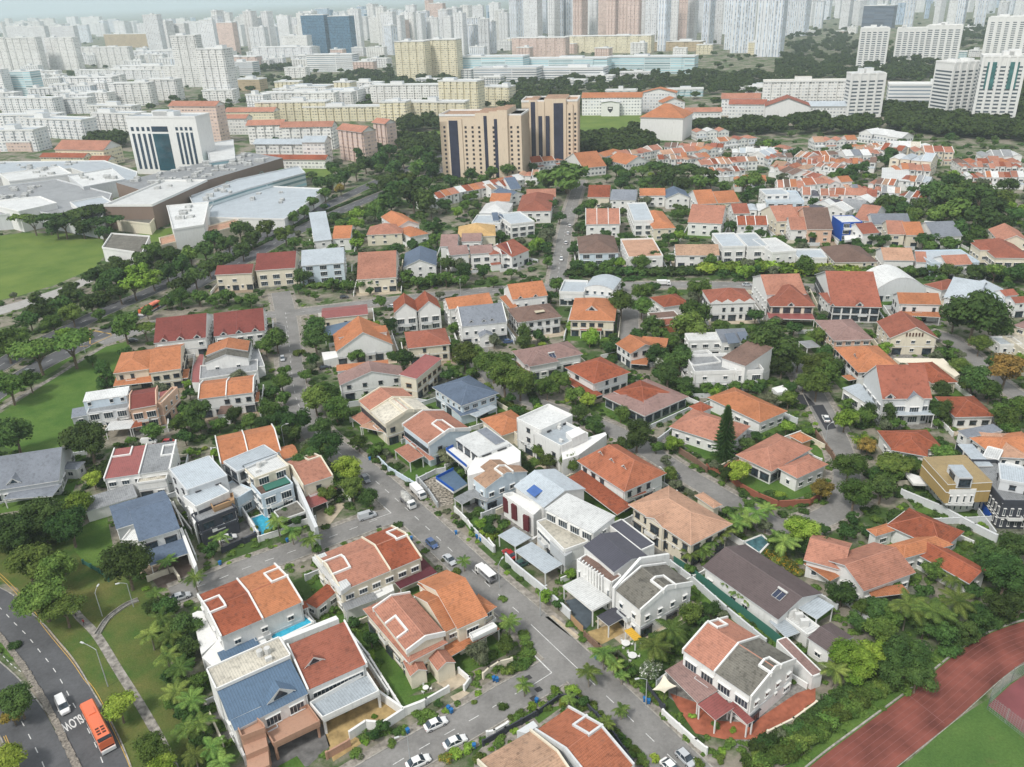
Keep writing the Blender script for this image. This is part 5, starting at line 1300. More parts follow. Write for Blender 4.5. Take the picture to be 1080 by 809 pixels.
h.v([195,300, 580,215, 535,45], 6.2, 'gx', 'orange', 'w', .32, .2, cop='w', split=[.47], win='std'); h.v([590,268, 693,240, 680,162], 5.4, 'gx', 'orange', 'w', .3, .3)
# --- centre left
TL(370,400,6)
h = H('cream house with half salmon tiles and half bare concrete roof, salmon porch below', 'cream house with bare concrete roof half', 'semi_detached_house')
h.v([50,137, 222,288, 495,185], 7.2, 'gx', ['salm','cream'], 'cr', .32, .25, cop='cr', split=[.45], win={'f':'band','r':'std'}, fr='d'); h.notch(.5,1,.4,.62,'cr'); h.can([0,240, 70,292, 140,250], 3.4, 'salm', True, .2, .15); h.can([55,300, 210,335, 215,290], 3.5, 'pale', True, .2)
h = H('pale blue house with a broad salmon roof, round white gable and salmon porch', 'pale blue house with salmon porch', 'semi_detached_house')
h.v([325,287, 492,413, 765,318], 7.4, 'gx', 'salm', 'bl', .32, .25, cop='w', win={'f':'band','r':'few'}, fr='d'); h.notch(.55,1,.38,.62); h.can([275,447, 372,527, 432,470], 3.3, 'salm', True, .2, .1); h.can([330,360, 498,515, 515,490], 3.5, 'salm', False, .2)
ground_poly('grass_lawn', [330,600, 430,520, 560,560, 600,580, 420,670], GR, .05); ground_poly('grass_lawn', [200,420, 300,380, 330,420, 250,480], GR, .05); wall_line([150,490, 240,580, 420,690], 1.4, 'bl', .2, look='pale blue'); wall_line([420,660, 540,600, 600,590], 1.6, 'lg')
h = H('white house under renovation with bright blue lined balconies and a cluttered yard', 'white house with blue balconies')
h.v([662,376, 806,487, 975,390], 9.4, 'shed', 'white', 'w', .04, .2, win='big', fr='d'); h.slab([603,452, 650,428, 800,530, 732,560], 6.4, 'w', 5.7, name='balcony', foot=False); h.slab([538,632, 650,572, 738,660, 650,712], 3.5, 'w', 2.9, 'blue', 'balcony', foot=False)
for a, b_ in (((603,450),(732,556)), ((603,450),(650,428))):
    P0, P1 = U(*Q(*a), 6.4), U(*Q(*b_), 6.4); mbp = MB(); cubeseg(mbp, P0, P1, .15, 6.4, 7.2, 6.4, 7.2, plain('blue_lining', (.015,.10,.45), .5)); mbp.build('balustrade', h.root)
for a, b_ in (((540,630),(650,710)), ((540,630),(650,574))):
    P0, P1 = U(*Q(*a), 3.5), U(*Q(*b_), 3.5); mbp = MB(); cubeseg(mbp, P0, P1, .15, 3.5, 4.3, 3.5, 4.3, plain('blue_lining', (.015,.10,.45), .5)); mbp.build('balustrade', h.root)
h.slab([800,470, 985,385, 1075,455, 1070,520, 745,610, 735,580], 8.6, 'w', 0, name='party_wall'); h.can([795,325, 915,415, 972,388], 9.9, 'grey', False, .1, name='roof_panel', b=3)
h = H('white-blue house with a stained tan roof and a round white roof turret', 'stained tan roof beside the blue balconies', 'semi_detached_house')
TL(440,460,6)
h.v([328,247, 432,330, 655,190], 7.4, 'gx', 'tan', 'bl', .35, .2, cop=None, win='std'); h.notch(.55,1,.4,.64,'w'); h.can([230,392, 282,432, 385,350], 3.6, 'gy2', True, .15, .1); h.can([365,388, 440,412, 440,390], 4.2, 'gy2', False, .12)
ground_poly('grass_lawn', [270,510, 380,470, 400,580, 330,600], GR, .05); ground_poly('yard_paving', [0,290, 130,250, 230,350, 230,430, 130,450, 60,380], plain('debris', (.40,.36,.30), .95, 0, .9, 1.6), .05); wall_line([0,280, 70,360, 130,450], 1.5, 'gy', look='grey'); wall_line([240,480, 320,560, 345,600], 1.6, 'w')
# --- orange traditional villa and tan villa
TL(560,440,6)
h = H('big orange traditional villa with tiered roof, three small dormers and white gablet', 'tiered orange roof with three dormers', 'villa')
h.v([290,277, 592,473, 852,350], 6.8, 'hip', 'rust2', 'w', .62, .8, win='std', hk=1.6, fr='d'); [h.dorm(x, y, 1.7, None, hh=.5) for x, y in ((445,222), (515,265), (592,308))]
h.can([235,382, 545,617, 612,560], 3.4, 'rust', False, .25, .2, name='lower_roof'); h.can([590,525, 735,475, 720,440], 3.6, 'rust', False, .2, name='lower_roof')
h = H('large villa with a weathered sandy-pink hipped roof above a shaded colonnade', 'sandy-pink hipped villa', 'villa')
TL(540,440,4)
h.v([490,368, 755,542, 905,435], 7.0, 'hip', 'pale', 'cr', .36, .9, win='std', fr='d'); h.v([770,330, 850,385, 880,365], 4.6, 'hip', 'pale', 'cr', .4, .6); h.v([560,420, 640,470, 680,440], 6.9, 'gy', 'pale', 'cr', .4, .3, win='big', fr='d')
h = H('stack of plain white cubic blocks forming a modern flat-roofed house', 'stacked white cubes house')
TL(560,440,6)
h.v([15,100, 190,195, 360,115], 8.0, 'flat', 'lgrey', 'w', win='few', par=.8, fr='d', clutter=3); h.v([-90,20, 60,95, 240,-10], 9.2, 'flat', 'white', 'w', win='few', par=.8, fr='d'); h.slab([190,190, 350,130, 470,95, 480,110, 300,240, 200,270], 6.4, 'w', 0, None, 'garden_wall', foot=False); h.slab([220,95, 300,60, 345,95, 260,135], 9.6, 'w', 7, name='roof_box', foot=False)
# --- right of centre
TL(900,440,6)
h = H('low house with a dark rust-red hipped roof beside a white driveway', 'dark rust hipped roof behind the gold house', 'bungalow')
h.v([238,208, 470,250, 580,150], 4.6, 'hip', 'rust', 'w', .45, .7); h.v([150,84, 245,207, 470,85], 4.5, 'hip', 'rust', 'w', .4, .7); 
h = H('modern house wrapped in a gold-brown metal shell with a white louvred balcony', 'gold-brown metal house')
h.v([442,252, 600,425, 790,325], 10.0, 'shed', 'gold', 'gold', .02, .0, b=4.6, win='none'); h.v([480,330, 640,480, 790,380], 5.8, 'flat', 'white', 'w', par=.1, win='slit', fr='w'); h.v([600,300, 665,382, 742,362], 12.0, 'flat', 'lgrey', 'lg', b=9, par=0, win='big', fr='d')
h.v([600,478, 775,474, 765,405], 7.6, 'flat', 'tan', 'w', b=4.0, par=.9, win='slit', fr='w'); h.slab([605,540, 760,540, 750,475, 650,470], 4.6, 'w', 3.6, name='balcony', foot=False, par=.4); h.slab([315,340, 380,420, 500,425, 490,395], 3.6, 'w', 3.0, name='canopy', foot=False); h.can([660,170, 790,310, 850,270], 7.6, 'lgrey', False, .2, name='glass_roof', b=2.5)
h = H('black and white modern house with grey roof decks and a row of white louvres', 'black-and-white modern house')
h.v([945,545, 1130,548, 1040,290], 7.2, 'flat', 'gy2', 'dk', par=.9, win='slit', fr='w'); h.v([930,400, 1100,430, 1060,320], 9.8, 'flat', 'lgrey', 'lg', b=7, par=.4, win='few', fr='d'); h.v([660,85, 720,130, 920,90], 6.0, 'shed', 'grey', 'w', .1, .2)
wall_line([300,500, 540,600, 760,720, 900,790], 2.0, 'lg', .5, look='long mossy white'); wall_line([720,560, 790,560, 860,660], 2.2, 'bb', .1, 'fence', 'bright blue', 'fence', 0, False)
h = H('house with a bright orange hipped roof by the right edge, white flat boxes before it', 'orange hipped roof at the right edge')
h.v([735,130, 905,252, 1110,120], 6.4, 'hip', 'orange', 'w', .4, .6); h.v([905,252, 1110,262, 1150,110], 6.4, 'hip', 'pale', 'w', .4, .6); h.v([820,250, 915,275, 900,200], 7.4, 'flat', 'white', 'w', par=.3, win='few'); h.v([930,340, 1030,370, 1010,300], 6.0, 'flat', 'white', 'w', par=.3, win='few')
h = H('red-roofed house cut by the right edge below the white boxes', None); h.v([1040,470, 1140,480, 1130,410], 5.0, 'hip', 'rust', 'w', .4, .6)
TL(810,440,4)
h = H('sprawling villa of many old rust-orange hipped roofs among trees', 'sprawling rust-orange villa', 'villa')
h.v([500,455, 735,562, 845,490], 4.6, 'hip', 'rust', 'w', .5, .8); h.v([500,540, 572,597, 700,480], 4.8, 'hip', 'orange', 'w', .45, .8); h.v([600,562, 850,703, 905,632], 4.2, 'gx', 'rust', 'w', .4, .7); h.v([415,473, 455,503, 510,455], 4.0, 'hip', 'orange', 'w', .4, .6)
h = H('house with broad brick-orange slopes, a white triangular gable wall and orange awnings', 'brick-orange house with white gable', 'villa')
h.v([405,735, 625,655, 465,520], 4.8, 'gx', 'salm', 'w', .42, .7); h.v([150,602, 320,648, 350,530], 4.8, 'gx', 'salm', 'w', .42, .6); h.can([150,618, 262,692, 300,668], 3.2, 'orange', False, .15); h.can([410,722, 440,760, 562,700], 3.2, 'orange', False, .15)
TL(720,400,6)
h = H('low house with a wide bright orange roof beside the patched street', 'wide bright orange roof by the patched street', 'bungalow')
h.v([155,115, 490,275, 762,245], 4.4, 'hip', 'orange', 'w', .42, .7); h.slab([565,55, 640,35, 670,75, 600,85], 3.0, 'w', 0, name='gate_house')
TL(540,300,4)
h = H('bungalow with a salmon hipped roof behind a tall conical pine', 'salmon hipped roof behind the pine', 'bungalow')
h.v([662,600, 912,680, 1032,605], 4.2, 'hip', 'salm', 'w', .42, .7); h.v([745,515, 800,540, 820,505], 4.2, 'hip', 'rust', 'w', .4, .5)
TL(720,400,6)
h = H('house with salmon hipped roofs and arched black openings over a lawn', 'salmon roof with arched openings', 'bungalow')
h.v([335,478, 562,585, 800,430], 4.6, 'hip', 'salm', 'w', .45, .7, win='big', fr='d'); h.v([600,560, 725,628, 935,545], 4.6, 'hip', 'salm', 'w', .45, .7); h.can([310,522, 382,568, 427,532], 3.2, 'salm', True, .2)
h = H('small orange square garden pavilion next to the patched street', None, 'pavilion', 'pavilion'); h.v([675,358, 757,402, 812,370], 3.2, 'hip', 'orange', 'wd', .35, .4, win='none')
ground_poly('grass_lawn', [0,420, 130,500, 250,560, 330,500, 290,440, 120,390], GR, .05); ground_poly('grass_lawn', [420,600, 600,640, 800,650, 900,700, 700,760, 430,700, 330,620], GR, .05); ground_poly('grass_lawn', [790,400, 850,420, 930,500, 880,520, 800,450], GR, .05)
wall_line([150,580, 240,610, 290,570], 2.0, 'bk', .3, look='brick red'); wall_line([300,640, 370,700, 480,760, 600,809, 800,800, 900,740], 1.8, 'bk', .3, look='long brick red'); wall_line([840,360, 940,490, 980,560], 1.8, 'br', .2, look='brown'); wall_line([-20,470, 90,540, 150,590], 1.8, 'br', .25, look='mossy dark')
TL(540,300,4)
h = H('low house with a mauve roof framing an inner field of rust-coloured tiles', 'mauve roof with rust centre', 'bungalow')
h.v([383,472, 560,556, 787,490], 3.8, 'hip', 'mauve', 'gy', .14, .6, win='big', fr='d'); h.v([428,452, 555,507, 685,462], 4.3, 'hip', 'rust', 'w', .3, .2, b=3.8, win='none')
h = H('two-storey house with a rust-red hipped roof and white arcaded walls', 'rust-red hipped roof with white walls')
h.v([222,350, 345,420, 505,372], 6.2, 'hip', 'rust', 'w', .42, .7, fr='d'); h.can([200,395, 340,478, 370,455], 3.2, 'rust', False, .2)
h = H('white two-storey house with an orange gabled roof amid trees', 'small orange gabled white house')
h.v([435,250, 500,293, 605,255], 5.8, 'gx', 'orange', 'w', .4, .5, fr='d'); h.v([540,262, 650,272, 630,225], 5.2, 'gx', 'orange', 'w', .4, .4, fr='d'); h.can([500,335, 570,340, 600,310], 2.8, 'orange', False)
h = H('white cubic house with a slanted brown roof panel and roof gardens', 'white cubic house with slanted brown roof')
h.v([770,378, 945,372, 935,300], 6.4, 'flat', 'gy2', 'w', par=1.0, win='few'); h.v([712,300, 765,350, 830,290], 6.0, 'flat', 'gy2', 'w', par=.9, win='few'); h.v([882,310, 985,345, 905,225], 9.6, 'shed', 'brown', 'w', .12, .3, win='none'); h.v([945,375, 1060,370, 1035,305], 6.6, 'flat', 'gy2', 'w', par=1.0, win='big')
h.v([885,245, 1012,240, 1000,196], 7.2, 'shed', 'grey', 'w', .12, .1); h.panel([895,208, 938,203, 962,245, 912,250], 8.6, (.10,.13,.18)); h.panel([948,201, 985,197, 1005,236, 970,242], 8.6, (.10,.13,.18)); h.v([745,240, 890,235, 880,205], 6.8, 'flat', 'white', 'w', par=.4)
TL(460,280,6)
h = H('house with a pale mauve hipped roof and a solar heater above red awnings', 'pale mauve roof with solar heater')
h.v([560,628, 930,560, 850,475], 5.6, 'hip', 'mauve', 'w', .4, .6); h.heater(735,570); h.v([512,560, 590,640, 760,590], 5.6, 'hip', 'mauve', 'w', .4, .6); h.can([500,610, 560,690, 590,660], 3, 'redm', False)
h = H('white house with a brown hipped roof and a cream roof patch', 'brown hipped roof with cream patch')
h.v([515,362, 797,325, 722,240], 6.6, 'hip', 'brown', 'w', .4, .6, fr='d'); h.panel([600,265, 660,255, 690,290, 630,300], 8.6, (.55,.48,.34), 'roof_patch')
h = H('orange-roofed white house with two white dormers by the cross street', 'orange roof with two dormers')
h.v([482,217, 708,190, 690,95], 7.8, 'gx', 'orange', 'w', .5, .3, R=True); [h.dorm(x, y, 1.8) for x, y in ((540,170), (637,158))]; h.can([400,200, 470,275, 500,250], 5.2, 'orange', False, .2, .2)
h = H('white villa with a slate-grey front roof and orange rear roof', 'white villa with slate and orange roofs', 'villa')
h.v([160,388, 450,357, 375,235], 7.8, 'gx', 'grey', 'w', .55, .2, R=True, cop='w'); [h.dorm(x, y, 1.5) for x, y in ((218,290), (298,283), (350,277))]; h.v([80,278, 362,240, 352,172], 8.8, 'gx', 'orange', 'w', .45, .3, R=True); h.v([275,455, 365,445, 350,390], 4.4, 'gy', 'grey', 'w', .5, .2)
TL(330,290,6)
h = H('single-storey red metal roofed house beside a blue-grey carport', 'low red metal roof')
h.v([55,277, 350,248, 325,186], 4.6, 'gx', 'redm', 'cr', .15, .4, fr='d'); h.can([75,390, 340,330, 330,270], 3.4, 'blue', True)
h = H('white three-storey house with two pointed maroon front gables', 'two pointed maroon gables', 'semi_detached_house')
h.v([512,243, 662,230, 615,165], 8.6, 'gy', 'rust', 'w', .8, .3, win='big'); h.v([662,230, 812,214, 760,150], 8.6, 'gy', 'rust', 'w', .8, .3, win='big')
h = H('house with a low salmon-red hipped roof right below the pointed gables', 'salmon-red hipped roof below the gables')
h.v([600,466, 872,437, 810,338], 6.4, 'hip', 'brick', 'cr', .35, .5, fr='d')
h = H('white gabled house with a bright orange cross roof facing the viewer', 'white gable with orange cross roof')
h.v([145,487, 508,440, 465,335], 5.6, 'gy', 'orange', 'w', .6, .4, win='std', fr='d'); h.v([160,395, 470,360, 460,320], 8.0, 'gx', 'orange', 'w', .4, .3); h.slab([55,490, 145,480, 160,520, 70,540], 3.4, 'w')
h = H('long white gabled house with mauve-brown roof and a blue shutter', 'white gable with blue shutter')
h.v([168,700, 582,640, 545,575], 6.0, 'gy', 'mauve', 'w', .32, .4, win='few', fr='d'); h.v([150,610, 480,575, 470,535], 7.0, 'gx', 'orange', 'w', .3, .3)
TL(330,290,6); p0, p1 = U(*Q(330,715), 3), U(*Q(415,705), 3); mbp = MB(); cubeseg(mbp, p0, p1, .2, 1.2, 4.6, 1.2, 4.6, plain('blue_shutter', (.09,.17,.26), .5)); mbp.build('shutter', h.root)
h = H('tall narrow cream house with a faded pink lean-to roof', 'faded pink narrow roof')
h.v([655,658, 817,527, 770,466], 7.8, 'shed', 'redm', 'cr', .1, .3, fr='b')
TL(270,300,4)
h = H('pale blue house with layered slate-blue hipped roofs', 'layered slate-blue hipped roofs', 'villa')
h.v([742,433, 866,513, 978,430], 6.6, 'hip', 'slate', 'bl', .36, .7); h.v([800,500, 862,556, 932,525], 3.4, 'hip', 'slate', 'bl', .3, .5, win='none'); h.v([930,445, 975,490, 1012,468], 4.4, 'hip', 'slate', 'bl', .35, .5); h.can([865,530, 930,560, 1000,510], 3.2, 'lgrey', True)
TL(370,400,6)
h = H('low orange hipped house behind the white sloping party wall', 'low orange hip behind the white wall', 'bungalow')
h.v([820,252, 955,358, 1110,262], 4.2, 'hip', 'orange', 'cr', .4, .5); h.v([1010,320, 1080,380, 1140,330], 3.6, 'flat', 'lgrey', 'cr')
# --- left block by the highway
TL(60,320,6)
h = H('double orange-roofed cream house with an orange skirt roof around it', 'double orange roof by the green lot', 'semi_detached_house')
h.v([583,441, 784,413, 775,258], 7.2, 'gx', 'orange', 'cr', .3, .3, fr='d'); h.v([355,444, 582,414, 578,292], 6.8, 'hip', 'orange', 'cr', .35, .5, fr='d'); h.can([355,525, 830,470, 815,430], 3.3, 'orange', False, .25, .15, name='skirt_roof')
h = H('flat white-roofed grey house with green-framed windows beside the lawn', 'flat white roof beside the green lot')
h.v([163,622, 445,580, 480,522], 9.0, 'shed', 'white', 'bl', .03, .1); h.v([190,700, 450,665, 445,590], 6.2, 'flat', 'gy2', 'lg', par=.3, win='big'); h.can([300,805, 465,790, 470,735], 3.3, 'white', True); h.v([90,725, 200,705, 190,660], 3.4, 'shed', 'grey', 'gy', .1, .2)
h = H('pink house with a small stained dark red roof', 'pink house with stained red roof', 'semi_detached_house')
h.v([458,672, 632,642, 620,530], 7.6, 'gx', 'red', 'pk', .22, .2, cop='pk', win='big'); h.v([630,640, 665,640, 655,540], 7.0, 'flat', 'cream', 'pk'); h.can([660,620, 725,605, 720,545], 3.6, 'redm', True); h.can([470,790, 540,775, 530,735], 3.2, 'rust', True)
TL(190,320,6)
h = H('white gabled house with an orange roof edge and stained grey roof terraces', 'white gable with grey terraces')
h.v([155,378, 432,347, 422,240], 7.4, 'gy', 'conc', 'w', .32, .2, win='few', cop=None); h.v([160,330, 430,300, 424,238], 8.2, 'gy', 'orange', 'w', .3, .3, win='none'); h.slab([125,485, 490,430, 490,360, 130,400], 4.6, 'w', 0, 'gy2', par=.5); h.slab([435,280, 490,278, 535,400, 430,405], 4.2, 'w', 0, 'gy2', par=.3); h.slab([75,500, 80,400, 125,320, 150,325, 120,500], 3.6, 'w', 0, 'redm')
h = H('twin white house with a flat orange roof and orange lower panels', 'orange twin above the street trees', 'semi_detached_house')
h.v([112,606, 465,563, 405,460], 7.0, 'gx', 'orange', 'w', .25, .25, cop='w', split=[.5], fr='d'); h.can([315,645, 500,620, 490,560], 3.4, 'orange', True); h.v([232,705, 310,700, 305,655], 3.6, 'shed', 'brown', 'w', .1, .2)
TL(60,320,6)
h = H('left one of two red-roofed semi-detached houses with white box dormers', 'left red roof with box dormers', 'semi_detached_house')
h.v([612,252, 942,216, 915,80], 7.0, 'gx', 'red', 'w', .42, .3, split=[.5]); [h.dorm(x, y, 2.4, 'red') for x, y in ((668,215), (772,200), (880,190))]
TL(190,320,6)
h = H('right one of two red-roofed semi-detached houses with white box dormers', 'right red roof with box dormers', 'semi_detached_house')
h.v([212,210, 535,172, 505,45], 7.0, 'gx', 'red', 'w', .42, .3, split=[.45]); [h.dorm(x, y, 2.2, 'red') for x, y in ((270,178), (368,166), (470,152))]
# --- right block, upper
TL(740,270,6)
h = H('white house with a scalloped parapet and red hipped roof', 'scalloped white house with red roof')
h.v([58,302, 342,292, 325,205], 7.6, 'hip', 'brick', 'w', .42, .3, cop=None, fr='d')
for i in range(4):
    V = h.vols[0]; mbp = MB(); xx = V.W*(i+.5)/4; pp = V.pt; mbp.face([pp(xx-V.W/8,-.05,V.h-.3), pp(xx+V.W/8,-.05,V.h-.3), pp(xx+V.W/8,-.05,V.h+.2), pp(xx,-.05,V.h+1.5), pp(xx-V.W/8,-.05,V.h+.2)], wallm('w')); mbp.face([pp(xx-V.W/8,.25,V.h-.3), pp(xx+V.W/8,.25,V.h-.3), pp(xx+V.W/8,.25,V.h+.2), pp(xx,.25,V.h+1.5), pp(xx-V.W/8,.25,V.h+.2)], wallm('w')); mbp.build('scalloped_parapet', h.root)
h = H('large red-brown house with stepped front hip, small dormer and red skirt roof', 'stepped red-brown roof', 'villa')
h.v([412,247, 665,240, 652,122], 8.6, 'gx', 'salm', 'w', .4, .3); h.v([432,318, 722,320, 650,215], 6.6, 'hip', 'brick', 'cr', .62, .6, win='big', fr='d'); h.dorm(577,290,2.4,'brick'); h.can([425,395, 718,402, 712,365], 3.4, 'redm', True, .3)
h = H('large white house with a broad orange-red roof, arched dormer and dark side drive', 'broad orange-red roof with arched dormer', 'villa')
h.v([822,318, 1142,325, 1030,122], 6.6, 'gx', 'brick', 'w', .4, .6, win='big', fr='d'); h.dorm(1000,310,2.6,'brick'); h.dorm(785,200,1.5); h.v([740,235, 800,300, 900,200], 6.6, 'hip', 'brick', 'w', .4, .4)
h = H('pink-walled house under a pale mauve hipped roof', 'pink-walled mauve hip')
h.v([715,407, 838,537, 1072,513], 6.2, 'hip', 'mauve', 'pk', .36, .6)
TL(810,300,4)
h = H('white house with a bright orange hipped roof and white side dormer', 'bright orange hip with white dormer')
h.v([277,266, 380,372, 542,330], 6.0, 'hip', 'orange', 'w', .45, .7, fr='d'); h.dorm(370,300,2.2); h.can([255,315, 285,345, 305,330], 3, 'orange', False); h.can([310,385, 340,405, 360,390], 3, 'orange', False)
TL(900,270,6)
h = H('cream house with a tall triangular front gable and slatted gable vent', 'cream gable with slatted vent', 'villa')
h.v([232,520, 540,522, 445,415], 6.4, 'gy', 'brick', 'cr', .52, .5, win='few'); V = h.vols[0]; mbp = MB()
for i in range(6): mbp.box(V.pt(V.W*(.34+i*.065), .28, 0), V.u*.22, V.n*.05, V.h+.6, V.h+1.9, plain('vent_dark', (.09,.03,.02), .7))
mbp.build('gable_vent', h.root)
h = H('white two-storey house with a bright orange front slope and orange skirt', 'bright orange front slope, upper right')
h.v([290,303, 557,309, 542,236], 7.0, 'gx', 'orange', 'w', .5, .4, R=True, fr='d'); h.can([295,375, 552,388, 545,350], 3.5, 'orange', True, .2, .1)
h = H('hall-like white house with a wide barrel-vaulted roof', 'white barrel-vaulted roof', 'barrel_roof_house')
h.v([145,212, 465,200, 395,112], 5.4, 'arch', 'white', 'lg', 6.2, 0)
h = H('small red-roofed house right of the barrel vault', None); h.v([560,218, 712,182, 684,125], 5.0, 'hip', 'brick', 'w', .4, .4)
h = H('pale blue-grey house with overlapping low gables behind dark trees', 'pale blue-grey overlapping gables')
h.v([570,260, 780,295, 830,180], 4.6, 'gx', 'lgrey', 'lg', .4, .4); h.v([700,300, 970,328, 880,200], 4.8, 'gy', 'lgrey', 'w', .42, .5)
h = H('white house with two small orange-red roofs at the right edge', 'orange-red roofs at the upper right edge')
h.v([960,255, 1048,245, 1020,205], 6.4, 'gx', 'brick', 'w', .4, .3); h.v([1025,300, 1110,295, 1095,255], 6.0, 'gx', 'brick', 'w', .4, .3)
h = H('cream terraced house with a mauve roof at the right edge above the lane', 'cream terraces at the right edge')
h.v([1005,440, 1110,470, 1100,400], 6.4, 'hip', 'mauve', 'cr', .35, .5); h.v([930,500, 1080,600, 1110,520], 3.8, 'flat', 'cream', 'cr', par=.6); h.v([860,520, 930,570, 1000,520], 3.4, 'flat', 'lgrey', 'w')
TL(880,370,8.99)
h = H('tall grey and white Victorian style villa with steep red roof and columned porches', 'grey and white villa with steep red roof', 'villa')
h.v([455,458, 930,452, 852,130], 8.4, 'gx', 'brick', 'lg', .85, .4, R=True, win='big'); h.dorm(630,330,2.6,'brick'); h.v([690,470, 860,465, 840,420], 8.2, 'gy', 'grey', 'w', .7, .2, win='big'); h.can([590,612, 955,605, 930,560], 4.3, 'lgrey', True, .2); h.v([75,350, 330,515, 400,430], 4.2, 'shed', 'lgrey', 'w', .1, .2, win='big')
TL(810,300,4)
h = H('low rust hipped house right of the steep red villa', 'low rust hip with cream terrace', 'bungalow'); h.v([690,418, 802,412, 720,325], 4.2, 'hip', 'rust', 'cr', .4, .5); h.slab([530,310, 740,312, 810,380, 790,390, 700,330, 560,330], 3.2, 'cr', 0)
h = H('small white house with a dark rust hipped roof under big trees', 'dark rust hip under big trees', 'bungalow'); h.v([788,560, 962,557, 895,470], 4.0, 'hip', 'rust', 'w', .42, .6, fr='d')
h = H('small open green-grey roofed garden shelter in the pink house garden', None, 'pavilion', 'pavilion'); h.can([165,268, 222,262, 205,232], 3.0, 'gy2', True)
TL(600,270,6)
h = H('low red-roofed house with a white boxy wing among trees', 'low red roof with white box wing', 'bungalow'); h.v([600,325, 772,300, 705,235], 4.8, 'hip', 'rust', 'w', .4, .5); h.v([530,400, 700,385, 690,345], 4.2, 'flat', 'brown', 'w', par=.2, win='few'); h.v([600,440, 690,425, 680,385], 3.4, 'shed', 'brick', 'tc', .1, .2, win='none')
h = H('large house with a plain bright orange hipped roof and a row dormer', 'bright orange hip with row dormer'); h.v([0,405, 292,412, 285,272], 6.8, 'hip', 'orange', 'cr', .4, .6, fr='d'); h.dorm(145,318,4.0,hh=.2); h.can([70,470, 205,475, 195,430], 3.4, 'brick', True)
h = H('white modern house with a curved metal roof by the cross street', 'curved metal roof by the cross street'); h.v([95,200, 282,215, 265,140], 6.6, 'arch', 'lgrey', 'w', 2.2, 0); h.v([-60,235, 95,240, 85,165], 5.6, 'flat', 'lgrey', 'w', par=.9, win='big', fr='d'); h.v([95,262, 278,272, 272,225], 3.8, 'flat', 'lgrey', 'w', par=.9, win='big', fr='d')
# ================================================================== HOUSES of the further streets
RCN = dict(ylw='yellow', rust2='deep orange', orange='orange', salm='salmon', pale='faded salmon', rust='rust red', red='dark red', brick='brick red', maroon='maroon', mauve='mauve', brown='brown', tan='tan', slate='slate blue', grey='grey', lgrey='pale grey', white='white', dark='charcoal', blue='blue', conc='stained grey', cream='cream', yellow='yellowish tan', gy2='grey', redm='red', mb='dark mauve', gold='gold', green='green')
WCN = dict(w='white', cr='cream', pk='pink', gy='grey', bl='pale blue', lg='pale grey', bb='blue', tan='tan', yl='yellow')
RTN = dict(gx='gabled', gy='front-gabled', hip='hipped', flat='flat', shed='sloping', shedb='sloping', arch='vaulted')
def mh(pts, h=6.6, r='hip', rc='orange', wc='w', **k):
    R = k.pop('R', False); ph = k.pop('phrase', None); lab = k.pop('lab', None)
    hs = House(lab, ph, 'house', 'house', None if lab else ('house', f"{WCN.get(wc, 'white')} house with {RCN[rc]} {RTN[r]} roof", 'houses of the further streets'))
    hs.v(pts, h, r, rc, wc, .42, .4, R=R, **k); return hs
TL(0,150,4)
mh([905,560, 1062,552, 1052,512], 8, 'gx', 'red', 'cr', R=True, lab='row house with maroon-red roof and orange party wall beside the trees', phrase='maroon-red row house')
TL(270,150,4)
mh([-5,542, 165,530, 152,458], 8.4, 'gx', 'red', 'cr', R=True, win='big', lab='cream row house with a maroon-red roof left of the glass-fronted twin', phrase='cream house with maroon-red roof')
mh([190,522, 372,508, 348,442], 9.5, 'gx', 'lgrey', 'bl', R=True, win='big', fr='w', lab='pale blue twin house with wide windows and slate solar roof panels', phrase='glass-fronted pale blue twin')
mh([245,418, 320,410, 312,364], 7, 'shed', 'lgrey', 'w'); mh([320,408, 398,405, 380,364], 6.5, 'gx', 'orange', 'w')
mh([425,580, 592,570, 560,478], 6.6, 'gx', 'salm', 'cr', lab='house with salmon roof and a purple-red roof terrace', phrase='salmon house with purple terrace'); mh([620,528, 762,520, 722,462], 6, 'gy', 'slate', 'w')
mh([818,478, 900,470, 880,432], 8, 'gx', 'mauve', 'w', R=True, win='big'); mh([905,472, 1002,465, 978,430], 8, 'gx', 'mauve', 'w', R=True, win='big'); mh([775,440, 850,438, 840,398], 7, 'gx', 'mauve', 'w'); mh([865,420, 950,418, 940,390], 7, 'gx', 'mauve', 'w')
mh([850,402, 1012,395, 985,350], 6.5, 'hip', 'yellow', 'cr', lab='house with a pale yellow-orange hipped roof behind the mauve roofs', phrase='yellow-orange hipped roof'); mh([465,392, 617,385, 600,350], 6, 'hip', 'salm', 'cr'); mh([595,360, 692,345, 655,296], 7, 'gy', 'orange', 'w'); mh([650,400, 730,385, 700,350], 5, 'hip', 'orange', 'w')
mh([940,300, 1060,300, 1040,258], 7.5, 'hip', 'white', 'w', lab='white house with a bright blue framed roof edge', phrase='white house with blue roof edge'); mh([910,345, 1030,345, 1020,310], 6.5, 'flat', 'lgrey', 'w'); mh([985,250, 1070,250, 1060,225], 6, 'gx', 'orange', 'w'); mh([1000,210, 1075,230, 1060,200], 6, 'gx', 'slate', 'w')
for i, (x, y) in enumerate([(715,240),(740,232),(770,225),(800,215),(830,208),(860,200),(890,195),(920,190),(950,184),(980,178),(1010,172),(1040,165),(1075,158),(1105,150)]): mh([x,y+12, x+30,y+6, x+20,y-14], 6, 'gx', ['salm','white','rust','orange'][i%4], 'w', foot=True)
TL(540,150,4)
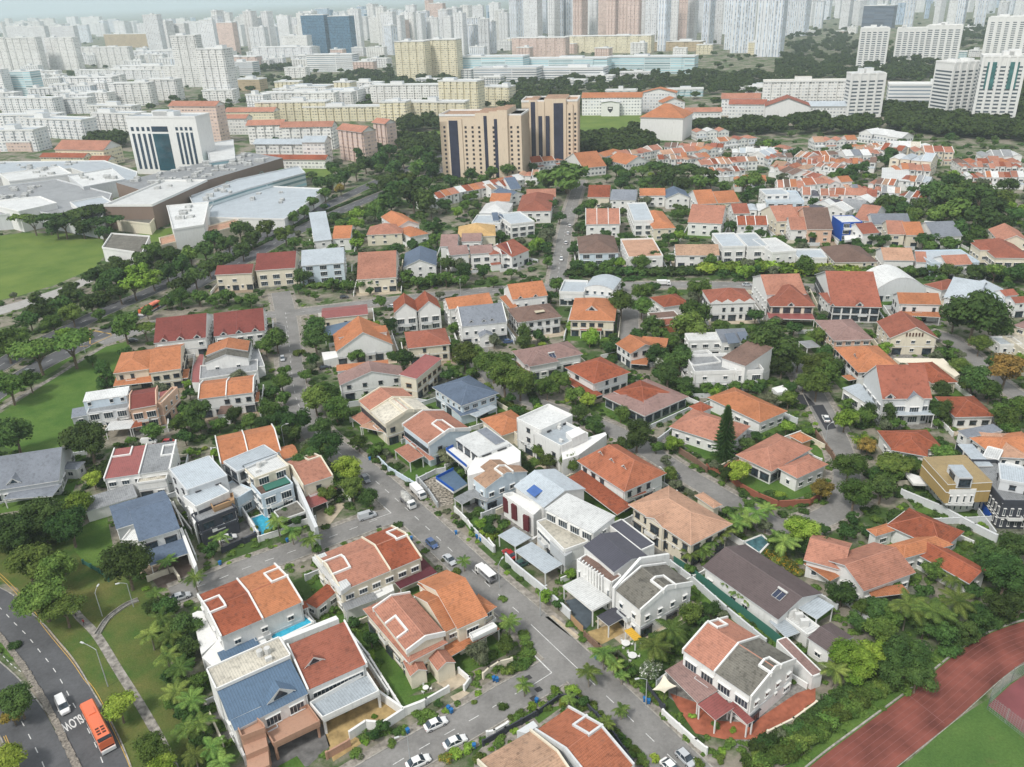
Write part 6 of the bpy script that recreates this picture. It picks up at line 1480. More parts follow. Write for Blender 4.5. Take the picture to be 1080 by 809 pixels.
mh([318,232, 412,232, 405,180], 7, 'gx', 'rust', 'cr', R=True); mh([412,243, 522,245, 508,200], 6.5, 'gx', 'grey', 'w', R=True); mh([538,226, 648,225, 640,193], 6.8, 'gx', 'orange', 'w', R=True); mh([650,236, 753,233, 745,203], 6.6, 'gy', 'slate', 'w')
mh([310,347, 457,345, 448,278], 7.4, 'gx', 'salm', 'w', R=True, split=[.33,.66], cop='w', lab='wide house of white party walls and square orange roof panels', phrase='white and orange chequered roof house'); mh([515,335, 597,333, 585,258], 8, 'flat', 'lgrey', 'w', win='big'); mh([596,366, 692,362, 678,290], 6.5, 'hip', 'orange', 'cr', lab='house with a steep bright orange tent-shaped roof', phrase='steep orange tent roof')
mh([740,338, 886,345, 850,285], 7, 'gx', 'salm', 'w', split=[.45]); mh([785,262, 865,258, 850,215], 6.5, 'gx', 'orange', 'w'); mh([870,258, 962,252, 950,215], 6.5, 'gx', 'orange', 'cr'); mh([935,302, 1004,300, 1000,268], 6, 'gx', 'brick', 'w'); mh([950,350, 1080,350, 1075,320], 6.5, 'gx', 'rust', 'w', split=[.3,.6], cop='w')
mh([283,470, 452,466, 405,396], 6.5, 'hip', 'brown', 'bl', win='big', lab='house with a mauve-brown hipped roof and blue-lined windows by the hedge', phrase='mauve-brown hip with blue windows'); mh([492,490, 637,485, 632,408], 6.6, 'flat', 'pale', 'w', par=.8, win='few'); mh([690,478, 876,478, 868,430], 6.2, 'gx', 'tan', 'w', R=True, lab='house with a sandy brown double roof behind the bright hedge', phrase='sandy brown double roof')
mh([888,445, 985,442, 972,385], 8, 'flat', 'lgrey', 'w', win='big'); mh([995,445, 1082,442, 1072,385], 8, 'flat', 'lgrey', 'w', win='big')
mh([20,292, 165,290, 130,222], 7, 'hip', 'brick', 'w', lab='white house with a large brick-red pyramid roof left of the back street', phrase='brick-red pyramid roof'); mh([-5,350, 95,338, 85,290], 7.5, 'flat', 'lgrey', 'w', win='big'); mh([0,485, 75,455, 60,385], 6.5, 'gx', 'brick', 'w'); mh([60,235, 185,232, 175,195], 6, 'gx', 'salm', 'w', R=True); mh([-5,200, 40,195, 30,160], 6, 'gx', 'slate', 'w')
mh([300,110, 400,100, 360,60], 6, 'gx', 'orange', 'w'); mh([395,75, 480,95, 500,60], 6, 'gx', 'orange', 'w')
TL(810,150,4)
mh([38,335, 135,330, 128,278], 7, 'gx', 'salm', 'cr'); mh([95,370, 175,370, 150,328], 6, 'gx', 'salm', 'w'); mh([135,325, 205,320, 200,278], 6.6, 'gx', 'salm', 'cr'); mh([165,368, 275,368, 262,298], 7, 'gx', 'brown', 'pk')
hb = mh([312,340, 398,337, 385,308], 9.5, 'flat', 'white', 'bb', win={'l':'none','f':'big'}, fr='w', par=.2, lab='bright blue painted house with white front and white flat roof', phrase='bright blue painted house'); hb.slab([318,350, 398,345, 396,362, 322,368], 6.6, 'w', 6.0, name='balcony', par=.6, foot=False); hb.slab([322,398, 395,392, 394,410, 324,418], 3.6, 'w', 3.0, name='balcony', par=.6, foot=False)
mh([400,388, 472,382, 440,345], 6.5, 'gx', 'brick', 'w'); mh([360,325, 440,335, 430,282], 6, 'gx', 'salm', 'w'); mh([443,347, 605,347, 595,300], 6.6, 'gx', 'grey', 'w', R=True); mh([505,388, 580,390, 570,345], 6.4, 'gx', 'salm', 'cr'); mh([583,392, 662,392, 652,348], 6.4, 'gx', 'orange', 'cr')
mh([700,400, 822,395, 760,345], 6.4, 'gx', 'grey', 'w', split=[.5]); mh([655,365, 720,370, 700,340], 6, 'flat', 'lgrey', 'w')
mh([283,508, 465,505, 428,438], 6, 'hip', 'brown', 'cr', lab='house with a broad red-brown hipped roof above the long hedge', phrase='broad red-brown hip above the hedge'); mh([488,498, 620,500, 610,455], 5.5, 'gx', 'pale', 'w'); mh([625,505, 672,507, 665,470], 5.5, 'gx', 'salm', 'w')
mh([690,512, 892,508, 880,455], 6.5, 'flat', 'lgrey', 'bl', win='few', par=.5); mh([755,520, 865,515, 850,478], 7.2, 'gx', 'salm', 'w')
hv = mh([958,488, 1120,490, 1100,415], 8, 'hip', 'brick', 'cr', win='big', lab='cream three-storey villa with brick-red roof and small pointed turret', phrase='cream villa with turret'); hv.v([975,420, 1110,425, 1090,372], 9, 'gy', 'salm', 'cr', .5, .4); hv.v([895,455, 945,455, 940,425], 8.5, 'hip', 'brick', 'cr', .7, .3)
mh([18,470, 120,462, 105,402], 7.5, 'flat', 'white', 'w', win='few'); mh([125,492, 250,492, 245,455], 5, 'flat', 'lgrey', 'w', win='few'); mh([-5,255, 152,255, 140,208], 6.5, 'flat', 'lgrey', 'bl', win='big'); mh([-10,225, 90,222, 80,198], 9, 'flat', 'lgrey', 'w')
hz = mh([480,160, 600,165, 560,110], 6, 'arch', 'white', 'w', lab='white house with a dark-framed vaulted roof among the far rows', phrase='far vaulted white roof')
# rows of terraced houses: front eave line in the picture, number, depth
RR = random.Random(21)
def row(x0, y0, x1, y1, n, dep, h, pal, wc='w', noun='terraced_house'):
    A, B = U(*Q(x0, y0), h), U(*Q(x1, y1), h); L = (B-A).length; u = (B-A)/L; nn = Vector((-u.y, u.x, 0))
    if nn.y < 0: nn = -nn
    w = L/n
    for i in range(n):
        rc = RR.choice(pal); o = A+u*(w*i)+nn*RR.uniform(0,2.4); r = RR.choice(('gx','gx','gx','hip','gy'))
        cx, cy = PX(o+u*w/2+nn*dep/2)
        hs = House(None, None, noun, 'house', ('terraced house', f"{RCN[rc]} roofed", 'terraced houses of the far rows'))
        hh = h+RR.choice((0,0,.4,-.4)); hs.v(None, hh, r, rc, wc, RR.uniform(.34,.5), .3, world=(o, u, nn, w-.05, dep*RR.uniform(.92,1.05)), cop='w' if r == 'gx' and RR.random() < .35 else None)
        if RR.random() < .6:
            q = o-nn*3.0; hs.v(None, 3.2, 'shed', RR.choice((rc, 'lgrey', 'white')), wc, .12, .1, world=(q, u, nn, w-.4, 2.9), win=None)
warm = ['salm','rust2','rust','salm','pale','brick','brown','tan','salm','orange']; mix = warm+['white','lgrey','grey','gy2']
TL(810,150,4)
row(0,100, 95,142, 4, 13, 6, warm); row(40,192, 155,192, 4, 15, 6, warm); row(105,130, 215,165, 5, 12, 6, warm); row(110,60, 255,85, 6, 13, 6, warm); row(250,82, 455,92, 7, 12, 6, ['rust','salm','brown','salm']); row(195,100, 345,118, 5, 11, 6, ['dark','gy2','rust']+warm)
row(105,225, 300,228, 5, 13, 6, ['salm','salm','dark','orange']); row(335,205, 440,205, 4, 13, 6, mix); row(420,175, 530,185, 4, 13, 6, warm); row(545,225, 660,240, 4, 12, 6, ['orange','gy2','rust']); row(540,120, 690,120, 5, 13, 6.2, ['orange','salm','salm'])
row(820,108, 985,108, 7, 12, 6.4, ['salm','brick','brown','salm']); row(985,108, 1085,108, 4, 12, 6.4, ['salm','rust']); row(840,148, 1085,152, 9, 12, 6.4, ['salm','rust','orange','white']); row(0,60, 110,25, 4, 14, 7, ['white','lgrey','salm']); row(360,30, 480,25, 4, 13, 6, ['orange','salm']); row(400,50, 500,45, 4, 13, 6, warm)
row(620,45, 790,45, 4, 16, 8.5, ['salm','brick'], 'cr'); row(510,20, 690,25, 4, 16, 9, ['white','cream'], 'cr'); row(265,285, 330,255, 3, 12, 6, ['white','dark']); row(340,300, 470,245, 4, 13, 6, ['gy2','white','dark']); row(910,60, 1080,60, 4, 16, 8, ['white','gy2','rust'])
row(450,210, 560,215, 4, 12, 6, mix); row(200,60, 350,50, 5, 12, 6, warm); row(560,160, 680,170, 4, 13, 6, mix)
TL(540,150,4)
row(480,55, 560,50, 3, 13, 6, warm); row(620,75, 745,70, 5, 13, 6, warm); row(740,75, 840,62, 4, 13, 6, warm); row(800,100, 985,85, 7, 13, 6, ['salm','pale','salm','rust']); row(840,130, 990,118, 6, 12, 6, warm); row(930,45, 1080,45, 5, 14, 7, ['white','lgrey','white']); row(640,20, 890,25, 9, 12, 6, warm)
row(940,165, 1075,165, 4, 14, 6, ['orange','conc','orange']); row(20,140, 110,140, 3, 13, 6, warm); row(1000,290, 1078,290, 2, 14, 7, ['white','lgrey'])
TL(270,150,4)
row(1000,200, 1075,185, 3, 13, 6, mix); row(990,480, 1080,470, 2, 15, 7.5, ['brick','red']); row(1000,335, 1078,330, 3, 14, 7, ['slate','lgrey','white'])
TL(810,80,4)
row(0,330, 60,328, 2, 14, 6.4, ['salm','white']); row(120,370, 230,372, 5, 13, 6.5, warm); row(235,368, 380,372, 6, 13, 6.5, ['orange','salm']); row(0,350, 110,345, 4, 13, 6.5, warm); row(330,340, 440,335, 3, 16, 7, ['white','grey']); row(440,310, 560,320, 4, 16, 8, ['rust','white','salm'])
row(510,350, 690,365, 4, 18, 10, ['white','lgrey'], 'cr')
TL(0,0,1)
row(560,172, 600,168, 3, 13, 6, warm); row(620,172, 660,160, 4, 13, 6, warm); row(655,165, 700,158, 4, 13, 6, warm); row(700,163, 760,158, 5, 13, 6, warm); row(760,150, 800,146, 4, 13, 6.4, warm); row(745,172, 800,170, 5, 13, 6.4, warm); row(860,150, 905,148, 4, 13, 6.4, warm); row(905,160, 960,158, 5, 13, 6.4, warm); row(880,206, 925,208, 4, 14, 6.4, warm); row(812,176, 850,180, 3, 13, 6.4, warm); row(850,196, 900,192, 4, 13, 6.4, warm); row(1010,172, 1079,172, 6, 13, 6.4, warm); row(735,140, 770,138, 3, 14, 7, ['salm','white']); row(905,140, 950,146, 3, 15, 7, ['white','rust'])

# ================================================================== LARGER BUILDINGS behind the estate
TL(0, 0, 1)
def office():
    # white corner office tower with dark glass panels, standing on the brown podium
    a = U(146, 178, 14); b = U(226, 172, 14)
    root, pt, W, D, h, u, n = bldg(144, 219, 124, 184, 19, 'white office tower with tall blue glass panel and dark strips above the brown mall', 'plainw', -4, 'flat', 'lgrey', 'office_tower', 'office tower', 'white office tower', crowns=2)
    g = tglass(); dk = plain('strip_glass', (.03,.06,.10), .2, 0, .3, .2, .6)
    def strip(x0, x1, z0, z1, m, nm='window'):
        mb = MB(); P = [pt(x0,-D/2-.12), pt(x1,-D/2-.12), pt(x1,-D/2+.1), pt(x0,-D/2+.1)]; mb.prism(P, z0, z1, m, None, True); mb.build(nm, root)
    s = W/90.0
    strip(-14*s, 7*s, 3, h-12, g, 'glass_panel'); strip(-14*s, 7*s, h-10.5, h-6.5, dk)
    for x in (-41,-34,-27,-20): strip(x*s, (x+3.6)*s, 4, h-12, dk); strip(x*s, (x+3.6)*s, h-10, h-7, dk)
    for x in (17,23,29,35): strip(x*s, (x+3.2)*s, 8, h-11, dk); strip(x*s, (x+3.2)*s, h-9.5, h-7, dk)
office()
r = bldg(116, 166, 205, 242, 70, 'big brown windowless shopping block with faint pale circles on its side', 'brown', 0, 'flat', 'white', 'shopping_centre', 'shopping centre', 'brown shopping block', crowns=0, h=14)
def brown_mall():
    root, pt, W, D, h, u, n = r
mall = empty('shopping_centre_wing', U(230, 200)); tag(mall, 'long brown wing of the mall with pale green rings running to the right', 'shopping centre'); LANDM.append((240,195,'long brown mall wing'))
mb = MB(); P = [U(166,205,14), U(298,166,14), U(262,160,14), U(122,192,14)]; mb.prism([(p.x,p.y) for p in P], 0, 13.6, FAC['brown'](), roofm('gy2')); mb.build('wall', mall)
ring_m = plain('ring_paint', (.30,.46,.42), .8)
for (x, y, rr) in ((207,193,9),(238,190,5),(250,178,4),(172,207,6),(274,172,4)):
    c0 = U(166,205,14); d = (U(298,166,14)-c0).normalized(); nrm = Vector((d.y,-d.x,0)); 
    lo, hi = 0, 200
    for _ in range(25):
        m = (lo+hi)/2
        if PX(c0+d*m)[0] < x: lo = m
        else: hi = m
    c = c0+d*lo; c.z = 7; mb = MB()
    for k in range(20):
        t0, t1 = k*.314, (k+1)*.314; f = lambda t, q: c+nrm*.1+d*q*math.cos(t)+Vector((0,0,q*.7*math.sin(t)))
        mb.face([f(t0,rr*.62), f(t1,rr*.62), f(t1,rr*.46), f(t0,rr*.46)], ring_m)
    mb.build('painted_ring', mall)
RA = random.Random(8)
for _ in range(60):
    x, y = RA.uniform(.05,.95), RA.uniform(.1,.9); p = (P[0].lerp(P[1], x)).lerp(P[3].lerp(P[2], x), y); mb = MB(); s = RA.uniform(1,3); mb.box(p, Vector((s,0)), Vector((0,RA.uniform(.8,2))), 13.6, 13.6+RA.uniform(.8,2.6), plain('plant_grey', (.55,.56,.55), .7, 0, .3)); mb.build('roof_unit', mall)
def low(pts, h, wc='w', rc='white', lab=None, name='hall', cat='hall', phrase=None, clutter=0, fac=None, par=.8):
    P = [U(*Q(pts[i], pts[i+1]), h) for i in range(0, len(pts), 2)]; c = sum(P, Vector())/len(P); root = empty(name, (c.x, c.y, 0)); mb = MB(); m = FAC[fac]() if fac else wallm(wc)
    mb.prism([(p.x,p.y) for p in P], 0, h, m, roofm(rc)); mb.build('wall', root); mb = MB(); [cubeseg(mb, P[i], P[(i+1)%len(P)], .4, h-.2, h+par, h-.2, h+par, wallm(wc)) for i in range(len(P))]; mb.build('parapet', root)
    for _ in range(clutter):
        q = P[0].lerp(P[1], RA.uniform(.1,.9)).lerp(P[-1].lerp(P[-2], RA.uniform(.1,.9)), RA.uniform(.1,.9)); mb = MB(); mb.box(q, Vector((RA.uniform(.8,2.5),0)), Vector((0,RA.uniform(.8,2))), h, h+RA.uniform(.8,2.2), plain('plant_grey', (0,0,0))); mb.build('roof_unit', root)
    tag(root, lab, cat); addfoot([(p.x,p.y) for p in P])
    if phrase: LANDM.append((*PX((c.x,c.y,h)), phrase))
    return root
low([108,262, 150,268, 158,250, 118,247], 7, 'w', 'conc', 'low white box building at the corner of the green field', 'hall', 'hall', 'low white box by the field'); low([123,233, 158,237, 163,231, 128,229], 6, 'cr', 'conc', 'small cream box building right behind the low white box', 'hall', 'hall')
low([183,243, 215,238, 220,214, 176,218], 12, 'w', 'white', 'white curved-corner annex in front of the brown mall wing', 'hall', 'hall', 'white annex', 6); low([170,260, 255,238, 250,232, 168,252], 5, 'cr', 'pale', 'long low cream and pink walkway building by the road trees', 'hall', 'hall', 'low pink walkway building')
low([215,230, 300,232, 345,200, 240,195], 6, 'w', 'lgrey', 'wide flat white roofed station hall beside the road', 'hall', 'hall', 'flat white station roof', 5); low([205,218, 260,200, 322,183, 315,176, 250,190, 200,208], 9, 'lg', 'lgrey', 'long glass-sided hall with a green end wall', 'hall', 'hall', 'green-ended glass hall', 8, 'teal')
low([-60,232, 40,224, 105,236, 118,205, 60,190, -60,205], 9, 'lg', 'gy2', 'sprawling flat mall roof at the left edge, crowded with plant', 'shopping_centre', 'shopping centre', 'sprawling mall roof', 26); low([-60,196, 75,178, 140,200, 145,182, 110,170, -60,172], 8, 'w', 'lgrey', 'second flat roof behind the sprawling mall roof', 'shopping_centre', 'shopping centre', None, 22)
low([-20,214, 42,208, 60,215, 20,224], 12, 'w', 'white', 'white raised roof box on the left mall roof', 'hall', 'hall'); low([74,214, 108,208, 118,214, 84,222], 11.5, 'w', 'lgrey', 'pale raised roof box on the right of the left mall roof', 'hall', 'hall'); low([0,184, 62,176, 76,184, 10,192], 11, 'w', 'white', 'white hall roof behind the left mall roof', 'hall', 'hall', None, 5); low([72,186, 118,178, 132,190, 88,198], 10.5, 'lg', 'white', 'white hall roof left of the office tower foot', 'hall', 'hall', None, 6)
low([221,172, 248,168, 246,148, 218,152], 16, 'lg', 'white', 'grey glass cube beside the white office tower', 'hall', 'office', None, 0, 'teal')
# orange roofed schools behind the mall
def sc(x0, x1, yt, yb, dep, rc='salm', fac='hdb', yaw=0, roof='gx', **k): return bldg(x0, x1, yt, yb, dep, None, fac, yaw, roof, rc, 'school_block', 'school block', None, ('school block', 'orange-roofed '+{'hdb':'white','cream':'cream','pinkt':'pink','white':'white'}.get(fac,'white')), 'orange-roofed school blocks', **k)
sc(60,115,158,175,22,'salm','cream',-6); sc(44,92,166,177,10,'rust','cream',-4); sc(96,115,170,178,12,'rust','cream',0); sc(184,236,112,152,14,'salm','pinkt',-6); sc(235,262,125,142,12,'salm','hdb',0)
sc(264,300,132,152,14,'salm','hdb',6,bays=4); sc(300,352,134,158,14,'salm','hdb',4,bays=5); sc(352,392,138,170,14,'salm','pinkt',-32,bays=5); sc(392,412,130,158,12,'salm','pinkt',-32,bays=3); sc(262,345,168,178,10,'rust','hdb',-3); sc(270,340,152,170,12,'lgrey','hdb',-2,bays=5); sc(240,290,118,132,14,'salm','cream',2); sc(322,345,150,175,14,'lgrey','hdb',0)
sc(614,676,103,122,16,'orange','white',2); sc(676,712,98,118,16,'orange','white',0,'gy'); sc(698,722,108,125,16,'orange','white',20,'gy')
sch = bldg(674, 720, 124, 148, 34, 'white school hall with a big orange triangular roof', 'plainw', -12, 'hip', 'orange', 'school_hall', 'school hall', 'orange triangular school roof'); sc(760,800,104,122,16,'salm','white',0); sc(768,806,110,126,14,'brick','white',-4); 
bldg(806, 852, 112, 130, 26, 'white chapel-like hall with brown-red gabled roof and three dark gable windows', 'plainw', 0, 'gy', 'brick', 'school_hall', 'school hall', 'white hall with brown gable'); sc(722,760,118,130,12,'salm','white',4); sc(850,905,112,124,14,'lgrey','white',0)
rt, pt_, W_, D_, h_, u_, n_ = bldg(634, 653, 108, 123, 5, 'white gabled school entrance with a dark shield emblem on its wall', 'plainw', 0, 'gy', 'white', 'school_entrance', 'school entrance', 'school entrance with shield')
mb = MB(); q_ = lambda x, z: (*pt_(x, -D_/2-.15), h_*.5+z); mb.face([q_(-2.6,2.6), q_(2.6,2.6), q_(2.6,-.4), q_(0,-3.4), q_(-2.6,-.4)], plain('emblem_dark', (.05,.05,.06), .6)); mb.build('shield_emblem', rt); mb = MB(); q_ = lambda x, z: (*pt_(x, -D_/2-.3), h_*.5+z); mb.face([q_(-1.7,1.8), q_(1.7,1.8), q_(1.7,.6), q_(-1.7,.6)], wallm('w')); mb.build('shield_band', rt)
# tan condominium towers with dark glass strips
def condo(x0, x1, yt, yb, lab, phrase, strips, cols, dep=24, yaw=0):
    root, pt, W, D, h, u, n = bldg(x0, x1, yt, yb, dep, lab, 'tan', yaw, 'flat', 'tan', 'condominium_tower', 'apartment tower', phrase, crowns=0)
    m = FAC['tan'](); dk = plain('condo_glass', (.045,.05,.085), .25, 0, .2, .2, .5); wd = plain('condo_window', (.05,.045,.05), .3, 0, .2)
    for f0, f1, pr, dh in cols:            # projecting bays of different height
        mb = MB(); P = [pt(W*(f0-.5), -D/2-pr), pt(W*(f1-.5), -D/2-pr), pt(W*(f1-.5), D/2), pt(W*(f0-.5), D/2)]; mb.prism(P, 0, h+dh, m, roofm('tan')); mb.build('bay', root)
    for f0, f1, pr, top in strips:
        mb = MB(); P = [pt(W*(f0-.5), -D/2-pr-.15), pt(W*(f1-.5), -D/2-pr-.15), pt(W*(f1-.5), -D/2-pr+.2), pt(W*(f0-.5), -D/2-pr+.2)]; mb.prism(P, 0, h-top, dk, None, True); mb.build('glass_strip', root)
    cnt = 0; rest = MB()
    for f0, f1, pr, dh in cols:
        if (f1-f0)*W < 3: continue
        k = max(1, int((f1-f0)*W/4.2)); 
        for fl in range(1, int((h-4)/3.1)):
            for j in range(k):
                fx = f0+(f1-f0)*(j+.5)/k
                if any(a-.01 < fx < b_+.01 for a, b_, _, _ in strips): continue
                tgt = MB() if cnt < 100 else rest; xx = W*(fx-.5); P = [pt(xx-.75,-D/2-pr-.1), pt(xx+.75,-D/2-pr-.1), pt(xx+.75,-D/2-pr+.2), pt(xx-.75,-D/2-pr+.2)]; tgt.prism(P, fl*3.1, fl*3.1+1.6, wd, None, True)
                if cnt < 100: tgt.build('window', root)
                cnt += 1
    if rest.f: tag(rest.build('windows', root), kind='stuff')
condo(467, 552, 122, 187, 'left broad tan condominium tower with dark vertical glass strips', 'left tan condominium tower', [(.12,.23,1.5,3),(.55,.59,1.5,0),(.68,.80,2.5,2)], [(0,.11,0,-4),(.1,.28,1.5,-2),(.28,.45,.8,-1),(.45,.62,1.5,2),(.62,.72,2.0,3),(.72,.84,2.8,4),(.84,1,1,0)], 26, -3)
condo(552, 609, 107, 176, 'right tan condominium tower with dark vertical glass strips', 'right tan condominium tower', [(.17,.25,1.5,0),(.58,.75,2.2,1),(.30,.37,1.0,10),(.43,.50,1.0,10)], [(0,.16,0,-4),(.14,.28,1.5,1),(.28,.41,1,0),(.41,.55,.4,2),(.55,.8,2.2,2),(.8,.92,1.2,-2),(.92,1,.2,-4)], 26, 2)
# white towers on the right
def banded(x0, x1, yt, yb, dep, lab, phrase, yaw=0, glass=(), fl_h=3.0, nbay=5, roofc='white'):
    root, pt, W, D, h, u, n = bldg(x0, x1, yt, yb, dep, lab, 'plainw', yaw, 'flat', roofc, 'apartment_tower', 'apartment tower', phrase, crowns=2)
    dk = plain('band_glass', (.10,.13,.16), .3, 0, .3, .3, .5); lg = wallm('w'); 
    for fl in range(1, int(h/fl_h)-1):
        for P in ([pt(-W/2+.8,-D/2-.1), pt(W/2-.8,-D/2-.1), pt(W/2-.8,-D/2+.2), pt(-W/2+.8,-D/2+.2)], [pt(-W/2-.12,-D/2+1.5), pt(-W/2+.12,-D/2+1.5), pt(-W/2+.12,D/2-2), pt(-W/2-.12,D/2-2)], [pt(W/2-.12,-D/2+1.5), pt(W/2+.12,-D/2+1.5), pt(W/2+.12,D/2-2), pt(W/2-.12,D/2-2)]):
            mb = MB(); mb.prism(P, fl*fl_h, fl*fl_h+1.35, dk, None, True); mb.build('window_band', root)
    for k in range(nbay+1):
        x = W*k/nbay-W/2; mb = MB(); P = [pt(x-W*.035,-D/2-1.0), pt(x+W*.035,-D/2-1.0), pt(x+W*.035,-D/2-.0), pt(x-W*.035,-D/2-.0)]; mb.prism(P, 0, h+.5, lg); mb.build('fin', root)
    for f0, f1, top in glass:
        mb = MB(); P = [pt(W*(f0-.5),-D/2-.6), pt(W*(f1-.5),-D/2-.6), pt(W*(f1-.5),-D/2+.2), pt(W*(f0-.5),-D/2+.2)]; mb.prism(P, h*.55, h-top, plain('green_glass', (.06,.20,.20), .2, 0, .3, .3, .5), None, True); mb.build('glass_panel', root)
banded(992, 1028, 66, 128, 24, 'left half of the big white slab tower at the right edge', 'big white tower at the right edge', 28, (), 3.0, 4); banded(1024, 1066, 60, 134, 24, 'right half of the big white slab tower with green glass panels', 'green-glassed white tower', -8, ((.12,.34,4),(.66,.88,4)), 3.0, 5)
banded(903, 932, 30, 72, 22, 'white striped apartment tower left of the twin striped towers', 'left striped tower', 4); banded(942, 972, 30, 66, 22, 'middle white striped apartment tower with rounded roof crown', 'middle striped tower', 4); banded(972, 1008, 27, 66, 24, 'right white striped apartment tower of the twin pair', 'right striped tower', -6); banded(1036, 1090, 18, 62, 26, 'white striped tower at the top right edge', 'striped tower at the top right', -4, (), 3.0, 7)
banded(892, 928, 78, 124, 16, 'pale grey slim tower with balconies beside the long white block', 'slim grey balcony tower', 12, (), 3.2, 4, 'lgrey')
bldg(803, 892, 86, 114, 16, 'long white four-storey block behind the school hall', 'hdb', 2, 'flat', 'cream', 'apartment_block', 'apartment block', 'long white four-storey block', bays=9); bldg(934, 1000, 90, 116, 24, 'white office block with dark window bands and a green glass corner', 'band', -4, 'flat', 'white', 'office_block', 'office block', 'white banded office block')
bldg(908, 940, 6, 30, 22, 'dark grey banded office tower behind the striped towers', 'dark', 0, 'flat', 'lgrey', 'office_tower', 'office tower', 'dark banded office tower'); bldg(770, 794, -34, 56, 22, 'very tall pale grey tower crossing the top edge, left of its pair', 'tower', 14, 'flat', 'lgrey', 'apartment_tower', 'apartment tower', 'very tall pale tower', bays=3); bldg(794, 822, -30, 60, 22, 'very tall pale grey tower crossing the top edge, right of its pair', 'tower', -8, 'flat', 'lgrey', 'apartment_tower', 'apartment tower', bays=4); bldg(824, 848, -12, 38, 22, 'tall pale tower right beside the very tall one', 'tower', -10, 'flat', 'lgrey', 'apartment_tower', 'apartment tower', None, bays=3)
# pale cream slab estate behind the orange schools
def ab(x0, x1, yt, yb, dep, fac, yaw=0, roof='flat', rc='lgrey', look=None, **k):
    lab = k.pop('lab', None); lk = look or {'hdb':'white','hdb2':'pale grey','cream':'cream','pinkt':'pink','blue':'blue-grey','glass':'blue glass','dark':'dark banded','white':'white','band':'white banded','teal':'pale green glass','tower':'pale grey','balc':'white balconied','gold':'golden brown'}[fac]
    hi = (yb-yt) > (x1-x0)*1.1
    return bldg(x0, x1, yt, yb, dep, lab, fac, yaw, roof, rc, 'apartment_tower' if hi else 'apartment_block', 'tower' if hi else 'apartment block', k.pop('phrase', None), ('tower' if hi else 'apartment block', ('slim ' if (yb-yt) > 2*(x1-x0) else '')+lk), 'city blocks beyond the estate', **k)
ab(272,345,108,128,14,'cream',3,bays=9); ab(322,402,113,128,14,'cream',3,bays=10); ab(402,430,108,132,16,'cream',0,bays=4); ab(418,492,108,130,14,'cream',-3,bays=8); ab(278,372,98,114,14,'hdb',2,bays=11); ab(392,470,90,108,14,'hdb',2,bays=10); ab(462,506,86,118,18,'cream',-10,bays=6); ab(508,538,92,112,18,'cream',-12,bays=4); ab(340,378,96,108,30,'white'); ab(300,345,92,104,30,'white')
ab(419,450,44,86,22,'cream',0,bays=4,lab='left of two tall cream towers behind the cream slab blocks',phrase='left tall cream tower'); ab(452,483,42,84,22,'cream',0,bays=4,lab='right of two tall cream towers behind the cream slab blocks',phrase='right tall cream tower')
ab(484,552,60,82,30,'teal',0,lab='leftmost long pale green glass block right of the tall cream towers',phrase='leftmost pale green glass block'); ab(540,640,62,80,26,'teal',0,bays=1); ab(640,732,60,78,26,'teal',-2,bays=1,lab='rightmost long pale green glass block above the school',phrase='rightmost pale green glass block'); ab(560,636,72,86,30,'band',0); ab(500,566,72,88,34,'band',0); ab(596,686,38,56,22,'cream',0,bays=8,lab='long cream block behind the pale green glass blocks',phrase='long cream block'); ab(540,596,40,60,22,'pinkt',0,bays=6,lab='broad pink block left of the long cream block',phrase='broad pink block'); ab(676,740,44,54,22,'gold',0,bays=4,look='sandy')
ab(326,372,58,76,26,'band',4,lab='white block with dark window bands below the blue glass twins',phrase='white dark-banded block'); ab(268,330,50,68,22,'hdb2',0,bays=7); ab(300,326,38,60,18,'hdb'); 
ab(322,346,16,58,20,'glass',0,lab='left of the two dark blue glass towers',phrase='left blue glass tower'); ab(350,372,17,58,20,'glass',0,lab='right of the two dark blue glass towers',phrase='right blue glass tower'); 
# left estate of white slabs
ab(118,232,70,84,16,'hdb',-4,bays=12); ab(190,214,38,92,18,'hdb',6,bays=3,lab='tall white gridded tower, left of the stepped pair behind the office tower',phrase='left stepped white tower'); ab(214,246,52,108,18,'hdb',-8,bays=4,lab='tall white gridded tower, right of the stepped pair behind the office tower',phrase='right stepped white tower'); ab(75,122,82,104,14,'hdb',4,bays=7); ab(120,160,88,112,14,'hdb',6,bays=5); ab(152,190,84,106,14,'hdb',-6,bays=5); ab(80,190,74,84,14,'hdb2',0,bays=12); ab(0,62,104,122,16,'hdb2',-4,bays=8); ab(60,95,104,120,14,'hdb2',4,bays=5); ab(92,145,112,126,14,'hdb',-8,bays=7); ab(-20,62,122,142,16,'hdb2',5,bays=8); ab(20,98,126,146,18,'hdb2',-12,bays=9); ab(98,150,120,140,16,'hdb',-8,bays=7); ab(-20,40,138,160,20,'hdb2',3,bays=6)
ab(0,14,40,76,16,'hdb',0,bays=2); ab(15,46,40,76,16,'hdb',0,bays=4); ab(54,84,40,74,16,'hdb',0,bays=4); ab(-10,8,74,104,16,'white'); ab(9,38,76,102,20,'teal',0,lab='turquoise striped block near the left edge',phrase='turquoise striped block'); ab(14,34,28,60,14,'hdb2'); ab(33,54,28,60,14,'hdb2'); ab(60,84,28,58,14,'hdb2'); ab(84,112,50,66,14,'hdb',0,bays=4); ab(104,138,50,72,14,'hdb',4,bays=5); ab(112,160,36,50,14,'gold',0,lab='golden yellow slab block far at the upper left',phrase='golden slab block'); ab(138,190,54,66,14,'hdb2',0,bays=6); ab(190,236,24,48,16,'hdb2',0,bays=4); ab(232,250,24,58,16,'pinkt',0,lab='tall pink tower left of the blue glass twins',phrase='tall pink tower'); ab(236,250,30,56,14,'hdb'); ab(240,272,60,74,18,'pinkt',0,bays=4)
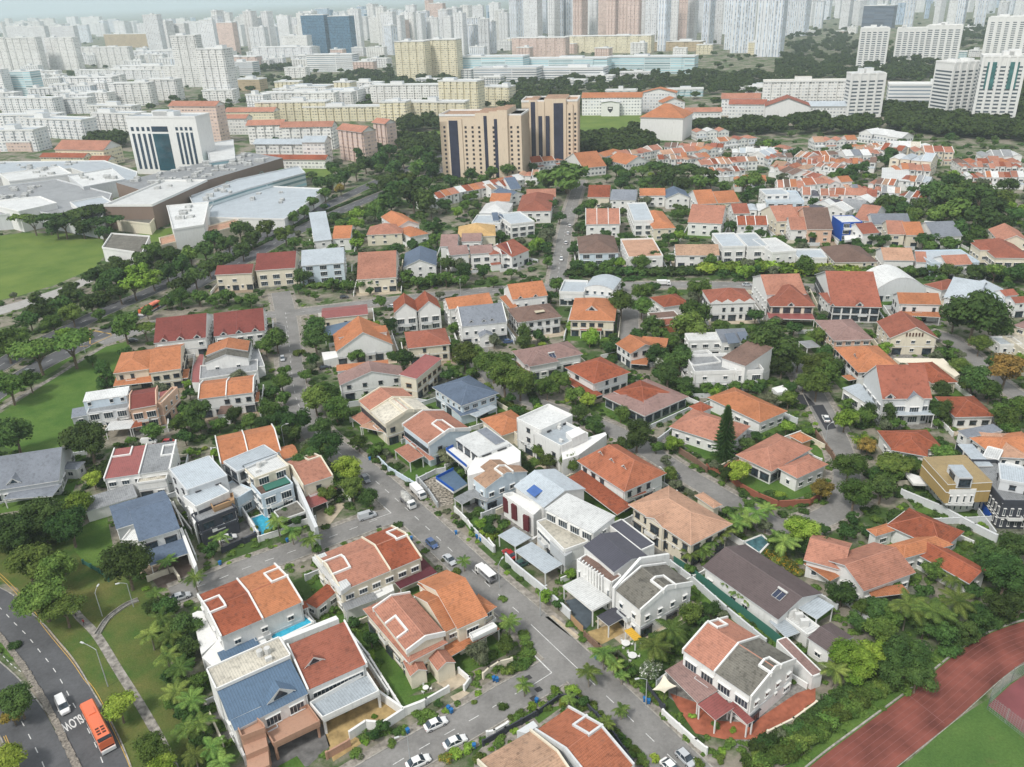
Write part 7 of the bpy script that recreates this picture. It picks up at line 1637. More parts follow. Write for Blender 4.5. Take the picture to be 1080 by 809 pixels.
ab(244,268,66,80,20,'band'); ab(246,275,84,96,20,'gold',0,look='yellow-roofed'); ab(0,34,150,160,12,'pinkt')
# the far city: bands of towers, each its own thing
RK = random.Random(77)
def band(xa, xb, yb0, yb1, hmin, hmax, n, pal, wmin=6, wmax=16):
    for i in range(n):
        x = xa+(xb-xa)*(i+RK.uniform(.1,.9))/n; yb = RK.uniform(yb0, yb1)+ (-.0384*(x-540))*.0; yb -= (x-540)*.038*(.6 if yb < 30 else .25)
        w = RK.uniform(wmin, wmax)*(1.0 if yb > 25 else .7); hh = RK.uniform(hmin, hmax)*(yb+14)/40
        f = RK.choice(pal); ab(x-w/2, x+w/2, yb-hh, yb, RK.uniform(14, 24), f, RK.uniform(-25, 25), bays=RK.choice((0,2,3,3)))
pale = ['hdb','hdb2','white','tower','hdb','hdb2']
band(-5,330,21,25,4,7,36,['hdb2','hdb','blue','tower'],4,9); band(0,230,30,42,9,15,30,pale,7,13); band(230,330,36,56,12,25,18,pale,8,14); band(330,540,20,28,9,19,36,['hdb2','blue','tower','tower','white','glass'],5,10); band(370,540,38,58,16,30,32,pale+['tower','pinkt'],7,13)
band(540,780,34,42,32,52,26,['tower','tower','blue','hdb2','white'],8,13); band(540,780,44,56,40,54,22,['tower','white','hdb2','pinkt'],7,12); band(800,1090,22,36,22,38,34,['tower','hdb2','blue','white'],6,12); band(820,1090,10,20,20,34,34,['tower','blue','white','hdb'],5,11); band(540,1080,10,18,22,34,44,['blue','tower','hdb2','glass'],5,10); band(150,420,44,58,14,24,14,pale,9,16); band(0,540,16,21,3,6,44,['blue','hdb2'],3,7)
def slabs(xa, xb, ya, yb_, n, pal, h0=16, h1=22, w0=28, w1=60):
    for i in range(n):
        x = xa+(xb-xa)*(i+RK.random())/n; y = RK.uniform(ya, yb_); m = mpp(x, y); w = RK.uniform(w0, w1)/m*(.8); w = min(w, 60); yaw = RK.choice((-12,-4,3,8)); hh = RK.uniform(h0, h1)
        bldg(x-w/2, x+w/2, 0, y, 13, None, RK.choice(pal), yaw, 'flat', 'lgrey', 'apartment_block', 'apartment block', None, ('apartment block', 'low slab'), 'city blocks beyond the estate', bays=RK.choice((4,6,8)), h=hh)
slabs(0,260,56,66,12,pale); slabs(-10,200,66,78,12,pale); slabs(-10,120,84,122,16,pale); slabs(120,330,62,84,14,pale); slabs(230,420,96,120,8,pale+['cream']); slabs(0,120,84,104,6,pale); slabs(90,300,60,74,8,pale); slabs(230,420,56,78,8,pale+['pinkt','cream']); slabs(360,560,52,64,9,pale+['cream','teal']); slabs(440,700,82,92,7,['band','white','teal'],8,14); slabs(540,800,56,64,7,['cream','pinkt','hdb']); slabs(830,1080,30,44,12,['white','hdb','pinkt'],8,16,18,34); slabs(640,900,96,104,5,['white','teal'],6,9); slabs(940,1090,58,78,6,['white','teal'],8,12)
# ================================================================== TREES and planting
TL(0,0,1)
tree_lab = 'big round dark green tree beside the slate-blue roofed house'
T(132,594,30,'D','ball',lab=tree_lab); LANDM.append((132,594,'big round tree by the slate house'))
T(762,470,17,'D','conifer',H=0,lab='tall dark conical pine rising in front of the salmon hipped roof') if False else None
g = U(763,487,0); tree((g.x,g.y), 4.2, 'D', 'conifer', 17.5, lab='tall dark conical pine in front of the salmon hipped roof'); LANDM.append((763,450,'tall conical pine'))
T(598,186,34,'M','umbrella',lab='very wide umbrella-shaped rain tree just right of the tan towers',H=11)
LANDM.append((598,186,'wide rain tree'))
TS('''125 745 21 Lu; 18 738 24 Dr; 8 800 22 Lu; 160 788 24 Mr; 172 806 18 Lr; 42 628 30 Mu; 66 640 24 Mu; 14 455 24 Db; 12 560 28 Dr; 42 545 28 Dr; 72 552 26 Dr; 28 592 28 Mr; 60 600 24 Mr; 84 530 18 Lr; 92 462 26 Dr; 108 497 18 Ds;
98 505 12 Lr; 175 640 14 Dr; 195 660 18 Dr; 197 680 17 Db; 160 640 12 Dr; 15 680 8 Ds; 13 755 12 Fr; 170 652 12 Pp; 180 668 12 Pp; 158 668 12 Pp; 190 704 13 Pp; 176 692 13 Pp; 202 738 13 Pp; 186 730 13 Pp; 212 762 13 Pp; 196 768 13 Pp; 222 788 13 Pp; 205 795 13 Pp; 232 803 12 Pp; 178 712 12 Dr; 192 750 12 Dr; 208 780 12 Dr; 165 625 9 Pp; 170 665 11 Dr; 182 690 12 Dr; 188 720 12 Dr; 200 755 12 Dr; 212 785 13 Dr; 180 740 10 Mr; 226 800 11 Dr; 198 800 11 Dr;
205 609 10 Pp; 232 565 9 Pp; 292 549 11 Pp; 307 559 10 Pp; 327 568 10 Pp; 222 578 11 Dr; 176 592 9 Pp; 300 540 9 Dr; 312 548 8 Dr; 268 557 5 Ls; 283 562 7 Ms;
324 486 20 Dr; 342 467 22 Dr; 333 478 18 Mr; 366 495 20 Lr; 371 514 16 Mr; 389 523 14 Db; 378 466 11 Mr; 395 474 10 Mr; 352 505 14 Mr; 345 520 12 Mr; 358 525 9 Ms; 348 538 8 Ms; 402 484 8 Ms; 410 492 7 Ms; 340 450 14 Dr; 350 530 6 Os;
332 356 18 Dr; 334 342 13 Dr; 291 357 15 Mr; 280 364 12 Mr; 297 402 13 Mr; 299 418 10 Mr; 332 420 18 Mr; 346 415 16 Mr; 354 430 18 Mr; 206 434 19 Dr; 190 446 12 Mr; 284 430 16 Mr; 312 443 18 Dr; 198 363 8 Mr; 300 390 9 Mr; 322 395 9 Mr; 316 372 8 Ms; 230 447 10 Mr; 290 442 12 Dr;
110 394 13 Dt; 130 342 19 Mr; 152 345 14 Mu; 73 360 26 Mu; 37 367 26 Mu; 5 362 20 Mr; 8 404 22 Mr; 30 400 14 Mr; 96 378 8 Mr;
411 342 11 Dr; 424 378 14 Dr; 490 373 18 Mr; 476 366 9 Mr; 520 383 20 Mr; 532 396 22 Mr; 548 402 20 Mr; 500 374 16 Mr; 553 354 12 Dt; 567 353 9 Dr; 603 343 8 Lr; 622 354 12 Lb; 587 298 10 Mr; 560 365 5 Ls; 512 412 12 Mr; 590 400 14 Mr; 577 408 14 Mr; 607 415 13 Mr; 612 435 12 Dr; 627 447 14 Dr; 643 365 12 Ms; 640 386 8 Ms; 498 392 8 Mr;
655 318 17 Mr; 678 306 14 Mr; 677 323 13 Mr; 688 343 15 Dr; 733 328 18 Mr; 728 342 20 Mr; 738 303 15 Mr; 720 353 9 Db; 707 361 13 Mr; 693 374 15 Dr; 717 378 17 Dr; 672 352 10 Dr; 705 392 17 Dr; 722 405 13 Dr; 700 383 12 Wr; 655 300 7 Mr; 760 345 12 Mr; 660 395 9 Mr;
668 400 8 Dr; 745 408 9 Mb; 760 409 9 Mb; 775 407 9 Mb; 790 405 9 Mb; 735 400 9 Mb; 802 403 9 Mb;
812 362 26 Dr; 803 374 20 Mr; 838 345 10 Dt; 817 342 10 Mr; 857 387 20 Mr; 870 392 18 Mr; 842 376 16 Mr; 848 402 12 Mr; 825 385 14 Dr; 862 405 18 Mr; 868 380 14 Mr; 892 440 16 Lr; 917 437 12 Dt; 939 436 12 Dt; 995 434 13 Dt; 1030 330 30 Dr; 1008 332 18 Dr; 1050 342 18 Dr; 1034 362 13 Mr; 1062 388 22 Fr; 1028 398 20 Dr; 1012 385 12 Mr; 1060 440 16 Mr; 1076 428 16 Mr; 1045 412 14 Mr; 1005 372 9 Mr; 992 372 8 Mr; 1048 380 11 Dr; 1000 362 6 Mr; 918 352 8 Mr; 975 362 7 Mr;
672 457 20 Dr; 660 468 12 Dr; 710 467 11 Lr; 602 487 14 Mr; 577 486 11 Mr; 570 475 11 Mr; 590 478 10 Mr; 780 497 16 Lr; 545 500 12 Dr; 535 512 12 Dr; 560 462 9 Dr; 555 452 8 Dr; 703 485 8 Or; 692 470 9 Mr; 745 460 10 Dr;
728 583 9 Pp; 738 576 10 Pp; 748 568 10 Pp; 757 562 11 Pp; 767 556 11 Pp; 778 551 11 Pp; 788 547 11 Pp; 798 541 11 Pp; 808 536 9 Pp; 744 582 8 Pp; 782 538 8 Pp; 770 540 9 Mr; 790 530 9 Mr;
827 570 14 Pp; 845 558 20 Lr; 863 572 16 Dr; 822 590 12 Ys; 832 598 12 Ys; 812 585 9 Ys; 842 604 8 Ys; 850 577 14 Dr; 889 623 19 Db; 770 614 9 Pp; 778 622 9 Pp; 790 630 9 Pp; 784 620 8 Pp; 728 645 16 Mb; 750 642 13 Dr; 742 655 9 Dr;
690 680 16 Pp; 708 664 16 Pp; 700 672 14 Dr; 637 688 13 Pp; 648 700 9 Pp; 686 706 14 Wr; 621 709 11 Pp; 553 722 9 Pp; 667 708 7 Mr; 656 712 7 Pp; 655 748 8 Pp; 530 745 7 Ms; 600 736 8 Pp; 588 733 7 Ms; 626 744 7 Ms;
505 688 16 Or; 534 679 14 Mr; 543 702 9 Ds; 537 656 10 Pp; 525 705 8 Ms; 552 690 7 Ms; 528 660 9 Dr; 489 592 7 Pp; 480 603 7 Ms; 470 590 5 Os; 548 610 5 Ms; 530 632 6 Ms;
892 690 22 Lb; 908 700 22 Lr; 898 712 15 Lr; 925 690 19 Lr; 880 706 13 Pp; 958 690 28 Dr; 968 712 22 Dr; 940 708 18 Dr; 928 664 18 Mr; 925 642 18 Dr; 958 638 18 Pp; 985 644 18 Pp; 1010 634 16 Pp; 975 622 12 Dr; 983 602 13 Mr; 940 652 16 Mr; 993 668 18 Dr; 1018 662 15 Dr; 1034 650 17 Dr; 1062 608 28 Dr; 1078 632 22 Dr; 1056 640 18 Dr; 1046 583 20 Dr; 1070 576 20 Dr; 998 655 14 Dr; 1026 622 12 Dr; 1038 600 14 Dr; 975 660 16 Dr; 905 655 14 Dr; 910 640 12 Mr; 948 620 10 Mr; 1005 610 10 Pp;
902 520 22 Mr; 896 490 20 Mr; 930 514 18 Dr; 942 487 20 Mu; 962 490 14 Mu; 867 515 15 Fr; 822 570 14 Dr; 842 553 14 Lr; 1058 592 18 Dr; 1072 578 13 Dr; 1036 592 14 Dr; 990 598 13 Mr; 915 470 12 Fr; 925 500 12 Dr; 845 500 9 Ms; 822 522 8 Ls; 855 525 9 Ms; 892 560 11 Dr; 900 545 9 Dr; 870 557 8 Dr; 915 560 9 Dr; 925 548 8 Ms; 1020 575 9 Ms;
740 733 6 Ls; 733 722 6 Ms; 700 735 6 Ms; 755 765 6 Ms; 773 770 5 Ls; 730 755 5 Ls; 770 740 5 Ms; 800 795 9 Ms; 785 800 8 Ms; 735 806 9 Ms; 760 800 7 Ms;
413 784 7 Ms; 466 697 5 Ms; 470 703 5 Ls; 425 748 5 Ms; 462 742 6 Db; 395 755 4 Ls; 393 774 9 Db; 418 772 7 Ds; 406 762 6 Ms; 480 795 9 Ls; 495 788 9 Ls; 470 800 9 Ys; 505 800 9 Ms; 500 740 4 Ms;
605 728 9 Ls; 595 740 8 Ls; 585 728 7 Ls; 575 745 8 Ms; 560 745 7 Ls; 615 745 8 Ms; 640 762 8 Pp; 650 775 8 Ms; 660 785 7 Ms; 678 805 8 Ms; 690 800 7 Ls; 625 755 7 Ms; 540 757 6 Ms; 550 752 7 Ms;
503 540 9 Ds; 507 552 8 Lt; 512 562 9 Ls; 520 566 8 Ls; 492 545 7 Ds; 500 560 6 Ls; 480 545 5 Os; 470 540 5 Os; 516 548 9 Ds; 508 530 6 Ms''')
# hedges
def hedge(pts, r, col='D', look='dark green', step=1.5, hgt=None):
    L = line_px(pts, n=5); S = 0; root = empty('hedge', (L[len(L)//2].x, L[len(L)//2].y, 0)); autolabel(root, (root.location.x, root.location.y, 1), 'hedge', look); k = 0; acc = 0
    me = crown('bush', col, 1 if mpp(*PX(root.location)) < .4 else 2, 0)
    for i in range(len(L)-1):
        d = (L[i+1]-L[i]).length; n = max(1, round(d/(r*step)))
        for j in range(n):
            p = L[i].lerp(L[i+1], j/n); o = bpy.data.objects.new('clump', crown('bush', col, 1 if mpp(*PX((p.x,p.y,0))) < .4 else 2, k % 3)); COL.objects.link(o); o.parent = root; o.location = (p.x-root.location.x, p.y-root.location.y, r*.5); o.scale = (r*1.1, r*1.1, hgt or r); o.rotation_euler = (0,0,k); k += 1
hedge([796,815, 830,795, 855,778, 885,755, 912,735, 935,722], 2.2, 'M', 'mid green sloping'); hedge([800,790, 840,772, 875,745, 905,728], 2.0, 'D', 'dark'); hedge([1000,690, 1020,672, 1040,660, 1060,652], 2.2, 'D', 'dark trackside')
hedge([676,492, 700,508, 725,520, 752,535], 1.3, 'O', 'brown-green creeper'); hedge([745,410, 775,410, 805,407], 1.8, 'D', 'trimmed'); hedge([645,350, 650,370, 640,395, 660,405], 2.0, 'D', 'tall dark'); hedge([695,395, 715,410, 738,418], 2.6, 'D', 'tall dark'); hedge([560,415, 575,440, 610,445, 640,465], 1.6, 'D', 'dark'); hedge([490,400, 505,415, 530,425, 560,440], 1.8, 'M', 'mid green')
hedge([545,480, 560,500, 578,515], 1.8, 'D', 'dark'); hedge([700,635, 740,660, 770,690], 1.2, 'D', 'dark'); hedge([535,710, 552,703, 556,690, 552,668], 1.3, 'M', 'curved roadside'); hedge([600,727, 625,748, 655,778, 680,803], .9, 'M', 'mixed roadside'); hedge([632,692, 655,710, 700,747], .9, 'M', 'mixed garden-side')
hedge([605,291, 640,290, 700,290, 740,289], 4.2, 'D', 'tall dark'); hedge([742,288, 790,286, 830,288, 880,290, 905,290], 5.2, 'L', 'tall bright green'); hedge([330,303, 380,305, 430,302, 490,298], 2.6, 'M', 'roadside'); hedge([940,290, 1000,292, 1079,297], 4, 'D', 'tall dark')
hedge([110,347, 140,333, 170,318, 205,297], 1.6, 'D', 'low median'); hedge([30,385, 60,368, 95,350], 1.0, 'D', 'low median'); hedge([215,290, 262,265, 330,230, 385,207, 430,190], 1.6, 'D', 'median'); hedge([340,240, 400,215, 430,200], 2.5, 'M', 'roadside')
hedge([600,225, 596,250, 592,280], 1.5, 'D', 'street-side') if False else None
# roadside tree rows and woods one can count
TS('''20 355 14 Mr; 30 335 14 Dr; 45 328 16 Dr; 60 322 16 Dr; 75 330 14 Mr; 55 340 13 Mr; 95 318 14 Dr; 110 300 14 Dr; 125 306 14 Dr; 140 300 15 Lr; 120 290 13 Dr; 100 290 13 Dr; 145 285 14 Lr; 160 292 13 Lr; 175 285 13 Dr; 190 278 14 Dr; 178 268 13 Dr; 150 272 13 Dr; 160 262 12 Mr; 200 268 14 Mr; 215 262 14 Dr; 225 250 13 Dr; 240 255 14 Dr; 205 290 14 Dr; 190 300 13 Dr; 220 280 13 Dr; 235 272 12 Dr; 255 262 12 Dr; 265 250 12 Dr; 280 238 12 Mr; 252 240 12 Dr; 300 245 12 Mr;
22 228 13 Mu; 8 226 11 Mu; 34 232 14 Du; 50 230 15 Du; 66 233 16 Du; 80 226 17 Du; 95 222 17 Du; 100 234 15 Du; 115 232 14 Du; 122 222 14 Du; 58 238 12 Dr; 86 238 12 Dr; 108 244 10 Dr;
338 192 10 Dr; 350 190 11 Dr; 362 185 10 Dr; 359 198 8 Fr; 342 203 9 Mr; 330 212 9 Mr; 320 222 9 Mr; 335 228 9 Mr; 308 228 9 Mr; 375 178 11 Dr; 385 170 11 Dr; 400 166 11 Dr; 415 175 11 Dr; 405 190 13 Dr; 420 198 16 Dr; 435 205 18 Db; 412 208 16 Dr; 448 210 16 Db; 400 215 12 Mr; 430 188 12 Mr; 446 192 12 Mr; 440 175 12 Mr; 455 178 11 Dr; 425 165 11 Dr; 410 158 10 Dr; 440 160 11 Mr; 452 165 10 Dr; 395 155 9 Dr; 380 160 9 Dr; 350 175 9 Dr; 376 225 10 Lb; 374 235 10 Lb; 373 246 10 Lb; 376 256 9 Lb; 352 262 9 Mr; 340 250 9 Mr; 325 258 9 Mr; 310 255 9 Mr; 360 235 9 Mr; 395 222 10 Mr; 402 228 9 Dr;
456 238 10 Dr; 460 200 10 Dr; 475 190 10 Db; 498 182 9 Db; 510 188 8 Mr; 520 180 9 Mr; 535 178 9 Mr; 545 176 8 Mr; 482 222 8 Lr; 490 215 8 Mr; 470 215 9 Dr; 500 205 7 Mr; 418 262 10 Dr; 435 258 10 Dr; 410 268 9 Dr; 472 278 11 Db; 428 290 10 Mr; 440 296 9 Mr; 455 293 10 Mr; 470 292 10 Mr; 485 296 9 Mr; 520 295 8 Mr; 400 296 9 Mr; 385 298 9 Mr; 365 300 9 Mr; 350 298 9 Mr; 240 310 10 Mr; 225 315 10 Mr; 210 312 11 Mr; 190 312 12 Mr; 175 318 9 Mr; 455 255 7 Mr;
582 215 9 Dr; 590 228 8 Dr; 578 240 8 Dr; 576 260 9 Dr; 610 222 8 Dr; 614 238 8 Dr; 606 262 9 Dr; 608 280 9 Dr; 577 275 8 Mr; 660 250 9 Dr; 705 250 9 Dr; 692 258 7 Dr; 715 225 8 Mr; 642 278 8 Mr; 690 270 10 Dr; 672 276 8 Mr; 758 250 9 Dr; 760 262 8 Dr; 772 238 9 Dr; 790 240 8 Mr; 760 220 8 Mr; 730 236 7 Mr; 735 262 8 Mr; 650 178 8 Dr; 640 170 8 Dr; 655 192 9 Dr; 660 186 8 Dr; 678 178 12 Mu; 692 175 14 Du; 710 180 16 Du; 725 178 16 Du; 740 182 16 Du; 700 190 12 Dr; 720 192 12 Dr; 680 192 9 Mr; 735 192 12 Mr; 750 190 10 Mr; 785 192 11 Mr; 796 188 11 Mr; 800 200 9 Dr; 790 205 9 Dr; 765 195 8 Mr; 775 208 8 Mr;
890 182 10 Dr; 900 178 10 Dr; 910 175 9 Dr; 880 186 9 Mr; 895 156 8 Dr; 935 168 10 Dr; 940 160 9 Dr; 820 160 8 Dr; 835 162 8 Dr; 815 192 7 Dr; 868 195 7 Mr; 930 212 12 Dr; 945 212 12 Dr; 955 218 11 Dr; 965 225 12 Mr; 940 222 10 Dr; 972 215 12 Dr; 985 200 16 Dr; 1000 205 18 Dr; 1020 200 18 Dr; 1035 205 18 Dr; 1050 215 16 Dr; 1060 208 14 Mr; 1015 220 18 Mr; 1035 228 18 Dr; 995 225 16 Mr; 1055 235 16 Dr; 1070 225 12 Dr; 1010 240 14 Dr; 1030 248 12 Mr; 1065 195 12 Dr; 1005 190 12 Dr; 985 250 10 Dr; 975 252 11 Dr; 1000 255 10 Mr; 1048 250 10 Mr; 932 252 9 Dr; 946 262 9 Mr; 920 250 8 Dr; 845 255 8 Dr; 858 248 7 Mr; 870 218 8 Mr; 858 212 7 Dr; 880 222 8 Dr; 915 262 8 Mr; 905 268 8 Mr; 1000 285 12 Dr; 1015 282 11 Mr; 1030 285 12 Dr; 1050 285 12 Mr; 1070 288 12 Dr; 985 282 9 Mr; 960 285 9 Mr''', 'trees beyond the cross street')
# plots: paving and a boundary wall round the nearer houses
RY = random.Random(4); PV = [plain('beige_pavers', (0,0,0)), plain('plot_grey', (.27,.26,.24), .9, 0, .35, 1.2), plain('plot_tan', (.36,.28,.20), .9, 0, .35, 1.2), GR, GR, plain('plot_green_grey', (.19,.20,.15), .95, 0, .45, .7)]
for i, (hs, V) in enumerate(YARDS):
    if hs.mpp > .52 or V.A.y > 430: continue
    f, b_, sd = (RY.uniform(3,5), RY.uniform(1.5,3), RY.uniform(1.3,2.2)); q = lambda x, y: Vector(V.pt(x, y, 0)); P = [q(-sd,-f), q(V.W+sd,-f), q(V.W+sd,V.D+b_), q(-sd,V.D+b_)]
    mb = MB(); zz = .012+.00035*i; mb.face([(p.x,p.y,zz) for p in P], RY.choice(PV)); tag(mb.build('yard_paving'), kind='structure')
    run = []; runs = []
    pts_ = [q(V.W*.45,-f), P[0], P[3], P[2], P[1], q(V.W*.75,-f)]
    for a, c in zip(pts_, pts_[1:]):
        n_ = max(2, int((c-a).length/1.2)); ok = lambda t: not blocked(*(a.lerp(c, t)[:2]))
        st = None
        for k in range(n_+1):
            g_ = ok(k/n_)
            if g_ and st is None: st = k/n_
            if (not g_ or k == n_) and st is not None:
                e_ = (k if g_ else k-1)/n_
                if (e_-st)*(c-a).length > 2: runs.append((a.lerp(c, st), a.lerp(c, e_)))
                st = None
    for a, c in sorted(runs, key=lambda r: -(r[1]-r[0]).length)[:2]:
        cn = RY.choice(('w','w','cr','lg','lg')); wall_line(None, RY.uniform(1.3,1.8), cn, .2, look={'w':'white garden','cr':'cream garden','lg':'grey garden'}[cn], piers=RY.choice((0,3)), wp=[a, c])
# gaps in the gardens: more trees, each its own thing
RG = random.Random(31); placed = []
def garden(n, ybox, rmin, rmax, xs=(-20,1100), cols='DDDMMMLO', kinds=('round','round','round','ball','bush','bush'), group='garden trees and shrubs', clear=1.0, tries=60000):
    k = 0
    for _ in range(tries):
        if k >= n: break
        x, y = RG.uniform(*xs), RG.uniform(*ybox); p = U(x, y)
        kd = RG.choice(kinds); r = RG.uniform(rmin, rmax)*(1 if kd != 'bush' else .6)
        if blocked(p.x, p.y, r*.45*clear+.2): continue
        if inpoly(p.x, p.y, FOOT_PARK): continue
        if any((p.x-a)**2+(p.y-b_)**2 < ((r+q)*.62)**2 for a, b_, q in placed): continue
        placed.append((p.x, p.y, r)); tree((p.x, p.y), r, RG.choice(cols), kd, None, group); k += 1
    return k
garden(330, (300, 520), 1.8, 3.9); garden(90, (480, 800), 1.0, 2.2, (150, 850)); garden(420, (150, 305), 2.2, 5.0, (290, 1090))
# nobody could count these: shrubs and creepers between the gardens, and the woods of the far city
def mass(name, me_list, spots, kind_='stuff'):
    """one object made of many leaf clumps"""
    vs = []; fs = []; off = 0; mi = []; mats = []
    for (x, y, z, s, sz, a, k) in spots:
        me = k if not isinstance(k, int) else me_list[k % len(me_list)]
        mt = me.materials[0]
        if mt not in mats: mats.append(mt)
        key = me.name
        if key not in _MC:
            co = np.empty(len(me.vertices)*3, np.float32); me.vertices.foreach_get('co', co); co = co.reshape(-1, 3)
            ls = np.empty(len(me.polygons), np.int32); lt = np.empty(len(me.polygons), np.int32); me.polygons.foreach_get('loop_start', ls); me.polygons.foreach_get('loop_total', lt)
            lv = np.empty(len(me.loops), np.int32); me.loops.foreach_get('vertex_index', lv); _MC[key] = (co, ls, lt, lv)
        co, ls, lt, lv = _MC[key]; ca, sa = math.cos(a), math.sin(a)
        X = np.empty_like(co); X[:,0] = (co[:,0]*ca-co[:,1]*sa)*s+x; X[:,1] = (co[:,0]*sa+co[:,1]*ca)*s+y; X[:,2] = co[:,2]*sz+z
        vs.append(X); fs.append((ls, lt, lv+off)); off += len(co); mi.append(np.full(len(lt), mats.index(mt), np.int32))
    co = np.concatenate(vs); lt = np.concatenate([f[1] for f in fs]); lv = np.concatenate([f[2] for f in fs]); ls = np.concatenate([[0], np.cumsum(lt)[:-1]]).astype(np.int32)
    me = bpy.data.meshes.new(name); me.vertices.add(len(co)); me.vertices.foreach_set('co', co.ravel()); me.loops.add(len(lv)); me.loops.foreach_set('vertex_index', lv.astype(np.int32)); me.polygons.add(len(lt)); me.polygons.foreach_set('loop_start', ls); me.polygons.foreach_set('loop_total', lt.astype(np.int32))
    [me.materials.append(m) for m in mats]; me.polygons.foreach_set('material_index', np.concatenate(mi)); me.update(calc_edges=True); me.validate(); o = bpy.data.objects.new(name, me); COL.objects.link(o); tag(o, kind=kind_); return o
_MC = {}
def grow():
    """the 300 trees that show largest are things; the rest, further off, are one wood"""
    sc = lambda t: t[1]/(Vector((t[0][0], t[0][1], -CAMH))).length*(10 if t[6] else 1)
    inv = lambda t: -20 < PX((t[0][0], t[0][1], 3))[0] < 1100 and PX((t[0][0], t[0][1], 3))[1] < 835
    A = sorted([t for t in TREES if t[3] not in ('palm','conifer','bush') and inv(t)], key=sc, reverse=True)
    B = sorted([t for t in TREES if t[3] == 'bush' and inv(t)], key=sc, reverse=True)[:290]
    for t in A[:296]+B+[t for t in TREES if t[3] in ('palm','conifer')]: tree(*t, now=True)
    sp = []
    for i, (p, r, col, kind, H, g, lab, sq) in enumerate(A[296:]):
        H = H or r*1.15; a = RG.uniform(0, 6.28); sp.append((p[0], p[1], H, r, r*(sq or .98), a, crown('round' if kind != 'umbrella' else 'umbrella', col, 2, i % 3))); sp.append((p[0], p[1], 0, max(3, r*1.1), H, a, TRUNK[i % 3]))
    if sp: mass('distant_garden_trees', [], sp)
sm = {c: [crown('bush', c, 2, k) for k in range(3)] for c in 'DM'}; fm = {c: [crown('round', c, 3, k) for k in range(3)] for c in 'DM'}
def spots_in(n, ybox, rmin, rmax, xs=(-30,1110), clear=.3, test=None, lift=.3, sq=.8):
    out = []; t = 0
    while len(out) < n and t < n*40:
        t += 1; x, y = RG.uniform(*xs), RG.uniform(*ybox); p = U(x, y); r = RG.uniform(rmin, rmax)
        if blocked(p.x, p.y, r*clear): continue
        if inpoly(p.x, p.y, FOOT_PARK): continue
        if test and not test(p, x, y): continue
        out.append((p.x, p.y, r*lift, r, r*sq, RG.uniform(0, 6.28), RG.randrange(3)))
    return out
grow()
mass('undergrowth', sm['M'], spots_in(2200, (300, 800), .45, 1.3)); mass('undergrowth', [crown('bush', 'L', 2, k) for k in range(3)], spots_in(350, (300, 800), .4, 1.0)); mass('undergrowth', sm['D'], spots_in(1500, (220, 560), .7, 2.0)); mass('undergrowth', sm['D'], spots_in(900, (150, 300), 1.2, 2.8, (280, 1100)))
def zone(pts): P = [(pts[i], pts[i+1]) for i in range(0, len(pts), 2)]; return lambda p, x, y: inpoly(x, y, P)
mass('far_wood', fm['D'], sum([spots_in(n*2, yb, 5, 9, xs, .4, zone(z), 1.0, .9) for n, yb, xs, z in (
 (70, (84,95), (245,480), [250,86, 300,84, 360,85, 400,88, 480,84, 478,94, 400,96, 250,92]), (60, (74,100), (360,440), [362,82, 400,70, 430,90, 420,100, 370,96]), (160, (80,102), (490,840), [540,92, 600,84, 640,80, 700,78, 760,72, 810,70, 850,90, 800,100, 640,98, 540,102]),
 (160, (50,90), (820,1080), [822,62, 900,58, 1000,64, 1000,86, 900,90, 820,84]), (200, (108,150), (920,1085), [925,115, 990,112, 1085,108, 1085,150, 1000,146, 940,138]), (80, (104,125), (540,615), [540,104, 612,100, 612,125, 560,125, 540,116]), (90, (140,166), (608,700), [608,140, 660,138, 690,160, 650,168, 612,162]),
 (60, (118,166), (415,470), [440,118, 466,118, 466,170, 430,165, 415,150]), (60, (122,143), (700,930), [710,135, 800,130, 925,132, 925,146, 800,148, 720,152]), (70, (20,52), (930,1085), [1000,22, 1085,20, 1085,48, 1005,52]), (60, (30,58), (830,905), [830,38, 905,30, 905,56, 830,58]), (50, (150,162), (100,130), [88,150, 130,140, 130,156, 90,160]), (50, (58,68), (100,160), [86,52, 125,52, 120,68, 90,66]), (60,(100,108),(100,130),[98,104,122,102,122,112,98,112]), (80, (104,122), (560,700), [610,98, 700,98, 700,104, 612,104]), (90,(116,126),(1000,1085),[1000,108,1085,100,1085,128,1000,126]), (50,(88,100),(980,1085),[1060,86,1085,86,1085,130,1070,130]), (60,(64,76),(240,310),[240,74,310,66,310,76,240,80]))], []))
mass('far_wood', fm['M'], spots_in(900, (14, 120), 4, 8, (-30, 1110), .5, None, .9, .8)); mass('far_wood', fm['D'], spots_in(220, (135, 235), 2.5, 4.5, (290, 1100), .5, None, .8, .9))
mass('roadside_wood', [crown('round', 'D', 2, k) for k in range(3)], sum([spots_in(n, yb, 2.5, 4.5, xs, .5, zone(z), .9, .95) for n, yb, xs, z in ((60, (240,325), (0,300), [20,330, 100,285, 200,240, 290,225, 300,232, 215,270, 60,350, 0,360]), (50, (150,200), (380,480), [380,165, 440,150, 470,168, 465,195, 400,190]), (40, (560,640), (0,110), [-5,480, 60,520, 100,560, 80,590, 40,620, 0,600]))], []))

mass('roadside_wood', [crown('round', 'D', 2, k) for k in range(3)], spots_in(150, (330, 760), 2.5, 4.5, (-300,-12), .5, None, .9, .95)+spots_in(130, (300, 640), 2.5, 4.5, (1092,1300), .5, None, .9, .95))
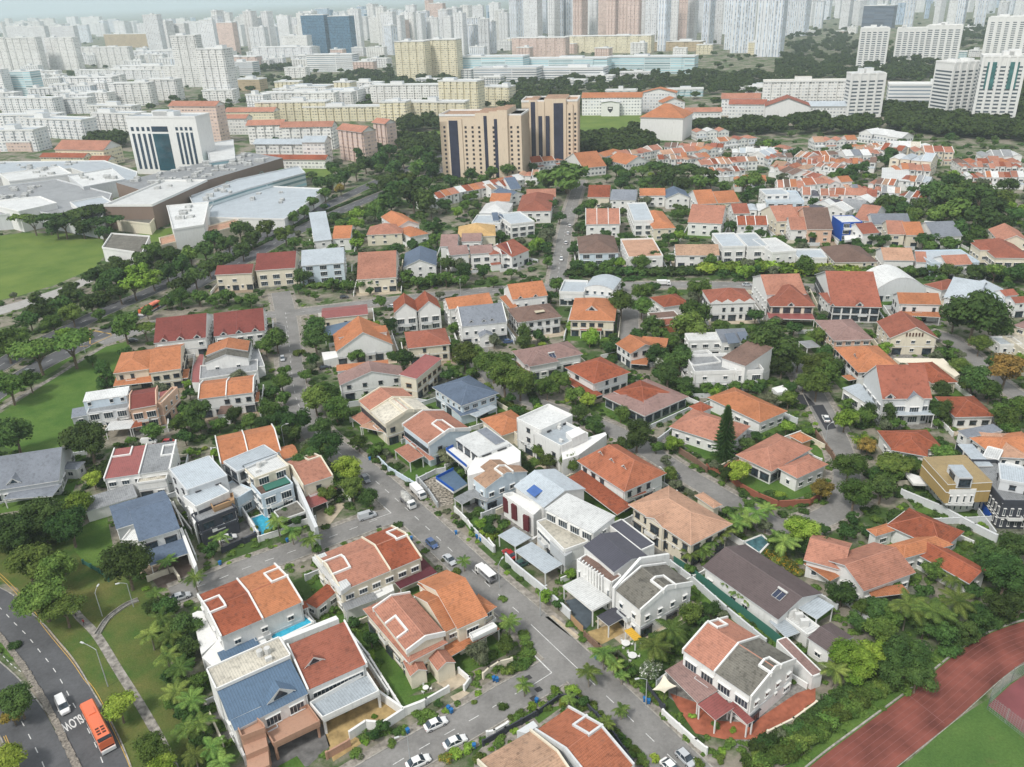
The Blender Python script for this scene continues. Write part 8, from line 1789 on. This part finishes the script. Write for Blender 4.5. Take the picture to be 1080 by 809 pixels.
# ================================================================== VEHICLES, LAMPS, PEOPLE
TL(0,0,1)
car(459.5,763,24,-11,'white','car','white saloon parked by the white wall, right of the blue bins'); car(480,782,24,-11,'white','car','white saloon on the bottom kerb, the middle of three on the lower street'); car(441,803,24,-11,'white','car','white saloon at the bottom edge, lowest of three on the lower street')
car(455.5,573,12,11,'blue','hatch','dark blue hatchback parked on the diagonal street beside the hedge'); car(474,590,12,11,'silver','car','silver saloon right behind the dark blue hatchback'); lorry(512,604,-12,-11,'small lorry with a white canopy parked opposite the driveway of the red car'); LANDM.append((512,604,'white canopy lorry'))
lorry(430,528,14,14,'white-cab concrete mixer lorry at the corner of the diagonal street','mixer'); lorry(441,518,14,14,'small white lorry beside the concrete mixer, half behind it','box'); car(387,544,20,-6,'silver','van','grey panel van turning at the side street corner'); car(385.5,505,11,12,'grey','hatch','dark grey car at the kerb under the trees uphill of the junction')
car(537,584,-10,-9,'red','car','red car on the driveway behind the black gate'); car(550,594,10,-4,'green','car','dark green car under the pale grey carport edge'); car(711,500,14,9,'black','hatch','black car on the upper lane beside the orange villa')
car(845,407,-7,-13,'white','van','white minivan parked on the patched street'); car(871,441,-7,-13,'white','car','white car on the lower dark tar patch'); car(723,799,12,12,'silver','hatch','silver hatchback at the bottom edge near the red awnings'); car(708,810,12,12,'white','car','white car at the very bottom edge left of the silver hatchback')
car(240,567,14,-4,'white','car','white car under the dark balconies of the modern grey house'); car(190,629,18,-6,'silver','car','silver car half under palms left of the twin roof house'); car(298,378,2,18,'silver','hatch','silver car on the short vertical street'); car(343,387,12,-2,'black','car','black car in the yard of the orange gabled house'); car(536,360,8,-1,'blue','hatch','dark blue car in the porch of the white villa')
car(157,466,14,-1,'white','van','white van on the lane behind the brick-red flat roof'); car(178,466,14,-1,'red','hatch','dark red car right of the white van'); car(788,300,14,0,'silver','car','silver car on the cross street right of the bright hedge'); lorry(700,298,14,0,'white lorry on the cross street before the tall dark hedge','box'); car(66,744,6,13,'white','van','white van beside the SLOW road marking'); car(592,273,-1,14,'white','hatch','white car at the lower end of the back street')
for (x, y) in ((599,246), (601,238), (597,256)): car(x, y, 1, -14, 'white', 'hatch', None, 'white')
car(140,359,14,-2,'black','hatch','black car at the kerb by the double orange roof'); car(500,327,14,-2,'white','car') if False else None; car(414,323,14,-1,'white','car','white car on the cross street beside the pointed maroon gables'); car(363,313,14,-1,'black','hatch','dark car under the hedge of the cross street'); car(30,391,16,-9,'grey','car','grey car on the upper left highway')
car(346,217,12,-6,'blue','hatch','small blue car on the far highway'); bus(103,766,12,24,'orange-red single-deck bus on the near highway beside the park tree'); LANDM.append((103,766,'orange-red bus')); bus(158,325,-15,8,'red and white bus turning out of the cross street junction'); LANDM.append((158,325,'upper bus'))
lamp_post(114,724,math.atan2(1,-2.2)+math.pi*.0,10,3.2,'tall curved street lamp leaning over the near highway by the park'); lamp_post(681,744,math.radians(190),7,1.6,'grey street lamp beside the cream shade sail'); LANDM.append((681,720,'street lamp by the shade sail')) 
for x, y, a in ((108,650,90), (141,640,200), (90,372,150), (433,745+60,200), (527,620,60), (570,650,45), (634,330,0), (590,300,90), (300,470,20), (486,312,90), (870,470,30), (700,520,120)): lamp_post(x, y, math.radians(a), 7, 1.5)
SH = dict(red=('red', (.45,.03,.04)), dark=('dark', (.04,.04,.06)), white=('white', (.7,.7,.68)), grey=('grey', (.2,.2,.22)), blue=('blue', (.05,.1,.25)))
person(80,650,-2.2,SH['dark'],SH['grey'],'person in dark top walking on the park path'); person(88,656,-2.2,SH['red'],SH['dark'],'person in red top walking on the park path just ahead'); person(661,752,.9,SH['white'],SH['dark'],'person in white shirt walking on the lower right street'); person(470,607+4,.6,SH['white'],SH['blue'],'person in pale shirt between parked cars on the diagonal street') if False else None
# wheeled bins
def bin_(x, y, col, lab=None):
    g = U(*Q(x, y), .5); root = empty('wheelie_bin', (g.x, g.y, 0)); m = plain('bin_'+col, {'blue': (.02,.16,.42), 'green': (.03,.14,.07)}[col], .5); a = RT.uniform(0, 3); e = Vector((math.cos(a), math.sin(a)))*.3; f = Vector((-e.y, e.x))
    mb = MB(); cx, cy = g.x, g.y; b0 = [(cx-e.x*.8-f.x*.8, cy-e.y*.8-f.y*.8), (cx+e.x*.8-f.x*.8, cy+e.y*.8-f.y*.8), (cx+e.x*.8+f.x*.8, cy+e.y*.8+f.y*.8), (cx-e.x*.8+f.x*.8, cy-e.y*.8+f.y*.8)]; t0 = [(cx+(x_-cx)*1.25, cy+(y_-cy)*1.25) for x_, y_ in b0]
    for i in range(4): j = (i+1) % 4; mb.face([(*b0[i],.12), (*b0[j],.12), (*t0[j],1.0), (*t0[i],1.0)], m)
    mb.build('bin_body', root); mb = MB(); mb.box(g, e*1.12, f*1.12, 1.0, 1.08, m); mb.build('lid', root)
    for s in (-1, 1): mb = MB(); p = Vector((cx+f.x*.85*s-e.x*.7, cy+f.y*.85*s-e.y*.7, .12)); mb.tube(p, p+Vector((f.x,f.y,0))*.25*s, .12, .12, dark_rubber(), 8); mb.build('wheel', root)
    autolabel(root, (g.x,g.y,.5), 'bin', col+' wheeled', 'wheeled bins at the kerbs')
for x, y in ((430,771), (473,747), (476,750), (500,787), (521,716), (524,717), (566,739), (629,693), (632,695), (680,738), (684,740), (389,522), (434,568), (481,562), (232,594), (303,570), (390,484), (503,566), (507,569), (270,562)): bin_(x, y, 'blue')
# garden tables under the palms, a white garden set and planters
def gtable(x, y, lab, col='w', r=.9):
    g = U(*Q(x, y), .7); root = empty('garden_table', (g.x, g.y, 0)); m = wallm(col); mb = MB(); mb.tube((g.x,g.y,.7), (g.x,g.y,.76), r, r, m, 20); mb.build('tabletop', root); mb = MB(); mb.tube((g.x,g.y,0), (g.x,g.y,.7), .08, .08, m, 8); mb.tube((g.x,g.y,0), (g.x,g.y,.05), .4, .4, m, 12); mb.build('pedestal', root); tag(root, lab, 'table')
    for k in range(3):
        a = k*2.1; c = Vector((g.x+math.cos(a)*(r+.35), g.y+math.sin(a)*(r+.35), 0)); ch = empty('garden_chair', (c.x,c.y,0)); d = Vector((math.cos(a), math.sin(a))); mb = MB(); e = d*.22; f = Vector((-d.y, d.x))*.22; mb.box(c, e, f, .4, .45, m); mb.build('seat', ch); mb = MB(); mb.box((c.x+d.x*.22, c.y+d.y*.22), d*.02, f, .45, .9, m); mb.build('backrest', ch)
        for sx in (-1,1):
            for sy in (-1,1): mb = MB(); mb.box((c.x+e.x*.9*sx+f.x*.9*sy, c.y+e.y*.9*sx+f.y*.9*sy), Vector((.02,0)), Vector((0,.02)), 0, .4, m); mb.build('leg', ch)
        autolabel(ch, (c.x,c.y,.5), 'chair', 'white garden', 'white garden chairs')
gtable(660,678,'round white garden table nearer the yellow canopy'); gtable(667,691,'round white garden table further from the yellow canopy'); gtable(449,725,'white garden table on the lawn before the twin porch gables', r=.6)
# tall mesh fence of the tennis court
def mesh_fence(pts, h, lab):
    L = [U(*Q(pts[i], pts[i+1]), 0) for i in range(0, len(pts), 2)]; root = empty('fence', L[0]); m = plain('fence_green_grey', (.30,.36,.34), .5); mb = MB(); pb = MB()
    for i in range(len(L)-1):
        a, b_ = L[i], L[i+1]; n = max(1, int((b_-a).length/3)); k = int((b_-a).length/.45)
        for j in range(n+1): p = a.lerp(b_, j/n); pb.tube(p, p+Vector((0,0,h)), .05, .05, m, 6)
        for j in range(k+1): p = a.lerp(b_, j/k); mb.face([p, p+(b_-a).normalized()*.04, p+(b_-a).normalized()*.04+Vector((0,0,h)), p+Vector((0,0,h))], m)
        for j in range(int(h/.45)+1): cubeseg(mb, a, b_, .03, j*.45, j*.45+.03, j*.45, j*.45+.03, m)
    mb.build('mesh', root); pb.build('posts', root); tag(root, lab, 'fence')
mesh_fence([1041,748, 1043,742, 1066,720, 1095,700], 4.0, 'tall grey mesh fence along the court beside the running track'); mesh_fence([1041,748, 1080,778, 1110,800], 3.5, 'tall mesh fence at the near end of the court'); LANDM.append((1050,745,'court fence'))

# ================================================================== every label singles out one thing
ORD = ['nearest', 'second nearest', 'third nearest', 'fourth nearest', 'fifth nearest', 'sixth nearest', 'seventh nearest', 'eighth nearest', 'ninth nearest', 'tenth nearest', 'eleventh nearest', 'twelfth nearest', 'thirteenth nearest', 'fourteenth nearest', 'fifteenth nearest', 'sixteenth nearest', 'seventeenth nearest', 'eighteenth nearest', 'nineteenth nearest', 'twentieth nearest']+[f'{k}th nearest' for k in (24,)]*0
def finish_labels():
    groups = {}
    for o, x, y, noun, look in AUTO:
        best = None
        for lx, ly, ph in LANDM:
            d = (lx-x)**2+((ly-y)*1.3)**2
            if best is None or d < best[0]: best = (d, lx, ly, ph)
        d, lx, ly, ph = best; dx, dy = x-lx, y-ly
        dr = ('right of' if dx > 0 else 'left of') if abs(dx) > abs(dy)*1.2 else ('below' if dy > 0 else 'above')
        groups.setdefault((noun, look, dr, ph), []).append((d, o))
    for (noun, look, dr, ph), L in groups.items():
        L.sort(key=lambda t: t[0])
        for i, (d, o) in enumerate(L):
            od = ORD[i] if i < len(ORD) else f'number {i+1}'
            lk = look if noun not in ('house',) else look
            t = lk if noun == 'house' else f'{lk} {noun}'
            if len(L) == 1: s = f'{t}, {dr} the {ph}'
            else: s = f'{t}, {od} {dr} the {ph}'
            w = s.split()
            if len(w) > 16:
                s = s.replace('white house with ', '').replace('cream house with ', '').replace(' roof,', '-roofed house,')
            o['label'] = ' '.join(s.split()[:16])
finish_labels()
